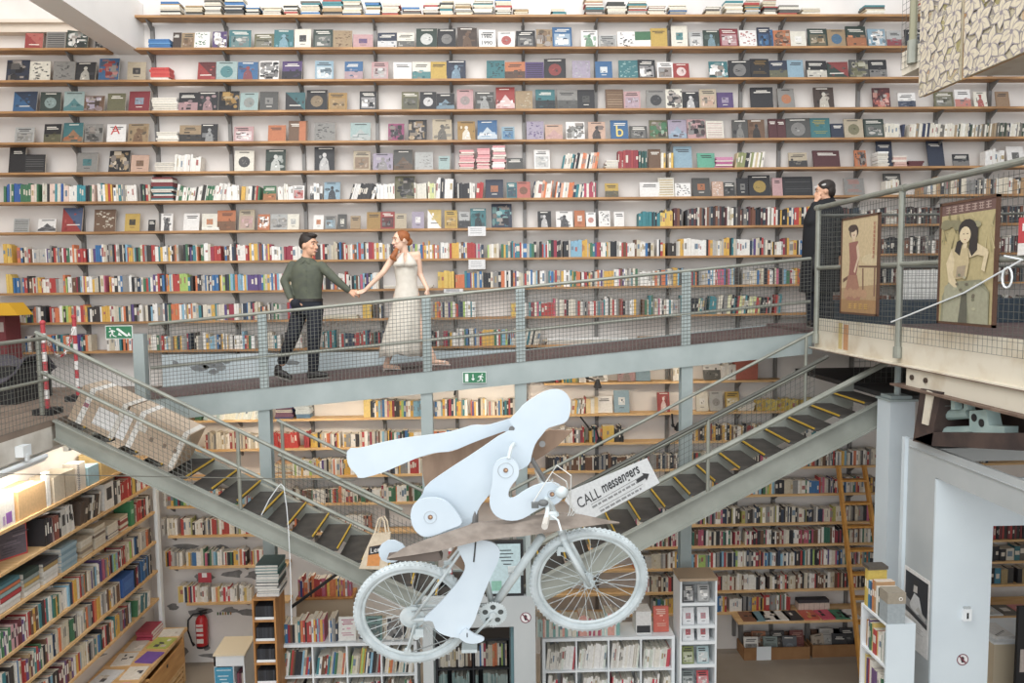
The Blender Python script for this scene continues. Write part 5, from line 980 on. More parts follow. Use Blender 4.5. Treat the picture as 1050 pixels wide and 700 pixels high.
# ------------------------------------------------------------------ signs, banner, bag, ropes
def px_quad(mb,pts,Y,c,d=.0,rev=False):
    mb.add([aY(a,b,Y)-Vector((0,d,0)) for a,b in pts],[tuple(range(len(pts)))],c)
def exit_sign(lab,x0,y0,x1,y1,Y,kind,dz=0):
    a=aY(x0,y1,Y); b=aY(x1,y0,Y); c=aY((x0+x1)/2,(y0+y1)/2,Y); W=b.x-a.x; H=b.z-a.z
    t=thing('exit_sign',lab,'sign',c,'green emergency signs')
    m=MB(); m.box(c+Vector((0,.006,0)),(W,.012,H),'dfe6e0'); m.box(c+Vector((0,-.001,0)),(W*.95,.003,H*.90),'147a4e'); m.build('sign_plate',PRINT,t)
    p=MB()
    def S(pts): p.add([(c.x+(u-.5)*W,c.y-.0035,c.z+(v-.5)*H) for u,v in pts],[tuple(range(len(pts)))],'e6eee8')
    def man(cx,s):
        S([(cx+.03*s,.78),(cx+.07*s,.86),(cx+.10*s,.78),(cx+.06*s,.70)]); S([(cx-.03*s,.68),(cx+.05*s,.70),(cx+.03*s,.42),(cx-.05*s,.42)]); S([(cx+.03*s,.66),(cx+.13*s,.55),(cx+.11*s,.50),(cx+.02*s,.58)]); S([(cx-.03*s,.68),(cx-.12*s,.58),(cx-.10*s,.52),(cx-.02*s,.6)])
        S([(cx+.0*s,.44),(cx+.10*s,.30),(cx+.08*s,.14),(cx+.05*s,.15),(cx+.05*s,.28),(cx-.03*s,.42)]); S([(cx-.01*s,.42),(cx-.07*s,.25),(cx-.16*s,.2),(cx-.15*s,.14),(cx-.04*s,.2),(cx+.03*s,.4)])
    if kind=='stair':
        man(.25,-1); S([(.42,.80),(.50,.80),(.82,.28),(.82,.14),(.74,.20),(.42,.70)]); S([(.86,.5),(.95,.2),(.80,.25)]); S([(.5,.5),(.46,.28),(.62,.22),(.6,.28)])
    else:
        man(.76,1); S([(.10,.15),(.24,.15),(.24,.85),(.10,.85)]); S([(.42,.80),(.46,.80),(.46,.42),(.52,.42),(.44,.22),(.36,.42),(.42,.42)])
    p.build('pictogram',PRINT,t)
exit_sign('green running man sign with stairs, fixed by the thick post near the cartons',108.5,333.5,135.5,347.5,8.235,'stair')
exit_sign('green running man sign with a down arrow on the walkway beam',474.5,381,498.5,393,8.265,'door')
# banner
BYY=7.235
t=thing('banner','white courier banner with black lettering and an arrow on the rising stair rail','banner',aY(640,500,BYY))
m=MB(); P=[aY(a,b,BYY) for a,b in ((579,513),(584,503),(663.5,469.5),(676.5,495),(610,530.5),(590,526))]; m.prism(P,(0,1,0),.004,'d9dcdd'); m.build('cloth',PRINT,t)
m=MB(); o_=aY(594,521.5,BYY-.003); u=(aY(651,489.5,BYY)-aY(594,521.5,BYY)).normalized(); v=Vector((-u.z,0,u.x))
w1=put_text(m,'CALL',.15,o_,u,v,'2d2f33',.15,.72); o2=o_+u*(w1+.03)+v*.02
put_text(m,'messengers',.15,o2,u,v,'2d2f33',.25,.60,.0025)
b=aY(653,493.5,BYY-.004); u2=(aY(667,484,BYY)-aY(653,493.5,BYY)).normalized(); u2=(u2+u).normalized(); v2=Vector((-u2.z,0,u2.x)); L=.145
pts=[(0,-.018),(L*.6,-.018),(L*.6,-.045),(L,0),(L*.6,.045),(L*.6,.018),(0,.018)]; m.add([b+u2*p+v2*q for p,q in pts],[tuple(range(7))],'2d2f33')
for k in range(2):
    s=o_+u*(.12+.05*k)-v*(.055+.075*k); L=.62-.12*k; m.add([s+v*.032,s+u*L+v*.032,s+u*L+v*.036,s+v*.036],[(0,1,2,3)],'55575a'); x=0
    while x<L-.03:
        d=R.uniform(.02,.06); m.add([s+u*x-v*.008,s+u*(x+d)-v*.008,s+u*(x+d)+v*.012,s+u*x+v*.012],[(0,1,2,3)],'8a8c8e'); x+=d+.012
m.build('lettering',PRINT,t)
# tote bag
t=thing('tote_bag','cream canvas tote bag with an orange and black print hanging on the stair rail','bag',aY(386,570,7.22))
m=MB(); q=[(382,548),(400.5,546.5),(399,562),(397,584),(368,583),(374,566)]
fr=[aY(a,b,7.20) for a,b in q]; m.prism(fr,(0,1,0),.05); m.build('canvas_body',mat('cream_canvas','d6c8b2',.85,0,'c7b8a0',20,4),t)
m=MB(); m.tube([aY(384,548,7.20),aY(388,532,7.23),aY(391,530,7.25),aY(394,534,7.23),aY(396,547,7.20)],.009,6); m.tube([aY(387,548,7.25),aY(391,531,7.27),aY(394,529,7.28),aY(397,534,7.27),aY(399,547,7.25)],.009,6); m.build('handles',MATS['cream_canvas'],t)
m=MB(); px_quad(m,[(378.5,560.5),(391.5,558),(389,580),(376,580)],7.198,'d98a32'); px_quad(m,[(378.6,560.5),(391.5,558.2),(390.4,567),(377.6,569)],7.1975,'22242a')
o_=aY(379.5,567.2,7.197); put_text(m,'Ler',.075,o_,(aY(390,565,7.2)-aY(379.5,567.2,7.2)),(0,0,1),'e9e6e0'); m.build('print',PRINT,t)
def rope(lab,pts,Y,r=.005,mt=WHITE):
    m=MB(); m.tube([aY(a,b,Y) for a,b in pts],r,5); o=m.build('rope',mt,None,aY(pts[0][0],pts[0][1],Y)); tag(o,lab,'rope')
rope('thin white rope looped over the carton stair rail and hanging down beside the stair',[(268,528),(276,512),(285,499),(288,496),(291,499),(294,520),(296,545),(298,590),(299,640)],7.24)
# ------------------------------------------------------------------ small lamps below the walkway
def clip_lamp(lab,pts,Y,head,lit=0,hx='222326'):
    t=thing('clip_lamp',lab,'lamp',aY(pts[0][0],pts[0][1],Y),'lamps clipped under the walkway')
    m=MB(); m.tube([aY(a,b,Y) for a,b in pts],.013,6); m.build('arm',DARK,t)
    for a,b in pts[1:-1]: m=MB(); m.ball(aY(a,b,Y),.024,'ffffff',8,6); m.build('joint',DARK,t)
    m=MB(); c=aY(head[0],head[1],Y); m.tube([c+Vector((0,.0,.05)),c+Vector((0,.03,-.05))],[.02,.055],10); m.build('lamp_shade',mat('lamp_'+hx,hx,.5),t)
clip_lamp('black jointed clip lamp under the walkway left of the messenger stair column',[(593,377),(605,380),(602,387),(612,391)],9.5,(613,393))
clip_lamp('black jointed clip lamp lower down among the shelves by the long banner rail',[(595,427),(605,440),(611,439),(614,450)],9.735,(615,452))
clip_lamp('black jointed clip lamp beside the column in front of the lower shelves',[(689,424),(690,436),(694,440)],9.735,(696,437))
clip_lamp('orange clip lamp under the walkway beam beside the down arrow sign',[(466,405),(467,399),(470,395)],9.0,(472,394),0,'d8703a')
for px,py,pw in ((325,421,7),(375,418,4),(488,407,9),(552,402,4),(625,394,4),(232,430,6),(710,388,5),(160,440,2)):
    p=aY(px,py,9.15); p.z=rz(p.x)-.30; lt=thing('shelf_lamp','small warm lamp fixed under the walkway, above the shelves near %s'%('the white wing tip' if px==375 else 'the first column' if px==325 else 'the orange lamp' if px==488 else 'the figure head' if px==552 else 'the black clip lamps' if px==625 else 'the red books' if px==232 else 'the last column' if px==710 else 'the carton stair'),'lamp',p,'warm lamps under the walkway')
    m=MB(); m.bx(p.x-.2,p.x+.2,p.y-.03,p.y+.03,p.z+.03,p.z+.06); m.build('casing',WHITE,lt)
    l=area('lamp_light',(p.x,p.y,p.z+.02),(p.x,p.y+.45,p.z-1),.4,.08,pw,WARM); l.parent=lt; l.location=(0,0,.02)
for y,pw in ((6.9,6),(8.1,3)):
    lt=thing('strip_lamp','white strip lamp under the landing above the side shelves, %s one'%('nearer' if y<7 else 'farther'),'lamp',(-4.33,y,LZ-.36)); m=MB(); m.bx(-4.42,-4.36,y-.4,y+.4,LZ-.40,LZ-.345); m.build('casing',WHITE,lt)
    l=area('lamp_light',(-4.3,y,LZ-.41),(-4.6,y,LZ-1.0),.8,.08,pw,(1,.9,.76)); l.parent=lt; l.location=(0,0,-.06)
# ------------------------------------------------------------------ portal under the lower landing, screen, dark bookcase
a=aY(433,640,7.18); b=aY(549,640,7.18); zl_=aY(500,643,7.18).z; zt_=aY(500,612,7.18).z; ox0=aY(444,660,7.18).x; ox1=aY(527,660,7.18).x
t=thing('press_portal','grey steel portal under the lower landing with a dark opening','portal',((a.x+b.x)/2,7.2,0))
m=MB(); m.bx(a.x,b.x,7.18,7.24,zl_,zt_); m.build('lintel',GREYP,t)
m=MB(); m.bx(a.x,ox0,7.18,7.24,0,zl_); m.build('jamb',GREYP,t)
m=MB(); m.bx(ox1,b.x,7.18,7.24,0,zl_); m.build('jamb',GREYP,t)
m=MB(); m.bx(ox1-.03,ox1,7.24,7.9,0,zl_); m.build('inner_panel',mat('teal_panel','5f7d84',.5),t)
c=aY(541,560,7.3); m=MB(); m.bx(c.x-.025,c.x+.025,7.185,7.235,zt_+.0005,aY(541,520,7.3).z); m.build('post',BLUEST,t)
no_sticker(aY(539,633,7.179),'round no drinks sticker on the grey portal below the front wheel',.055)
t=thing('screen','black framed screen with a pale blue picture standing on the grey portal','screen',aY(518,607,7.3))
p0=aY(498,607,7.19); p1=aY(536.5,554,7.19); m=MB(); m.bx(p0.x,p1.x,7.19,7.235,zt_+.001,p1.z); m.build('bezel',DARK,t)
m=MB(); m.bx(p0.x+.03,p1.x-.03,7.188,7.1899,zt_+.03,p1.z-.03,'b9d3d8')
for i in range(5): m.bx(p1.x-.28+.02*i,p1.x-.12+.02*(i%2),7.1865,7.1879,p1.z-.10-.035*i,p1.z-.09-.035*i,'3c4a50')
m.bx(p0.x+.06,p0.x+.16,7.1865,7.1879,zt_+.06,zt_+.16,'7fb9a4'); m.build('picture',PRINT,t)
def kallax(name,lab,cols,rowsn,x0,x1,y0,dp,ztop,cell,mt,fill,hx=None,th=.035):
    t=thing(name,lab,'bookcase',((x0+x1)/2,y0+dp/2,0)); zb=ztop-rowsn*cell-th
    m=MB(); m.bx(x0,x1,y0,y0+dp,ztop-th,ztop); m.build('top_board',mt,t)
    for s in (x0,x1-th): m=MB(); m.bx(s,s+th,y0,y0+dp,0,ztop-th); m.build('side_panel',mt,t)
    m=MB(); m.bx(x0+th,x1-th,y0+dp-.01,y0+dp,0,ztop-th); m.build('back_panel',mt,t)
    cw=(x1-x0-th)/cols
    for j in range(1,rowsn+1): m=MB(); m.bx(x0+th,x1-th,y0+.001,y0+dp-.011,ztop-th-j*cell,ztop-th-j*cell+.018); m.build('shelf',mt,t)
    for i in range(1,cols): m=MB(); m.bx(x0+i*cw+th/2-.009,x0+i*cw+th/2+.009,y0+.0005,y0+dp-.0105,ztop-th-rowsn*cell,ztop-th); m.build('divider',mt,t)
    for j in range(1,rowsn+1):
        for i in range(cols):
            z=ztop-th-j*cell+.0188; run(x0+i*cw+th+.006,x0+(i+1)*cw+th/2-.025,None,frame=(Vector((0,y0+.03,z)),Vector((1,0,0)),Vector((0,1,0)),Vector((0,0,1))),h=(cell*.55,cell*.82),dp=(.16,.22),**{'wr':(.01,.026),**fill(i,j)})
    return t
A_=aY(283,661,7.95); zt1=A_.z
kallax('bookcase','white cube bookcase under the rear wheel, row of books standing on top',4,3,A_.x,-.86,7.95,.36,zt1,.355,WHITE,lambda i,j:{'lean':.12 if j==1 else 0})
run(A_.x+.02,aY(345,655,7.95).x,None,frame=(Vector((0,7.98,zt1+.001)),Vector((1,0,0)),Vector((0,1,0)),Vector((0,0,1))),h=(.2,.27),wr=(.014,.03),dp=(.17,.22)); run(aY(346,655,7.95).x+.22,-.9,None,frame=(Vector((0,8.02,zt1+.001)),Vector((1,0,0)),Vector((0,1,0)),Vector((0,0,1))),h=(.16,.23),lean=.2,pal=['e6e1d8','d7cdb9','27282e','c9bda4'])
def flat_book(name,lab,c,wd,hg,th,hx,mo,h2,tilt=12,rz_=0,grp=None,cat=None):
    mb=MB(); mb.box((0,0,hg/2),(wd,th,hg),hx); mb.box((wd/2-.002,0,hg/2),(.005,th*.7,hg*.98),'ded6c4'); cover(mb,wd,hg,th,hx,mo,h2,R)
    o=mb.build(name); o.location=c; o.rotation_euler=(-math.radians(tilt),0,rz_); tag(o,lab,cat or name,grp); return o
for px,hx,mo,h2,lab in ((356,'e2dfd8','t','b04a6a','white book with a pink title'),(383,'6f918b','p','3c4a4a','teal grey book'),(405,'d9d4cb','x','3a3a3c','white book with dark drawings')):
    q=aY(px,655,7.99); flat_book('book',lab+' standing face out on the white bookcase behind rear wheel',(q.x,8.0,zt1+.004),.19,.26,.02,hx,mo,h2,8)
B0=aY(556,655,7.85); zt2=B0.z; B1=aY(692,655,7.85)
kallax('bookcase','white cube bookcase under the front wheel filled with pale spines',4,3,B0.x,B1.x,7.85,.36,zt2,.355,WHITE,lambda i,j:{'pal':['e9e6e0','e3ddd0','d7d2c8','ece9e4','e9e6e0','c9404f','d6dccf'],'lean':.1})
run(B0.x-.08,B1.x-.62,None,frame=(Vector((0,7.88,zt2+.001)),Vector((1,0,0)),Vector((0,1,0)),Vector((0,0,1))),h=(.18,.25),wr=(.014,.03),dp=(.17,.22),pal=['bcd8cf','e6e1d8','e3ddd0','d7cdb9','7fb0a8','b5506a','e0a090'])
q=aY(637,645,7.9); flat_book('book','red orange book standing at the corner of the right white bookcase top'.replace('right ',''),(B1.x-.13,7.95,zt2+.004),.17,.28,.03,'cf5a44','t','e6d6c4',6)
o=box_thing('box_file','white empty box file on top of the white bookcase by the red orange book','box file',B1.x-.42,B1.x-.25,7.9,8.1,zt2+.001,zt2+.26,'e2e0dc',lambda m:m.bx(B1.x-.41,B1.x-.26,7.898,7.9,zt2+.02,zt2+.1,'2f3033'))
D0=aY(446,656,8.0); D1=aY(524,656,8.0); zt3=D0.z
kallax('bookcase','dark bookcase standing inside the grey portal opening',2,3,D0.x,D1.x,8.0,.3,zt3,.33,mat('dark_shelf','24262c',.6),lambda i,j:{} if j==1 else {'pal':['7f9a96','8fa8a4','6f8f8c','a9b9b4'],'wr':(.008,.012)},None,.025)
# ------------------------------------------------------------------ lower left furniture
T0=aY(258,614,7.7); T1=aY(282,614,7.7); tz=T0.z
t=thing('media_tower','narrow wooden tower shelf packed with black disc cases','shelf',((T0.x+T1.x)/2,7.85,0)); OAK=mat('oak_veneer','b5834f',.5,0,'9c6d3e',3,6,0,(6,6,1))
m=MB(); m.bx(T0.x,T1.x,7.7,8.05,tz-.02,tz); m.build('top_board',OAK,t)
for s in (T0.x,T1.x-.018): m=MB(); m.bx(s,s+.018,7.7,8.05,0,tz-.02); m.build('side_panel',OAK,t)
m=MB(); m.bx(T0.x+.018,T1.x-.018,8.04,8.05,0,tz-.02); m.build('back_panel',OAK,t)
for j in range(8):
    z=tz-.02-.235*(j+1); m=MB(); m.bx(T0.x+.018,T1.x-.018,7.7,8.04,z,z+.018); sh=m.build('shelf',OAK,t)
    n=int((T1.x-T0.x-.05)/.0125); 
    for k in range(n):
        x=T0.x+.024+k*.0125; BULK.bx(x,x+.011,7.73,7.87,z+.0185,z+.16,R.choice(['24262c','2c3038','1f2126','3a3d45']))
    m=MB(); m.bx(T0.x+.02,T1.x-.02,7.722,7.726,z+.0185,z+.045); q=m.build('price_strip',WHITE,t); q.parent=sh
z=tz+.001
for i,(nm,c) in enumerate([('white','dfe0de'),('dark grey','3c4146'),('white','e6e5e1'),('grey','9a9c9a'),('black','26282c'),('teal','3d6f70'),('white','d9dad6'),('dark teal','2f5a5c'),('teal','447a78'),('pale teal','8fb0ac'),('dark teal','2d5558')]):
    tt=R.uniform(.026,.04); s=R.uniform(-.012,.012); mb=MB(); mb.box((0,0,tt/2),(.235,.30,tt-.001),c); mb.box((0,-.003,tt/2),(.232,.297,tt*.6),'ddd9d0'); o=mb.build('book'); o.location=((T0.x+T1.x)/2+.03+s,7.9,z); tag(o,'%s large book, %s from the bottom of the pile on the wooden tower'%(nm,ORD[i]),'book','pile on the wooden tower'); z+=tt
W0=aY(219,672,8.3); W1=aY(250,672,8.3); wz=W0.z
t=thing('display_box','white display stand with a blue poster and a cream top','stand',((W0.x+W1.x)/2,8.45,0))
m=MB(); m.prism([(W0.x,8.28,wz),(W1.x+.02,8.28,wz),(W1.x+.02,8.66,wz+.03),(W0.x,8.66,wz+.03)],(0,0,1),.02); m.build('top_board',mat('cream_board','e2d3b6',.6),t)
m=MB(); m.bx(W0.x,W1.x,8.3,8.31,wz-.13,wz-.0001); m.bx(W0.x,W0.x+.02,8.3,8.64,0,wz-.0001); m.bx(W0.x+.2,W0.x+.22,8.31,8.64,0,wz-.13); m.bx(W0.x,W1.x,8.62,8.64,0,wz-.0001); m.bx(W1.x-.02,W1.x,8.311,8.62,0,wz-.0001); m.bx(W0.x+.22,W1.x-.02,8.311,8.62,wz-.50,wz-.48); m.build('carcass',WHITE,t)
m=MB(); m.bx(W0.x+.005,W0.x+.21,8.297,8.2999,wz-.6,wz-.14,'2f9ac0'); 
for i in range(8): c=(W0.x+.1,8.2965,wz-.25-.04*i); m.bx(c[0]-.06+.02*(i%3),c[0]+.06-.02*(i%2),8.2955,8.2969,c[2],c[2]+.012,'cfe6ee')
m.bx(W0.x+.025,W0.x+.19,8.2958,8.2969,wz-.56,wz-.55,'cfe6ee'); m.bx(W0.x+.025,W0.x+.19,8.2958,8.2969,wz-.18,wz-.17,'cfe6ee'); m.build('blue_poster',PRINT,t)
for i,c in enumerate(('8a3f55','6e3a48','b9a79a','7d4a58')): 
    x=W0.x+.235+.025*i; BULK.bx(x,x+.022,8.36,8.5,wz-.479,wz-.25,c)
# fire extinguisher + sign + sticker row
c=aY(207,645,9.88); t=thing('fire_extinguisher','red fire extinguisher hanging on the peeling white wall','fire extinguisher',(c.x,c.y,c.z-.24))
RED=mat('extinguisher_red','b22a2e',.35)
m=MB(); z0=c.z-.22; m.loft([((c.x,c.y,z0),.07,.07),((c.x,c.y,z0+.01),.078,.078),((c.x,c.y,z0+.34),.078,.078),((c.x,c.y,z0+.39),.06,.06),((c.x,c.y,z0+.42),.03,.03)]); m.build('cylinder',RED,t,smooth=True)
m=MB(); m.loft([((c.x,c.y,z0-.02),.076,.076),((c.x,c.y,z0+.012),.0795,.0795)]); m.build('base_ring',DARK,t)
m=MB(); m.tube([(c.x,c.y,z0+.42),(c.x,c.y,z0+.47)],.02,8); m.bar((c.x-.03,c.y-.01,z0+.475),(c.x+.09,c.y-.01,z0+.50),.02,.012); m.bar((c.x-.02,c.y-.01,z0+.45),(c.x+.08,c.y-.01,z0+.455),.02,.01); m.build('valve',DARK,t)
m=MB(); m.tube([(c.x-.01,c.y-.01,z0+.45),(c.x-.10,c.y-.02,z0+.44),(c.x-.17,c.y-.02,z0+.36),(c.x-.18,c.y-.02,z0+.22),(c.x-.13,c.y-.03,z0+.06),(c.x-.10,c.y-.03,z0+.01)],[.012]*5+[.02],8); m.build('hose',DARK,t,smooth=True)
m=MB(); 
for i,(dz,h_,hx) in enumerate([(.06,.06,'dcd4cc'),(.16,.03,'e2c4c0'),(.22,.05,'d9cfc8'),(.29,.03,'e2c4c0')]): m.bx(c.x-.045,c.x+.045,c.y-.0795,c.y-.074,z0+dz,z0+dz+h_,hx)
m.build('label',PRINT,t); m=MB(); m.bx(c.x-.04,c.x+.04,c.y+.07,9.999,z0+.2,z0+.24); m.build('wall_hook',STEEL,t)
c=aY(214.5,587,9.90); m=MB(); m.bx(c.x-.085,c.x+.085,9.74,9.748,c.z-.07,c.z+.06,'b2283a'); m.bx(c.x-.035,c.x+.03,9.738,9.7399,c.z+.0,c.z+.06,'e4e0de'); o=m.build('fire_sign',PRINT,None,c); tag(o,'red square fire equipment sign hanging from the shelf above the extinguisher','sign')
c=aY(230,629,9.99); m=MB()
for i in range(6): m.bx(c.x-.10+.035*i,c.x-.08+.035*i,9.994,9.9995,c.z-.02,c.z+.02,R.choice(['4a6a3a','b0783a','3a3a3c','a8a23a']))
o=m.build('sticker_row',PRINT,None,c); tag(o,'row of small coloured stickers on the wall beside the extinguisher','sticker')
# small wooden shelf unit with bags behind the left bookcase
S0=aY(303,614,8.8); S1=aY(362,614,8.8); sz=S0.z
t=thing('wooden_shelf_unit','low wooden shelf unit with orange and yellow books behind the left bookcase'.replace('left ','white '),'shelf',((S0.x+S1.x)/2,8.9,0))
m=MB(); m.bx(S0.x,S1.x,8.8,9.1,sz-.02,sz); m.build('top_board',OAK,t); m=MB(); m.bx(S0.x,S1.x,8.82,8.84,0,sz-.02); m.build('front_panel',mat('beige_panel','b8a48c',.7),t); m=MB(); m.bx(S0.x,S0.x+.02,8.841,9.1,0,sz-.02); m.build('side_panel',OAK,t); m=MB(); m.bx(S1.x-.02,S1.x,8.841,9.1,0,sz-.02); m.build('side_panel',OAK,t)
run(S0.x+.02,S1.x-.02,None,frame=(Vector((0,8.84,sz+.001)),Vector((1,0,0)),Vector((0,1,0)),Vector((0,0,1))),h=(.18,.26),pal=['d9773a','dcb02e','e6e1d8','c05b78','2c4a8c','d9773a','27282e','b5322e'])
m=MB(); m.bar(aY(299,622,8.5),aY(346,588,8.5),.04,.03); o=m.build('leaning_pole',DARK,None,aY(320,606,8.5)); tag(o,'dark sloping pole in front of the low wooden shelf unit','pole')
# ------------------------------------------------------------------ white brochure rack
K0=aY(697.5,596,7.75); K1=aY(735.5,596,7.75); kz=K0.z
t=thing('brochure_rack','tall white rack of small face out booklets beside the white bookcase','rack',((K0.x+K1.x)/2,7.9,0))
for s in (K0.x,K1.x-.02): m=MB(); m.bx(s,s+.02,7.75,8.05,0,kz); m.build('side_panel',WHITE,t)
m=MB(); m.bx(K0.x+.02,K1.x-.02,8.03,8.05,0,kz); m.build('back_panel',WHITE,t); m=MB(); m.bx(K0.x-.01,K1.x+.005,7.745,8.06,kz,kz+.03); m.build('top_board',mat('brown_top','a8927a',.6),t)
rb=[(618,('4a4a4c','9a9a98')),(641,('b07078','dfe0e2')),(657.5,('b03a44','dfe2e4')),(681,('7d8a44','9fb9bc')),(706,('7d8a88','c8414a')),(730,('5a6a6a','c86a5a'))]
for i,(py,cs) in enumerate(rb):
    z=aY(716,py,7.78).z; m=MB(); m.bx(K0.x+.02,K1.x-.02,7.76,8.03,z-.018,z); sh=m.build('shelf',WHITE,t); m=MB(); m.bx(K0.x+.02,K1.x-.02,7.75,7.758,z-.018,z+.015); q=m.build('lip',WHITE,t); q.parent=sh
    for k in (0,1):
        x=K0.x+.105+k*.165; hg=min(.2,.185); flat_book('booklet','%s booklet on the %s tier of the white rack, %s slot'%(['grey picture','pink edged','red edged','green and grey','grey and red','dark grey'][i] if k==0 else ['grey landscape','pale','pale blue','pale grey','red picture','orange'][i],ORD[i],'first' if k==0 else 'second'),(x,7.80,z+.002),.13,hg,.012,'e0e1e2' if i in (1,2) else cs[k],'p' if i in (0,3,4,5) else 'q',cs[0] if i in (1,2) else 'd2d0cc',10,0,'booklets in the white rack','booklet')
# ------------------------------------------------------------------ back table, trays, ladder
Q0=aY(757,638,9.45); Q1=aY(930,635,9.45); qz=Q0.z
t=thing('book_table','long table below the back wall shelves covered with flat magazines','table',((Q0.x+Q1.x)/2,9.4,0))
m=MB(); m.bx(Q0.x,Q1.x,9.45,9.95,qz-.03,qz); m.build('tabletop',PALEWOOD,t)
for x in (Q0.x+.2,(Q0.x+Q1.x)/2,Q1.x-.2): m=MB(); m.bx(x-.025,x+.025,9.90,9.95,0,qz-.03); m.build('leg',STEEL,t)
its=[(767,'8a5a3c','brown picture'),(779,'6f9aa6','plain pale teal'),(789,'e6e2d8','white leaf print'),(800,'e3dfd6','plain white'),(812,'3a3a3c','black and white portraits'),(829,'d9604a','coral and orange'),(846,'d8506c','bright pink'),(860,'3f8a6a','green'),(871,'e6e4e0','white')]
for px,c,lab in its:
    q=aY(px,632,9.6); mb=MB(); wd=.20; mb.box((0,0,.008),(wd,.27,.016),c); mb.box((0,-.001,.008),(wd*.99,.267,.011),'e4ded2')
    if 'plain' not in lab:
        for i in range(6): mb.box((R.uniform(-.3,.3)*wd,R.uniform(-.3,.3)*.25,.0163+.0001*i),(wd*R.uniform(.15,.4),R.uniform(.03,.08),.0005),R.choice([c,'e6ded0','2f2f33','e0a04a' if 'coral' in lab else c]))
    o=mb.build('magazine'); o.location=(q.x,9.60,qz+.001); o.rotation_euler=(0,0,R.uniform(-.08,.08)); tag(o,'%s magazine lying on the long back wall table'%lab,'magazine','magazines on the back wall table')
m=MB(); z=qz+.001; x0=aY(824,620,9.6).x; x1=aY(856,620,9.6).x
box_thing('book_bundle','row of pale bundled booklets behind the coral magazine on the back table','bundle',x0,x1,9.75,9.89,z,z+.10,'d9c4b4',lambda m:[m.bx(x0+(x1-x0)*i/6-.002,x0+(x1-x0)*i/6+.002,9.748,9.75,z,z+.1,'a08a7c') for i in range(1,6)]+[m.bx(x0,x1,9.76,9.88,z+.1,z+.14,'35333a')])
for k,(pa,pb,yb,lab) in enumerate([(763,832,677,'brown cardboard tray of books on the floor with a white note'),(833,884,674,'brown cardboard tray of books on the floor beside the ladder foot')]):
    d0=ray(pa,yb); d1=ray(pb,yb); s=-EZ/d0.z; x0=d0.x*s; yy_=d0.y*s; x1=(d1*(-EZ/d1.z)).x
    t=thing('cardboard_tray',lab,'tray',((x0+x1)/2,yy_+.15,0),'trays of books on the floor'); CB=mat('tray_cardboard','99724c',.8,0,'8a6440',5,4)
    m=MB(); hh=.17; m.bx(x0,x1,yy_,yy_+.015,0,hh); m.bx(x0,x1,yy_+.285,yy_+.30,0,hh); m.bx(x0,x0+.015,yy_+.0151,yy_+.2849,0,hh); m.bx(x1-.015,x1,yy_+.0151,yy_+.2849,0,hh); m.bx(x0+.0151,x1-.0151,yy_+.0151,yy_+.2849,0,.012); m.build('tray_body',CB,t)
    if k==0: m=MB(); m.bx(x0+.17,x0+.37,yy_-.003,yy_-.0002,.0,.19); m.build('note',WHITE,t)
    cs=[('white framed portrait','e0dcd4','p','4a4440'),('orange brown','a8683a','x','5a4632'),('grey green','7f8e88','p','5f6a66'),('dark picture','3c3836','p','8a7a6a'),('dark grey','5d6064','c','7d8084'),('dark red','7a3a34','t','c9a08a')] if k==0 else [('tan portrait','b8a894','f','7d6a5a'),('grey white','bdb8b0','t','8a8680'),('black','2c2c30','n','5a5a5a'),('black','28292d','p','4a4a4c')]
    n=len(cs)
    for i,(nm,hx,mo,h2) in enumerate(cs):
        x=x0+.12+(x1-x0-.24)*i/max(n-1,1)
        flat_book('book','%s book standing face out in the %s floor tray'%(nm,'noted' if k==0 else 'ladder side')+('' if nm!='black' else ', '+('plain one' if mo=='n' else 'one with a picture')),(x,yy_+.05+.07*(i%2),.014),.19,.27 if i%2==0 else .31,.03,hx,mo,h2,14,R.uniform(-.1,.1) if not(k==1 and i==0) else .3,'books in the floor trays')
    for i in range(6):
        x=x0+.1+(x1-x0-.3)*i/5; BULK.box((x+.06,yy_+.24,.014+.13),(.16,.04,.26),R.choice(['3a3633','6d4a33','8d8a86','7d2f33','c9bda4']))
la=aY(859.5,477,9.70); lb=aY(886,477,9.70); d0=ray(884.5,706); s=-EZ/d0.z; fa=d0*s; fa.z=0.0; fb=Vector((fa.x+(lb.x-la.x)*1.25,fa.y,0))
t=thing('ladder','orange wooden ladder leaning on the shelves beside the pale blue column','ladder',fa); LW=mat('ladder_wood','d09a4e',.5,0,'bb8440',3,6,0,(6,6,1))
for p,q in ((la,fa),(lb,fb)): m=MB(); m.bar(q+Vector((0,0,.012)),p,.035,.075,'ffffff',(0,1,0)); m.build('stile',LW,t)
for i in range(1,10):
    f=(i-.35)/9.3; p=fa.lerp(la,f); q=fb.lerp(lb,f); m=MB(); m.bar(p,q,.09,.026,'ffffff',(0,0,1)); m.build('rung',LW,t)
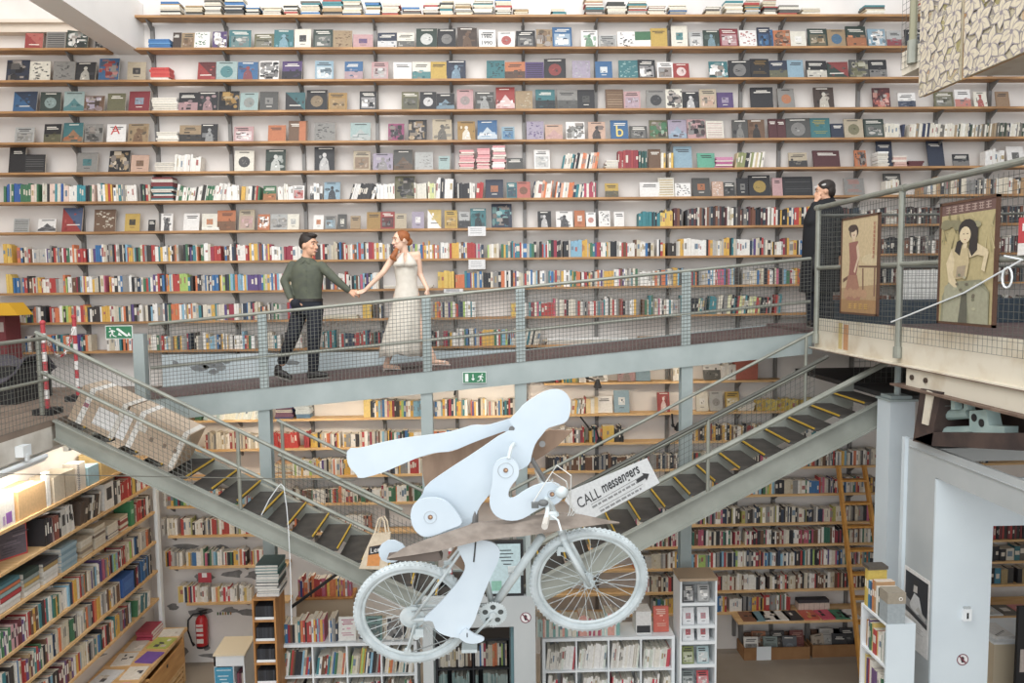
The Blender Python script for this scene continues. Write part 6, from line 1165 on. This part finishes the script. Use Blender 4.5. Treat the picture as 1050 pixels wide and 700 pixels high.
# ------------------------------------------------------------------ white bookcase beside the portal
yn,yf=5.75,6.17; e0=aY(909.5,640,yn).x; e1=aY(939,640,yn).x; ez_=aY(920,640,yn).z
t=thing('bookcase','narrow white bookcase beside the grey portal, books facing the aisle','bookcase',((e0+e1)/2,5.95,0))
m=MB(); m.bx(e0,e1,yn,yn+.02,0,ez_); m.build('end_panel',COLW,t); m=MB(); m.bx(e0,e1,yf-.02,yf,0,ez_); m.build('end_panel',WHITE,t)
m=MB(); m.bx(e1-.01,e1,yn+.0201,yf-.0201,0,ez_); m.build('back_panel',WHITE,t)
BF=lambda z:(Vector((e0+.012,0,z+.0008)),Vector((0,1,0)),Vector((1,0,0)),Vector((0,0,1)))
for i in range(6):
    z=ez_-.02-.36*i; m=MB(); m.bx(e0+.001,e1-.0101,yn+.0201,yf-.0201,z,z+.02); m.build('shelf',WHITE,t)
    if i>0: run(yn+.03,yf-.04,None,frame=BF(z+.02),h=(.2,.28),dp=(.15,.19),pal=['b5762e','e6e1d8','3b7350','d7b85a','6d4a33','2c3c52','e3dccf','b5322e','8fae9a','6b4a7a'])
y=yf-.03
for nm,c,w_,hg,g in [('yellow','cfae30',.028,.33,0),('yellow','d6b83c',.028,.32,1),('blue','2f7ea8',.03,.24,2),('dark blue','2b5a80',.03,.24,3),('orange','c9782e',.03,.27,4),('tan','b58a5a',.03,.27,5),('white','e0ddd4',.035,.24,6),('dark green','3a4a3a',.025,.24,7)]:
    mb=MB(); mb.box((.08,0,hg/2),(.16,w_,hg),c); mb.box((.081,0,hg/2+.001),(.156,w_*.7,hg),'ded6c6'); mb.box((-.0005,0,hg*.6),(.001,w_*.6,hg*.2),'e9e3d6')
    o=mb.build('book'); o.location=(e0+.012,y-w_/2,ez_+.001); y-=w_+.002; tag(o,'%s spined book on top of the narrow white bookcase, %s from the far end'%(nm,ORD[g]),'book','books on the narrow white bookcase')
t=thing('box_file','grey box file with a round finger hole at the near end of narrow white bookcase','box file',(e0+.08,yn+.08,ez_))
m=MB(); m.bx(e0+.005,e0+.15,yn+.005,y-.004,ez_+.001,ez_+.26,'9aa4a8'); m.bx(e0+.003,e0+.152,yn+.003,y-.003,ez_+.17,ez_+.262,'9a8f7c'); m.build('file_body',PRINT,t); m=MB(); m.disc((e0+.11,yn+.0029,ez_+.21),.016,(0,-1,0),.001,14,'e9e6e0'); m.disc((e0+.11,yn+.0018,ez_+.21),.010,(0,-1,0),.001,14,'8a7f6c'); m.build('finger_hole',PRINT,t)
m=MB(); m.bx(e0+.0,e0+.17,yf-.11,yf-.005,ez_+.335,ez_+.36,'4f463c'); o=m.build('dark_folder',PRINT,None,(e0+.08,yf-.06,ez_+.335)); tag(o,'dark brown folder lying across the yellow books on the narrow white bookcase','folder')
# rubber sack and picture at the ladder foot
f=ray(880,690); f=f*((.0-EZ)/f.z); t=thing('sack','grey brown slumped sack on the floor at the ladder foot','bag',(f.x+.02,f.y-.45,0)); m=MB(); m.loft([((f.x+.02,f.y-.45,.0),.17,.14),((f.x+.02,f.y-.45,.08),.19,.16),((f.x+.03,f.y-.45,.2),.15,.12),((f.x+.06,f.y-.44,.30),.05,.04)]); m.build('sack_body',mat('sack_cloth','6d655c',.9,0,'5a534c',8,5,.3),t,smooth=True)
flat_book('picture_frame','small white framed picture on the floor in front of the slumped sack',(f.x-.06,f.y-.78,.004),.2,.24,.02,'e0ddd6','p','3a4a6a',16,.3,None,'picture')
# things seen through the doorway
x0=aY(1020,648,6.9).x; t=thing('cream_cabinet','cream cabinet seen through the doorway with white leaflets on top','cabinet',(x0+.4,7.1,0)); cz=aY(1030,660,6.9).z
m=MB(); m.bx(x0,x0+.9,6.9,6.92,0,cz); m.build('front_panel',mat('cream_panel','cdbfa6',.6),t); m=MB(); m.bx(x0,x0+.02,6.921,7.4,0,cz); m.build('side_panel',MATS['cream_panel'],t); m=MB(); m.bx(x0-.01,x0+.9,6.89,7.41,cz,cz+.02); m.build('top_board',WHITE,t)
mb=MB(); mb.bx(x0+.05,x0+.25,6.95,7.25,cz+.021,cz+.05,'e4e2de'); [mb.bx(x0+.07+.03*i,x0+.09+.03*i,6.97+.02*i,7.0+.02*i,cz+.05,cz+.051,'8a8a88') for i in range(5)]; o=mb.build('leaflet_pile',PRINT,None,(x0+.15,7.1,cz+.021)); tag(o,'pile of white leaflets on the cream cabinet in the doorway','leaflets')
x1=aY(1044,640,6.6).x; t=thing('postcard_stand','black stand with small picture cards at the frame corner','stand',(x1+.2,6.6,0)); m=MB(); m.bx(x1,x1+.5,6.6,6.63,0,aY(1046,622,6.6).z); m.build('board',DARK,t)
for i in range(4): m=MB(); m.bx(x1+.03,x1+.2,6.594,6.5995,.4+.35*i,.62+.35*i,R.choice(['b5a8a0','8a5a50','9aa8b0'])); m.build('card',PRINT,t)
Q0=aY(1010,632,9.15); t=thing('book_table','side table behind the doorway with grey and pink magazines','table',(Q0.x+.7,9.4,0)); m=MB(); m.bx(Q0.x,Q0.x+1.4,9.12,9.73,Q0.z-.03,Q0.z); m.build('tabletop',PALEWOOD,t)
m=MB(); m.bx(Q0.x,Q0.x+1.4,9.2,9.22,0,Q0.z-.03); m.build('front_panel',OAK,t)
for i,(c,lab) in enumerate([('c9ced0','pale grey'),('6a6660','dark grey'),('d98a88','pink')]):
    mb=MB(); mb.box((0,0,.01),(.2,.28,.02),c); mb.box((0,0,.0203),(.1,.1,.0005),'e0dcd4'); o=mb.build('magazine'); o.location=(Q0.x+.15+.22*i,9.3,Q0.z+.001); tag(o,lab+' magazine lying on the doorway table','magazine','magazines on the doorway table')
# ------------------------------------------------------------------ upper left corner things, shelf cards
t=thing('covered_crates','black crates under a dark grey cover on the landing at the frame edge','crates',(-5.7,8.6,LZ)); m=MB(); m.bx(-6.3,-5.25,8.3,9.0,LZ+.001,LZ+.42); m.build('crate_body',DARK,t)
cv=mat('grey_cover','55525a',.85,0,'47444b',5,5); m=MB(); vs=[]; N=12
for i in range(N+1):
    for j in range(5):
        x=-6.34+1.13*i/N; y=8.25+.8*j/4; z=LZ+.43+.10*math.sin(i*1.1)*.5+.06*(i/N)+(-.18 if j in (0,4) else 0)+R.uniform(-.015,.015); vs.append((x,y,z))
m.add(vs,[(i*5+j,(i+1)*5+j,(i+1)*5+j+1,i*5+j+1) for i in range(N) for j in range(4)]); o=m.build('cover',cv,t); s=o.modifiers.new('thick','SOLIDIFY'); s.thickness=.012
p=aY(9,318,9.3); t=thing('yellow_lamp','yellow metal lamp shade at the frame edge above the landing','lamp',p); m=MB(); m.add([(p.x-.35,9.2,p.z+.09),(p.x+.06,9.2,p.z+.09),(p.x+.17,9.2,p.z-.06),(p.x-.45,9.2,p.z-.06),(p.x-.35,9.5,p.z+.09),(p.x+.06,9.5,p.z+.09),(p.x+.17,9.5,p.z-.06),(p.x-.45,9.5,p.z-.06)],[(0,1,2,3),(4,7,6,5),(0,4,5,1),(1,5,6,2),(3,7,4,0),(2,6,7,3)]); m.build('lamp_shade',mat('yellow_metal','d6a52c',.5),t); m=MB(); m.bx(p.x-.05,p.x+.02,9.5,9.95,p.z,p.z+.04); m.build('bracket',STEEL,t)
p=aY(1,332,9.4); o=box_thing('hydrant_box','dark red wall box at the frame edge under the yellow lamp','box',p.x-.3,p.x+.05,9.4,9.7,LZ+.001,p.z+.13,'7d2a30',lambda m:m.bx(p.x-.28,p.x+.03,9.398,9.4,p.z-.1,p.z+.02,'b8a8a0'))
for i,(a,b,c_,d,row) in enumerate([(480,232,498,242,'eighth'),(480.5,266,497.5,276,'ninth'),(455,296,475,300,'tenth')]):
    p=aY(a,d,9.742); q=aY(c_,b,9.742); m=MB(); m.bx(p.x,q.x,9.742,9.746,p.z,q.z,'dcdad8'); [m.bx(p.x+.03,q.x-.05,9.7415,9.742,p.z+(q.z-p.z)*f,p.z+(q.z-p.z)*f+.006,'8a8a8c') for f in (.3,.55,.75)]; o=m.build('shelf_card',PRINT,None,p); tag(o,'white paper card hanging from the %s wall shelf beside the woman'%row,'card','shelf cards')
# the uncounted rest of the books
o=BULK.build('books',PRINT); tag(o,'all the other books in the spine rows and heaps on the shelves','books',None,'stuff')
# ------------------------------------------------------------------ people
SKIN=mat('skin','d9a98c',.55); SKINW=mat('skin_fair','e6c0a8',.55); HAIRD=mat('dark_hair','2a211d',.6); HAIRR=mat('auburn_hair','a8663a',.55,0,'8a4f2b',20,4)
def fuse(mb,vox,smooth=4):
    me=bpy.data.meshes.new('tmp'); me.from_pydata(mb.v,[],mb.f); bm=bmesh.new(); bm.from_mesh(me); bmesh.ops.recalc_face_normals(bm,faces=bm.faces); bm.to_mesh(me); bm.free()
    o=bpy.data.objects.new('tmp',me); COL.objects.link(o); r=o.modifiers.new('r','REMESH'); r.mode='VOXEL'; r.voxel_size=vox; s=o.modifiers.new('s','SMOOTH'); s.iterations=smooth; s.factor=.5
    dg=bpy.context.evaluated_depsgraph_get(); n=bpy.data.meshes.new_from_object(o.evaluated_get(dg)); out=MB(); out.v=[v.co.copy() for v in n.vertices]; out.f=[tuple(p.vertices) for p in n.polygons]; out.c=['ffffff']*len(out.f)
    bpy.data.objects.remove(o); bpy.data.meshes.remove(me); bpy.data.meshes.remove(n); return out
def limb(mb,pts,rad,n=14):
    pts=[Vector(p) for p in pts]
    for i in range(len(pts)-1): mb.tube([pts[i],pts[i+1]],[rad[i],rad[i+1]],n)
    for p,r in zip(pts,rad): mb.ball(p,r,'ffffff',n,10)
def frame_of(d,up=(0,0,1)):
    d=Vector(d).normalized(); s=d.cross(Vector(up)).normalized(); return d,s,s.cross(d)
def hand(mb,w,d,palm,curl,k=1.0,th=1):
    # w: wrist, d: direction of the fingers, palm: normal out of the palm
    d=Vector(d).normalized(); pn=Vector(palm); pn=(pn-d*pn.dot(d)).normalized(); s=d.cross(pn)*th; w=Vector(w)
    pc=w+d*.045*k
    for a in (-.6,-.2,.2,.6): limb(mb,[w+s*a*.03*k,w+d*.085*k+s*a*.055*k],[.014*k,.012*k],8)
    for i,a in enumerate((-.9,-.3,.3,.9)):
        L=(.068,.078,.074,.058)[i]*k; p=w+d*.085*k+s*a*.036*k; q=p+(d*math.cos(curl*.5)+pn*math.sin(curl*.5))*L*.45; r_=q+(d*math.cos(curl*1.2)+pn*math.sin(curl*1.2))*L*.32; e=r_+(d*math.cos(curl*1.8)+pn*math.sin(curl*1.8))*L*.25
        limb(mb,[p,q,r_,e],[.0095*k,.009*k,.008*k,.007*k],8)
    p=w+d*.025*k-s*.028*k; q=p+(d*.7-s*.6+pn*.3).normalized()*.035*k; e=q+(d*.9-s*.15+pn*.4).normalized()*.03*k; limb(mb,[p,q,e],[.013*k,.011*k,.008*k],8)
def head(mb,c,f,up,h):
    # h: height of the head; f: facing direction
    f=Vector(f).normalized(); up=Vector(up).normalized(); s=f.cross(up).normalized(); up=s.cross(f); M=Matrix((f,s,up)).transposed(); c=Vector(c); k=h/.23
    mb.ball(c+up*.02*k-f*.008*k,(.098*k,.077*k,.098*k),'ffffff',20,14,M); mb.ball(c-up*.045*k+f*.025*k,(.062*k,.058*k,.072*k),'ffffff',18,12,M)
    mb.ball(c-up*.095*k+f*.062*k,(.022*k,.026*k,.018*k),'ffffff',10,8,M)
    limb(mb,[c+up*.012*k+f*.088*k,c-up*.028*k+f*.108*k],[.009*k,.014*k],8); 
    for a in (-1,1):
        mb.ball(c-up*.03*k+f*.098*k+s*.012*k*a,(.010*k,.008*k,.008*k),'ffffff',8,6,M); mb.ball(c-up*.008*k+s*.078*k*a-f*.008*k,(.018*k,.009*k,.030*k),'ffffff',10,8,M); mb.ball(c-up*.02*k+f*.066*k+s*.034*k*a,(.02*k,.024*k,.022*k),'ffffff',10,8,M)
        mb.ball(c+up*.034*k+f*.082*k+s*.03*k*a,(.012*k,.026*k,.008*k),'ffffff',10,8,M)
    mb.ball(c-up*.062*k+f*.088*k,(.010*k,.022*k,.008*k),'ffffff',10,8,M)
    return f,s,up,M,k
def face_parts(t,c,f,s,up,M,k,brow,lip):
    m=MB(); c=Vector(c)
    for a in (-1,1): m.ball(c+up*.012*k+f*.074*k+s*.031*k*a,(.0125*k,.013*k,.006*k),'cfc4ba',10,8,M); m.ball(c+up*.012*k+f*.083*k+s*.031*k*a,(.005*k,.008*k,.006*k),'33291f',8,6,M)
    m.build('eyes',PRINT,t)
    m=MB()
    for a in (-1,1): limb(m,[c+up*.036*k+f*.094*k+s*.012*k*a,c+up*.042*k+f*.090*k+s*.034*k*a,c+up*.034*k+f*.078*k+s*.055*k*a],[.004*k]*3,6)
    m.build('eyebrows',brow,t)
    m=MB(); m.ball(c-up*.060*k+f*.0945*k,(.006*k,.025*k,.006*k),'ffffff',10,6,M); m.ball(c-up*.068*k+f*.092*k,(.006*k,.021*k,.006*k),'ffffff',10,6,M); m.build('mouth',lip,t)
    m=MB(); m.ball(c-up*.0635*k+f*.0975*k,(.004*k,.018*k,.0028*k),'ffffff',10,6,M); m.build('teeth',WHITE,t)
def J(px,py,dy,Y=8.85): return aY(px,py,Y+dy)
def G(X0,Y0,a,b,dy=0): return J(X0+a/5.8333,Y0+b/5.8333,dy)
# ---- man
floor_at=lambda x:rz(x)
man=thing('person','man in an olive green shirt and dark trousers walking with one hand in his pocket','person',(J(316,384,0).x,8.85,rz(J(316,384,0).x)),'couple holding hands')
m=MB(); hc=J(317,251.5,0); hf=(.86,-.42,-.02); 
f,s,up,M,k=head(m,hc,hf,(.04,0,1),.245)
neck=J(314,266,.02); limb(m,[hc-up*.05-f*.01,neck,neck-Vector((0,0,.06))],[.058,.058,.066])
shL=J(300,272.5,.05); shR=J(329.5,273,-.01); mid=J(315,285,.02); wst=J(315.5,304,.02); hip=J(316,315,.02)
def torso(m,g=1.0):
    m.loft([(hip-Vector((0,0,.06)),.155*g,.11*g),(hip,.165*g,.12*g),(wst,.158*g,.112*g),(J(315,294,.02),.17*g,.115*g),(mid,.185*g,.12*g),(J(315,277,.02),.178*g,.115*g),(J(314.5,272,.02),.155*g,.095*g),(J(314,268,.02),.118*g,.08*g),(J(314,265,.02),.08*g,.066*g)],n=22)
    limb(m,[shL+Vector((.02,0,-.005)),shR+Vector((-.02,0,-.005))],[.056*g,.056*g])
torso(m,.94)
elL=J(291.5,288,.0); wrL=J(298.5,308,-.10); haL=J(304.5,312.5,-.12); elR=J(344.5,287,-.06); wrR=J(358.5,298.6,-.04)
limb(m,[shL,elL,wrL],[.055,.042,.028]); limb(m,[shR,elR,wrR],[.055,.042,.027])
hand(m,wrL,(haL-wrL),(.3,1,0),.5,.95,-1)
cl=J(366.5,300.5,-.04); hand(m,wrR,(cl-wrR),(.1,.6,-.6),.9,.95,1)
kL=J(299.5,346,-.03); aL=J(289.5,372,.10); kR=J(322,345.5,-.08); aR=J(321.5,380,-.04)
hL=J(308,317,.04); hR=J(323,317,0)
limb(m,[hL,kL,aL],[.085,.058,.040]); limb(m,[hR,kR,aR],[.085,.058,.040])
body=fuse(m,.0075,3); body.build('body',SKIN,man,smooth=True)
face_parts(man,hc,f,s,up,M,k,HAIRD,mat('lips','b5706a',.5))
m=MB(); m.ball(hc+up*.048*k-f*.022*k,(.098*k,.086*k,.082*k),'ffffff',22,14,M); m.ball(hc+up*.02*k-f*.06*k,(.055*k,.080*k,.075*k),'ffffff',16,12,M); m.ball(hc+up*.105*k+f*.03*k,(.07*k,.06*k,.03*k),'ffffff',16,10,M); m.ball(hc+up*.10*k-f*.03*k,(.075*k,.068*k,.035*k),'ffffff',16,10,M)
fuse(m,.008,2).build('hair',HAIRD,man,smooth=True)
m=MB(); torso(m,1.04); limb(m,[shL,elL,wrL+(elL-wrL)*.12],[.061,.051,.038]); limb(m,[shR,elR,wrR+(elR-wrR)*.12],[.061,.051,.038])
limb(m,[neck-Vector((0,0,.035)),neck-Vector((0,0,.01))],[.078,.072])
sh=fuse(m,.010,4).build('shirt',mat('olive_shirt','5b5f50',.8,0,'50544a',12,3),man,smooth=True)
m=MB()
for a in (-1,1): q=neck-Vector((0,0,.012))+Vector((.02*a+.01,-.075,-.01)); m.prism([q+Vector((-.03*a,.012,.028)),q+Vector((.03*a,.02,.032)),q+Vector((.035*a,-.012,-.035)),q+Vector((.0,-.016,-.012))],(0,-1,0),.008)
c_=m.build('collar',MATS['olive_shirt'],man); 
m=MB()
for i in range(6): q=J(316.5,273+5*i,0); m.disc((q.x,8.87-.127-.004*(1 if i>0 else 0),q.z),.006,(0,-1,0),.004,8)
m.build('buttons',mat('button_grey','3c3f36',.5),man)
m=MB(); m.loft([(hip-Vector((0,0,.09)),.165,.125),(hip-Vector((0,0,.02)),.178,.132),(J(315.5,307,.02),.172,.125)],n=22)
limb(m,[hL,kL,aL+Vector((0,0,.03))],[.102,.078,.060]); limb(m,[hR,kR,aR+Vector((0,0,.03))],[.102,.078,.060]); limb(m,[wrL+(haL-wrL)*.7,haL+Vector((.0,.03,-.05))],[.06,.06])
fuse(m,.010,4).build('trousers',mat('navy_trousers','1f222b',.85),man,smooth=True)
m=MB(); q=J(315.5,307.5,.02); m.loft([(q-Vector((0,0,.016)),.178,.131),(q+Vector((0,0,.016)),.177,.13)],n=24); m.build('belt',mat('belt','2a2522',.5),man)
SHOE=mat('dark_shoe','2a2626',.45)
def shoe(t,heel,toe,r,m_,nm='shoe'):
    heel,toe=Vector(heel),Vector(toe); m=MB(); limb(m,[heel+Vector((0,0,.045)),heel.lerp(toe,.5)+Vector((0,0,.04)),toe+Vector((0,0,.026))],[r,r*.92,r*.62],12); limb(m,[heel+Vector((0,0,.03)),heel+Vector((.01,0,.09))],[r,r*.95],12)
    o=fuse(m,.008,3).build(nm,m_,t,smooth=True)
    s_=MB(); d=(toe-heel); d.normalize(); n=Vector((0,0,1)); sd=d.cross(n).normalized(); pts=[]
    for i in range(14): a=2*math.pi*i/14; pts.append(heel.lerp(toe,.5)+d*math.cos(a)*((toe-heel).length*.5+.045)+sd*math.sin(a)*r*1.02)
    s_.prism(pts,(d.cross(sd)),-.016 if d.cross(sd).z>0 else .016); q=s_.build('sole',mat('shoe_sole','8a8680',.6),t); q.parent=o
fz=lambda x:rz(x)+.018
aLx=J(288,384,.10); toeL=J(296,386,.0); hx=J(285,377,.12)
shoe(man,(hx.x,8.95,fz(hx.x)+.06),(hx.x+.15,8.93,fz(hx.x+.15)),.047,SHOE)
hx=J(319,384,-.02); shoe(man,(hx.x,8.81,fz(hx.x)),(hx.x+.19,8.77,fz(hx.x+.19)),.047,SHOE)
# ---- woman
wom=thing('person','red haired woman in a long white halter dress looking back over her shoulder','person',(J(415,380,0).x,8.85,rz(J(415,380,0).x)),'couple holding hands')
m=MB(); hc=J(411,246.5,0); f,s,up,M,k=head(m,hc,(-.85,-.50,-.08),(-.06,0,1),.225)
neck=J(415.5,260,.03); limb(m,[hc-up*.05-f*.012,neck,neck-Vector((0,0,.05))],[.047,.045,.052])
shL=J(403,264,.0); shR=J(428,261.3,.06)
m.loft([(J(417,312,.03),.15,.115),(J(417,304,.03),.16,.12),(J(417,296,.03),.135,.1),(J(417,289,.03),.118,.088),(J(416.5,281,.03),.128,.095),(J(416,272,.03),.14,.105),(J(416,266,.03),.14,.085),(J(415.5,262.5,.03),.10,.06)],n=22)
limb(m,[shL,shR],[.045,.045])
elL=J(393,279,-.06); wrL=J(374.5,297.5,-.05); elR=J(430.8,281,.08); wrR=J(438.5,296.5,.0)
limb(m,[shL,elL,wrL],[.044,.034,.023]); limb(m,[shR,elR,wrR],[.044,.034,.023])
hand(m,wrL,(cl-wrL),(.1,-.5,.6),.9,.86,1); hand(m,wrR,(J(439,304,-.02)-wrR),(-.6,.3,0),.5,.86,1)
hL=J(411,316,.02); hR=J(423,316,.04); kL=J(405,347,.02); kR=J(433,344,.02); aL=J(397,371,.06); aR=J(444.5,366,-.02)
limb(m,[hL,kL,aL],[.09,.056,.033]); limb(m,[hR,kR,aR],[.09,.056,.033])
fL0=Vector((aL.x-.02,aL.y,fz(aL.x)+.045)); fL1=Vector((aL.x+.14,aL.y-.04,fz(aL.x+.14)+.014)); fR0=Vector((aR.x-.0,aR.y,fz(aR.x)+.05)); fR1=Vector((aR.x+.17,aR.y-.03,fz(aR.x+.17)+.014))
limb(m,[aL,fL0],[.033,.032]); limb(m,[fL0,fL1],[.032,.022]); limb(m,[aR,fR0],[.033,.032]); limb(m,[fR0,fR1],[.032,.022])
fuse(m,.0072,3).build('body',SKINW,wom,smooth=True)
face_parts(wom,hc,f,s,up,M,k,HAIRR,mat('red_lips','b8524f',.5))
m=MB(); m.ball(hc+up*.046*k-f*.024*k,(.097*k,.086*k,.078*k),'ffffff',22,14,M); m.ball(hc+up*.03*k-f*.055*k,(.06*k,.083*k,.07*k),'ffffff',16,12,M); m.ball(hc-up*.02*k-f*.10*k-s*.0*k,(.05*k,.05*k,.05*k),'ffffff',14,10,M)
for a in (-1,1): m.ball(hc+up*.03*k+s*.075*k*a+f*.02*k,(.03*k,.012*k,.045*k),'ffffff',10,8,M)
fuse(m,.008,2).build('hair',HAIRR,wom,smooth=True)
m=MB(); p0=hc+f*-.02-up*.04+s*(-.07*k if (s*-1).y<0 else .07*k); limb(m,[J(407.5,254,-.02),J(405,259.5,-.08),J(402.5,263.5,-.10),J(405.5,266.5,-.10)],[.022,.032,.034,.016],10); fuse(m,.008,2).build('hair_lock',HAIRR,wom,smooth=True)
DRESS=mat('white_dress','dcd5c9',.8,0,'d2cabd',14,3,.05)
m=MB(); rings=[]
N=40
def dring(c,rx,ry,wav,ph): return [Vector(c)+Vector(((rx*(1+wav*math.sin(9*2*math.pi*i/N+ph)))*math.cos(2*math.pi*i/N),(ry*(1+wav*math.sin(9*2*math.pi*i/N+ph)))*math.sin(2*math.pi*i/N),0)) for i in range(N)]
prof=[((411.5,363.5,.03),.262,.22,.06),((411.8,356,.03),.255,.21,.055),((413,345,.03),.235,.195,.045),((415,330,.03),.205,.165,.03),((416.5,316,.03),.178,.142,.015),((417,306,.03),.163,.128,.0),((417,297,.03),.138,.106,0),((417,290,.03),.122,.094,0),((416.7,283,.03),.129,.101,0),((416.3,276,.03),.14,.113,0),((416,271.5,.03),.138,.112,0)]
for c,rx,ry,wv_ in prof: rings.append(dring(J(*c),rx,ry,wv_,c[1]*.02))
for i in range(N):      # uneven hem
    rings[0][i].z += .02*math.sin(3*2*math.pi*i/N)+.012*math.sin(7*2*math.pi*i/N)
vs=[p for r_ in rings for p in r_]; fs=[(i*N+k_,i*N+(k_+1)%N,(i+1)*N+(k_+1)%N,(i+1)*N+k_) for i in range(len(rings)-1) for k_ in range(N)]
m.add(vs,fs); dr=m.build('dress',DRESS,wom,smooth=True); so=dr.modifiers.new('thick','SOLIDIFY'); so.thickness=.006
m=MB()
for sgn,rows_ in ((-1,((273,402.8,415,-.088,-.10),(269.5,404.3,414.6,-.095,-.105),(266.5,406.2,414,-.085,-.09),(263.5,408.8,413.8,-.065,-.07),(261,411,414,-.045,-.045),(259,412.6,414.6,-.025,-.03))),(1,((273,414.8,428.3,-.10,-.075),(269.5,415.4,427,-.105,-.082),(266.5,416.4,425.4,-.09,-.075),(263.5,417,423.2,-.07,-.055),(261,417.2,421.2,-.045,-.035),(259,417,419.6,-.03,-.015)))):
    vs=[]
    for yy2,xa_,xb_,da,db in rows_: vs+=[J(xa_,yy2,da),J((xa_+xb_)/2,yy2,min(da,db)-.005),J(xb_,yy2,db)]
    m.add(vs,[(3*i+j,3*i+j+1,3*i+j+4,3*i+j+3) for i in range(5) for j in range(2)])
st=m.build('halter_straps',DRESS,wom,smooth=True); so=st.modifiers.new('thick','SOLIDIFY'); so.thickness=.008; so.offset=0
SHW=mat('white_shoe','e0d6ce',.5)
for a,(p0,p1) in enumerate(((fL0,fL1),(fR0,fR1))):
    m=MB(); d=(p1-p0); m.prism([p0+Vector((-.03,-.028,-.03)),p1+Vector((.03,-.026,-.012)),p1+Vector((.03,.026,-.012)),p0+Vector((-.03,.028,-.03))],(0,0,1),-.008); m.tube([p0+Vector((-.015,0,-.03)),Vector((p0.x-.02,p0.y,rz(p0.x)+.001))],[.014,.007],8); limb(m,[p0.lerp(p1,.75)+Vector((0,-.026,0)),p0.lerp(p1,.78)+Vector((0,0,.024)),p0.lerp(p1,.75)+Vector((0,.026,0))],[.008]*3,8); m.build('shoe',SHW,wom)
# ---- browser in black on the platform
Yb=8.75; b=lambda px,py,dy=0:aY(px,py,Yb+dy)
gx=b(841,250).x
per=thing('person','person in a long black coat behind the platform fence, hand raised to the face','person',(gx,Yb,PZ))
m=MB(); hc=b(845.5,196); f,s,up,M,k=head(m,hc,(-.93,.30,-.15),(0,0,1),.235)
limb(m,[hc-up*.05,b(847.5,207)],[.055,.06])
zf=PZ
m.loft([((gx,Yb,zf+.80),.15,.12),((gx,Yb,zf+1.0),.16,.13),((gx+.02,Yb,zf+1.25),.17,.125),((gx+.04,Yb,zf+1.38),.17,.11),((gx+.05,Yb,zf+1.46),.09,.07)])
limb(m,[(gx-.08,Yb,zf+.8),(gx-.08,Yb,zf+.45),(gx-.08,Yb,zf+.06)],[.08,.06,.04]); limb(m,[(gx+.08,Yb,zf+.8),(gx+.08,Yb,zf+.45),(gx+.08,Yb,zf+.06)],[.08,.06,.04])
w1=b(836.5,207.5,-.02); e1=b(832,228,-.05); s1=b(836,216,0); limb(m,[s1,e1,w1],[.055,.045,.028]); hand(m,w1,(b(838.5,200,-.02)-w1),(.8,.2,0),.7,.9,1)
s2=(gx+.18,Yb-.02,zf+1.36); e2=(gx+.22,Yb-.04,zf+1.08); w2=(gx-.20,Yb-.12,zf+.90); limb(m,[s2,e2,(gx+.20,Yb-.1,zf+.84)],[.055,.045,.028]); hand(m,(gx+.20,Yb-.1,zf+.84),(0,-.1,-1),(-1,0,0),.5,.9,1)
fuse(m,.0085,3).build('body',SKIN,per,smooth=True)
face_parts(per,hc,f,s,up,M,k,HAIRD,MATS['lips'])
m=MB(); m.ball(hc+up*.045*k-f*.025*k,(.10*k,.088*k,.085*k),'ffffff',22,14,M); m.ball(hc-up*.0*k-f*.06*k,(.06*k,.083*k,.09*k),'ffffff',16,12,M); fuse(m,.008,2).build('hair',HAIRD,per,smooth=True)
m=MB(); m.tube([hc+up*.062*k+f*.09*k,hc+up*.066*k+s*.085*k,hc+up*.07*k-f*.095*k+up*.01,hc+up*.066*k-s*.085*k],.012,8,'ffffff',True); m.ball(hc+up*.075*k+s*.06*k-f*.01,(.03,.02,.016)); m.build('hair_band',mat('pale_band','cfcdca',.6),per)
CO=mat('black_coat','191a1e',.85)
m=MB(); m.loft([((gx,Yb,zf+.42),.235,.18),((gx,Yb,zf+.8),.21,.17),((gx+.0,Yb,zf+1.05),.205,.165),((gx+.02,Yb,zf+1.28),.215,.155),((gx+.04,Yb,zf+1.40),.19,.13),((gx+.05,Yb,zf+1.50),.11,.09)]); limb(m,[s1,e1,w1+(e1-w1)*.15],[.078,.068,.05]); limb(m,[s2,e2,(gx+.20,Yb-.1,zf+.88)],[.078,.068,.05]); limb(m,[b(847.5,209.5,-.03),b(849.5,206.5,.03)],[.075,.075])
fuse(m,.012,4).build('coat',CO,per,smooth=True)
m=MB(); limb(m,[(gx-.08,Yb,zf+.6),(gx-.08,Yb,zf+.10)],[.09,.065]); limb(m,[(gx+.08,Yb,zf+.6),(gx+.08,Yb,zf+.10)],[.09,.065]); fuse(m,.012,3).build('trousers',MATS['navy_trousers'],per,smooth=True)
for a in (-.08,.08): shoe(per,(gx+a,Yb+.05,zf+.018),(gx+a-.05,Yb-.12,zf+.018),.046,SHOE)
# the dark shoulder bag at the coat's side
m=MB(); m.loft([((gx-.13,Yb-.235,zf+.62),.06,.04),((gx-.13,Yb-.235,zf+.72),.075,.045),((gx-.12,Yb-.235,zf+.86),.06,.035)]); o=m.build('shoulder_bag',mat('black_bag','232326',.6),None,(gx-.13,Yb-.235,zf+.62),True); tag(o,'small black bag hanging at the side of the person in the black coat','bag')
dups={k_:v for k_,v in LABELS.items() if len(v)>1}
for k_,v in dups.items(): print('DUP LABEL',k_,v[:4])
longl=[k_ for k_ in LABELS if len(k_.split())>16 or len(k_.split())<4]
print('LONG',longl[:10],len(longl)); print('BOOKS',NB[0],LB[0])
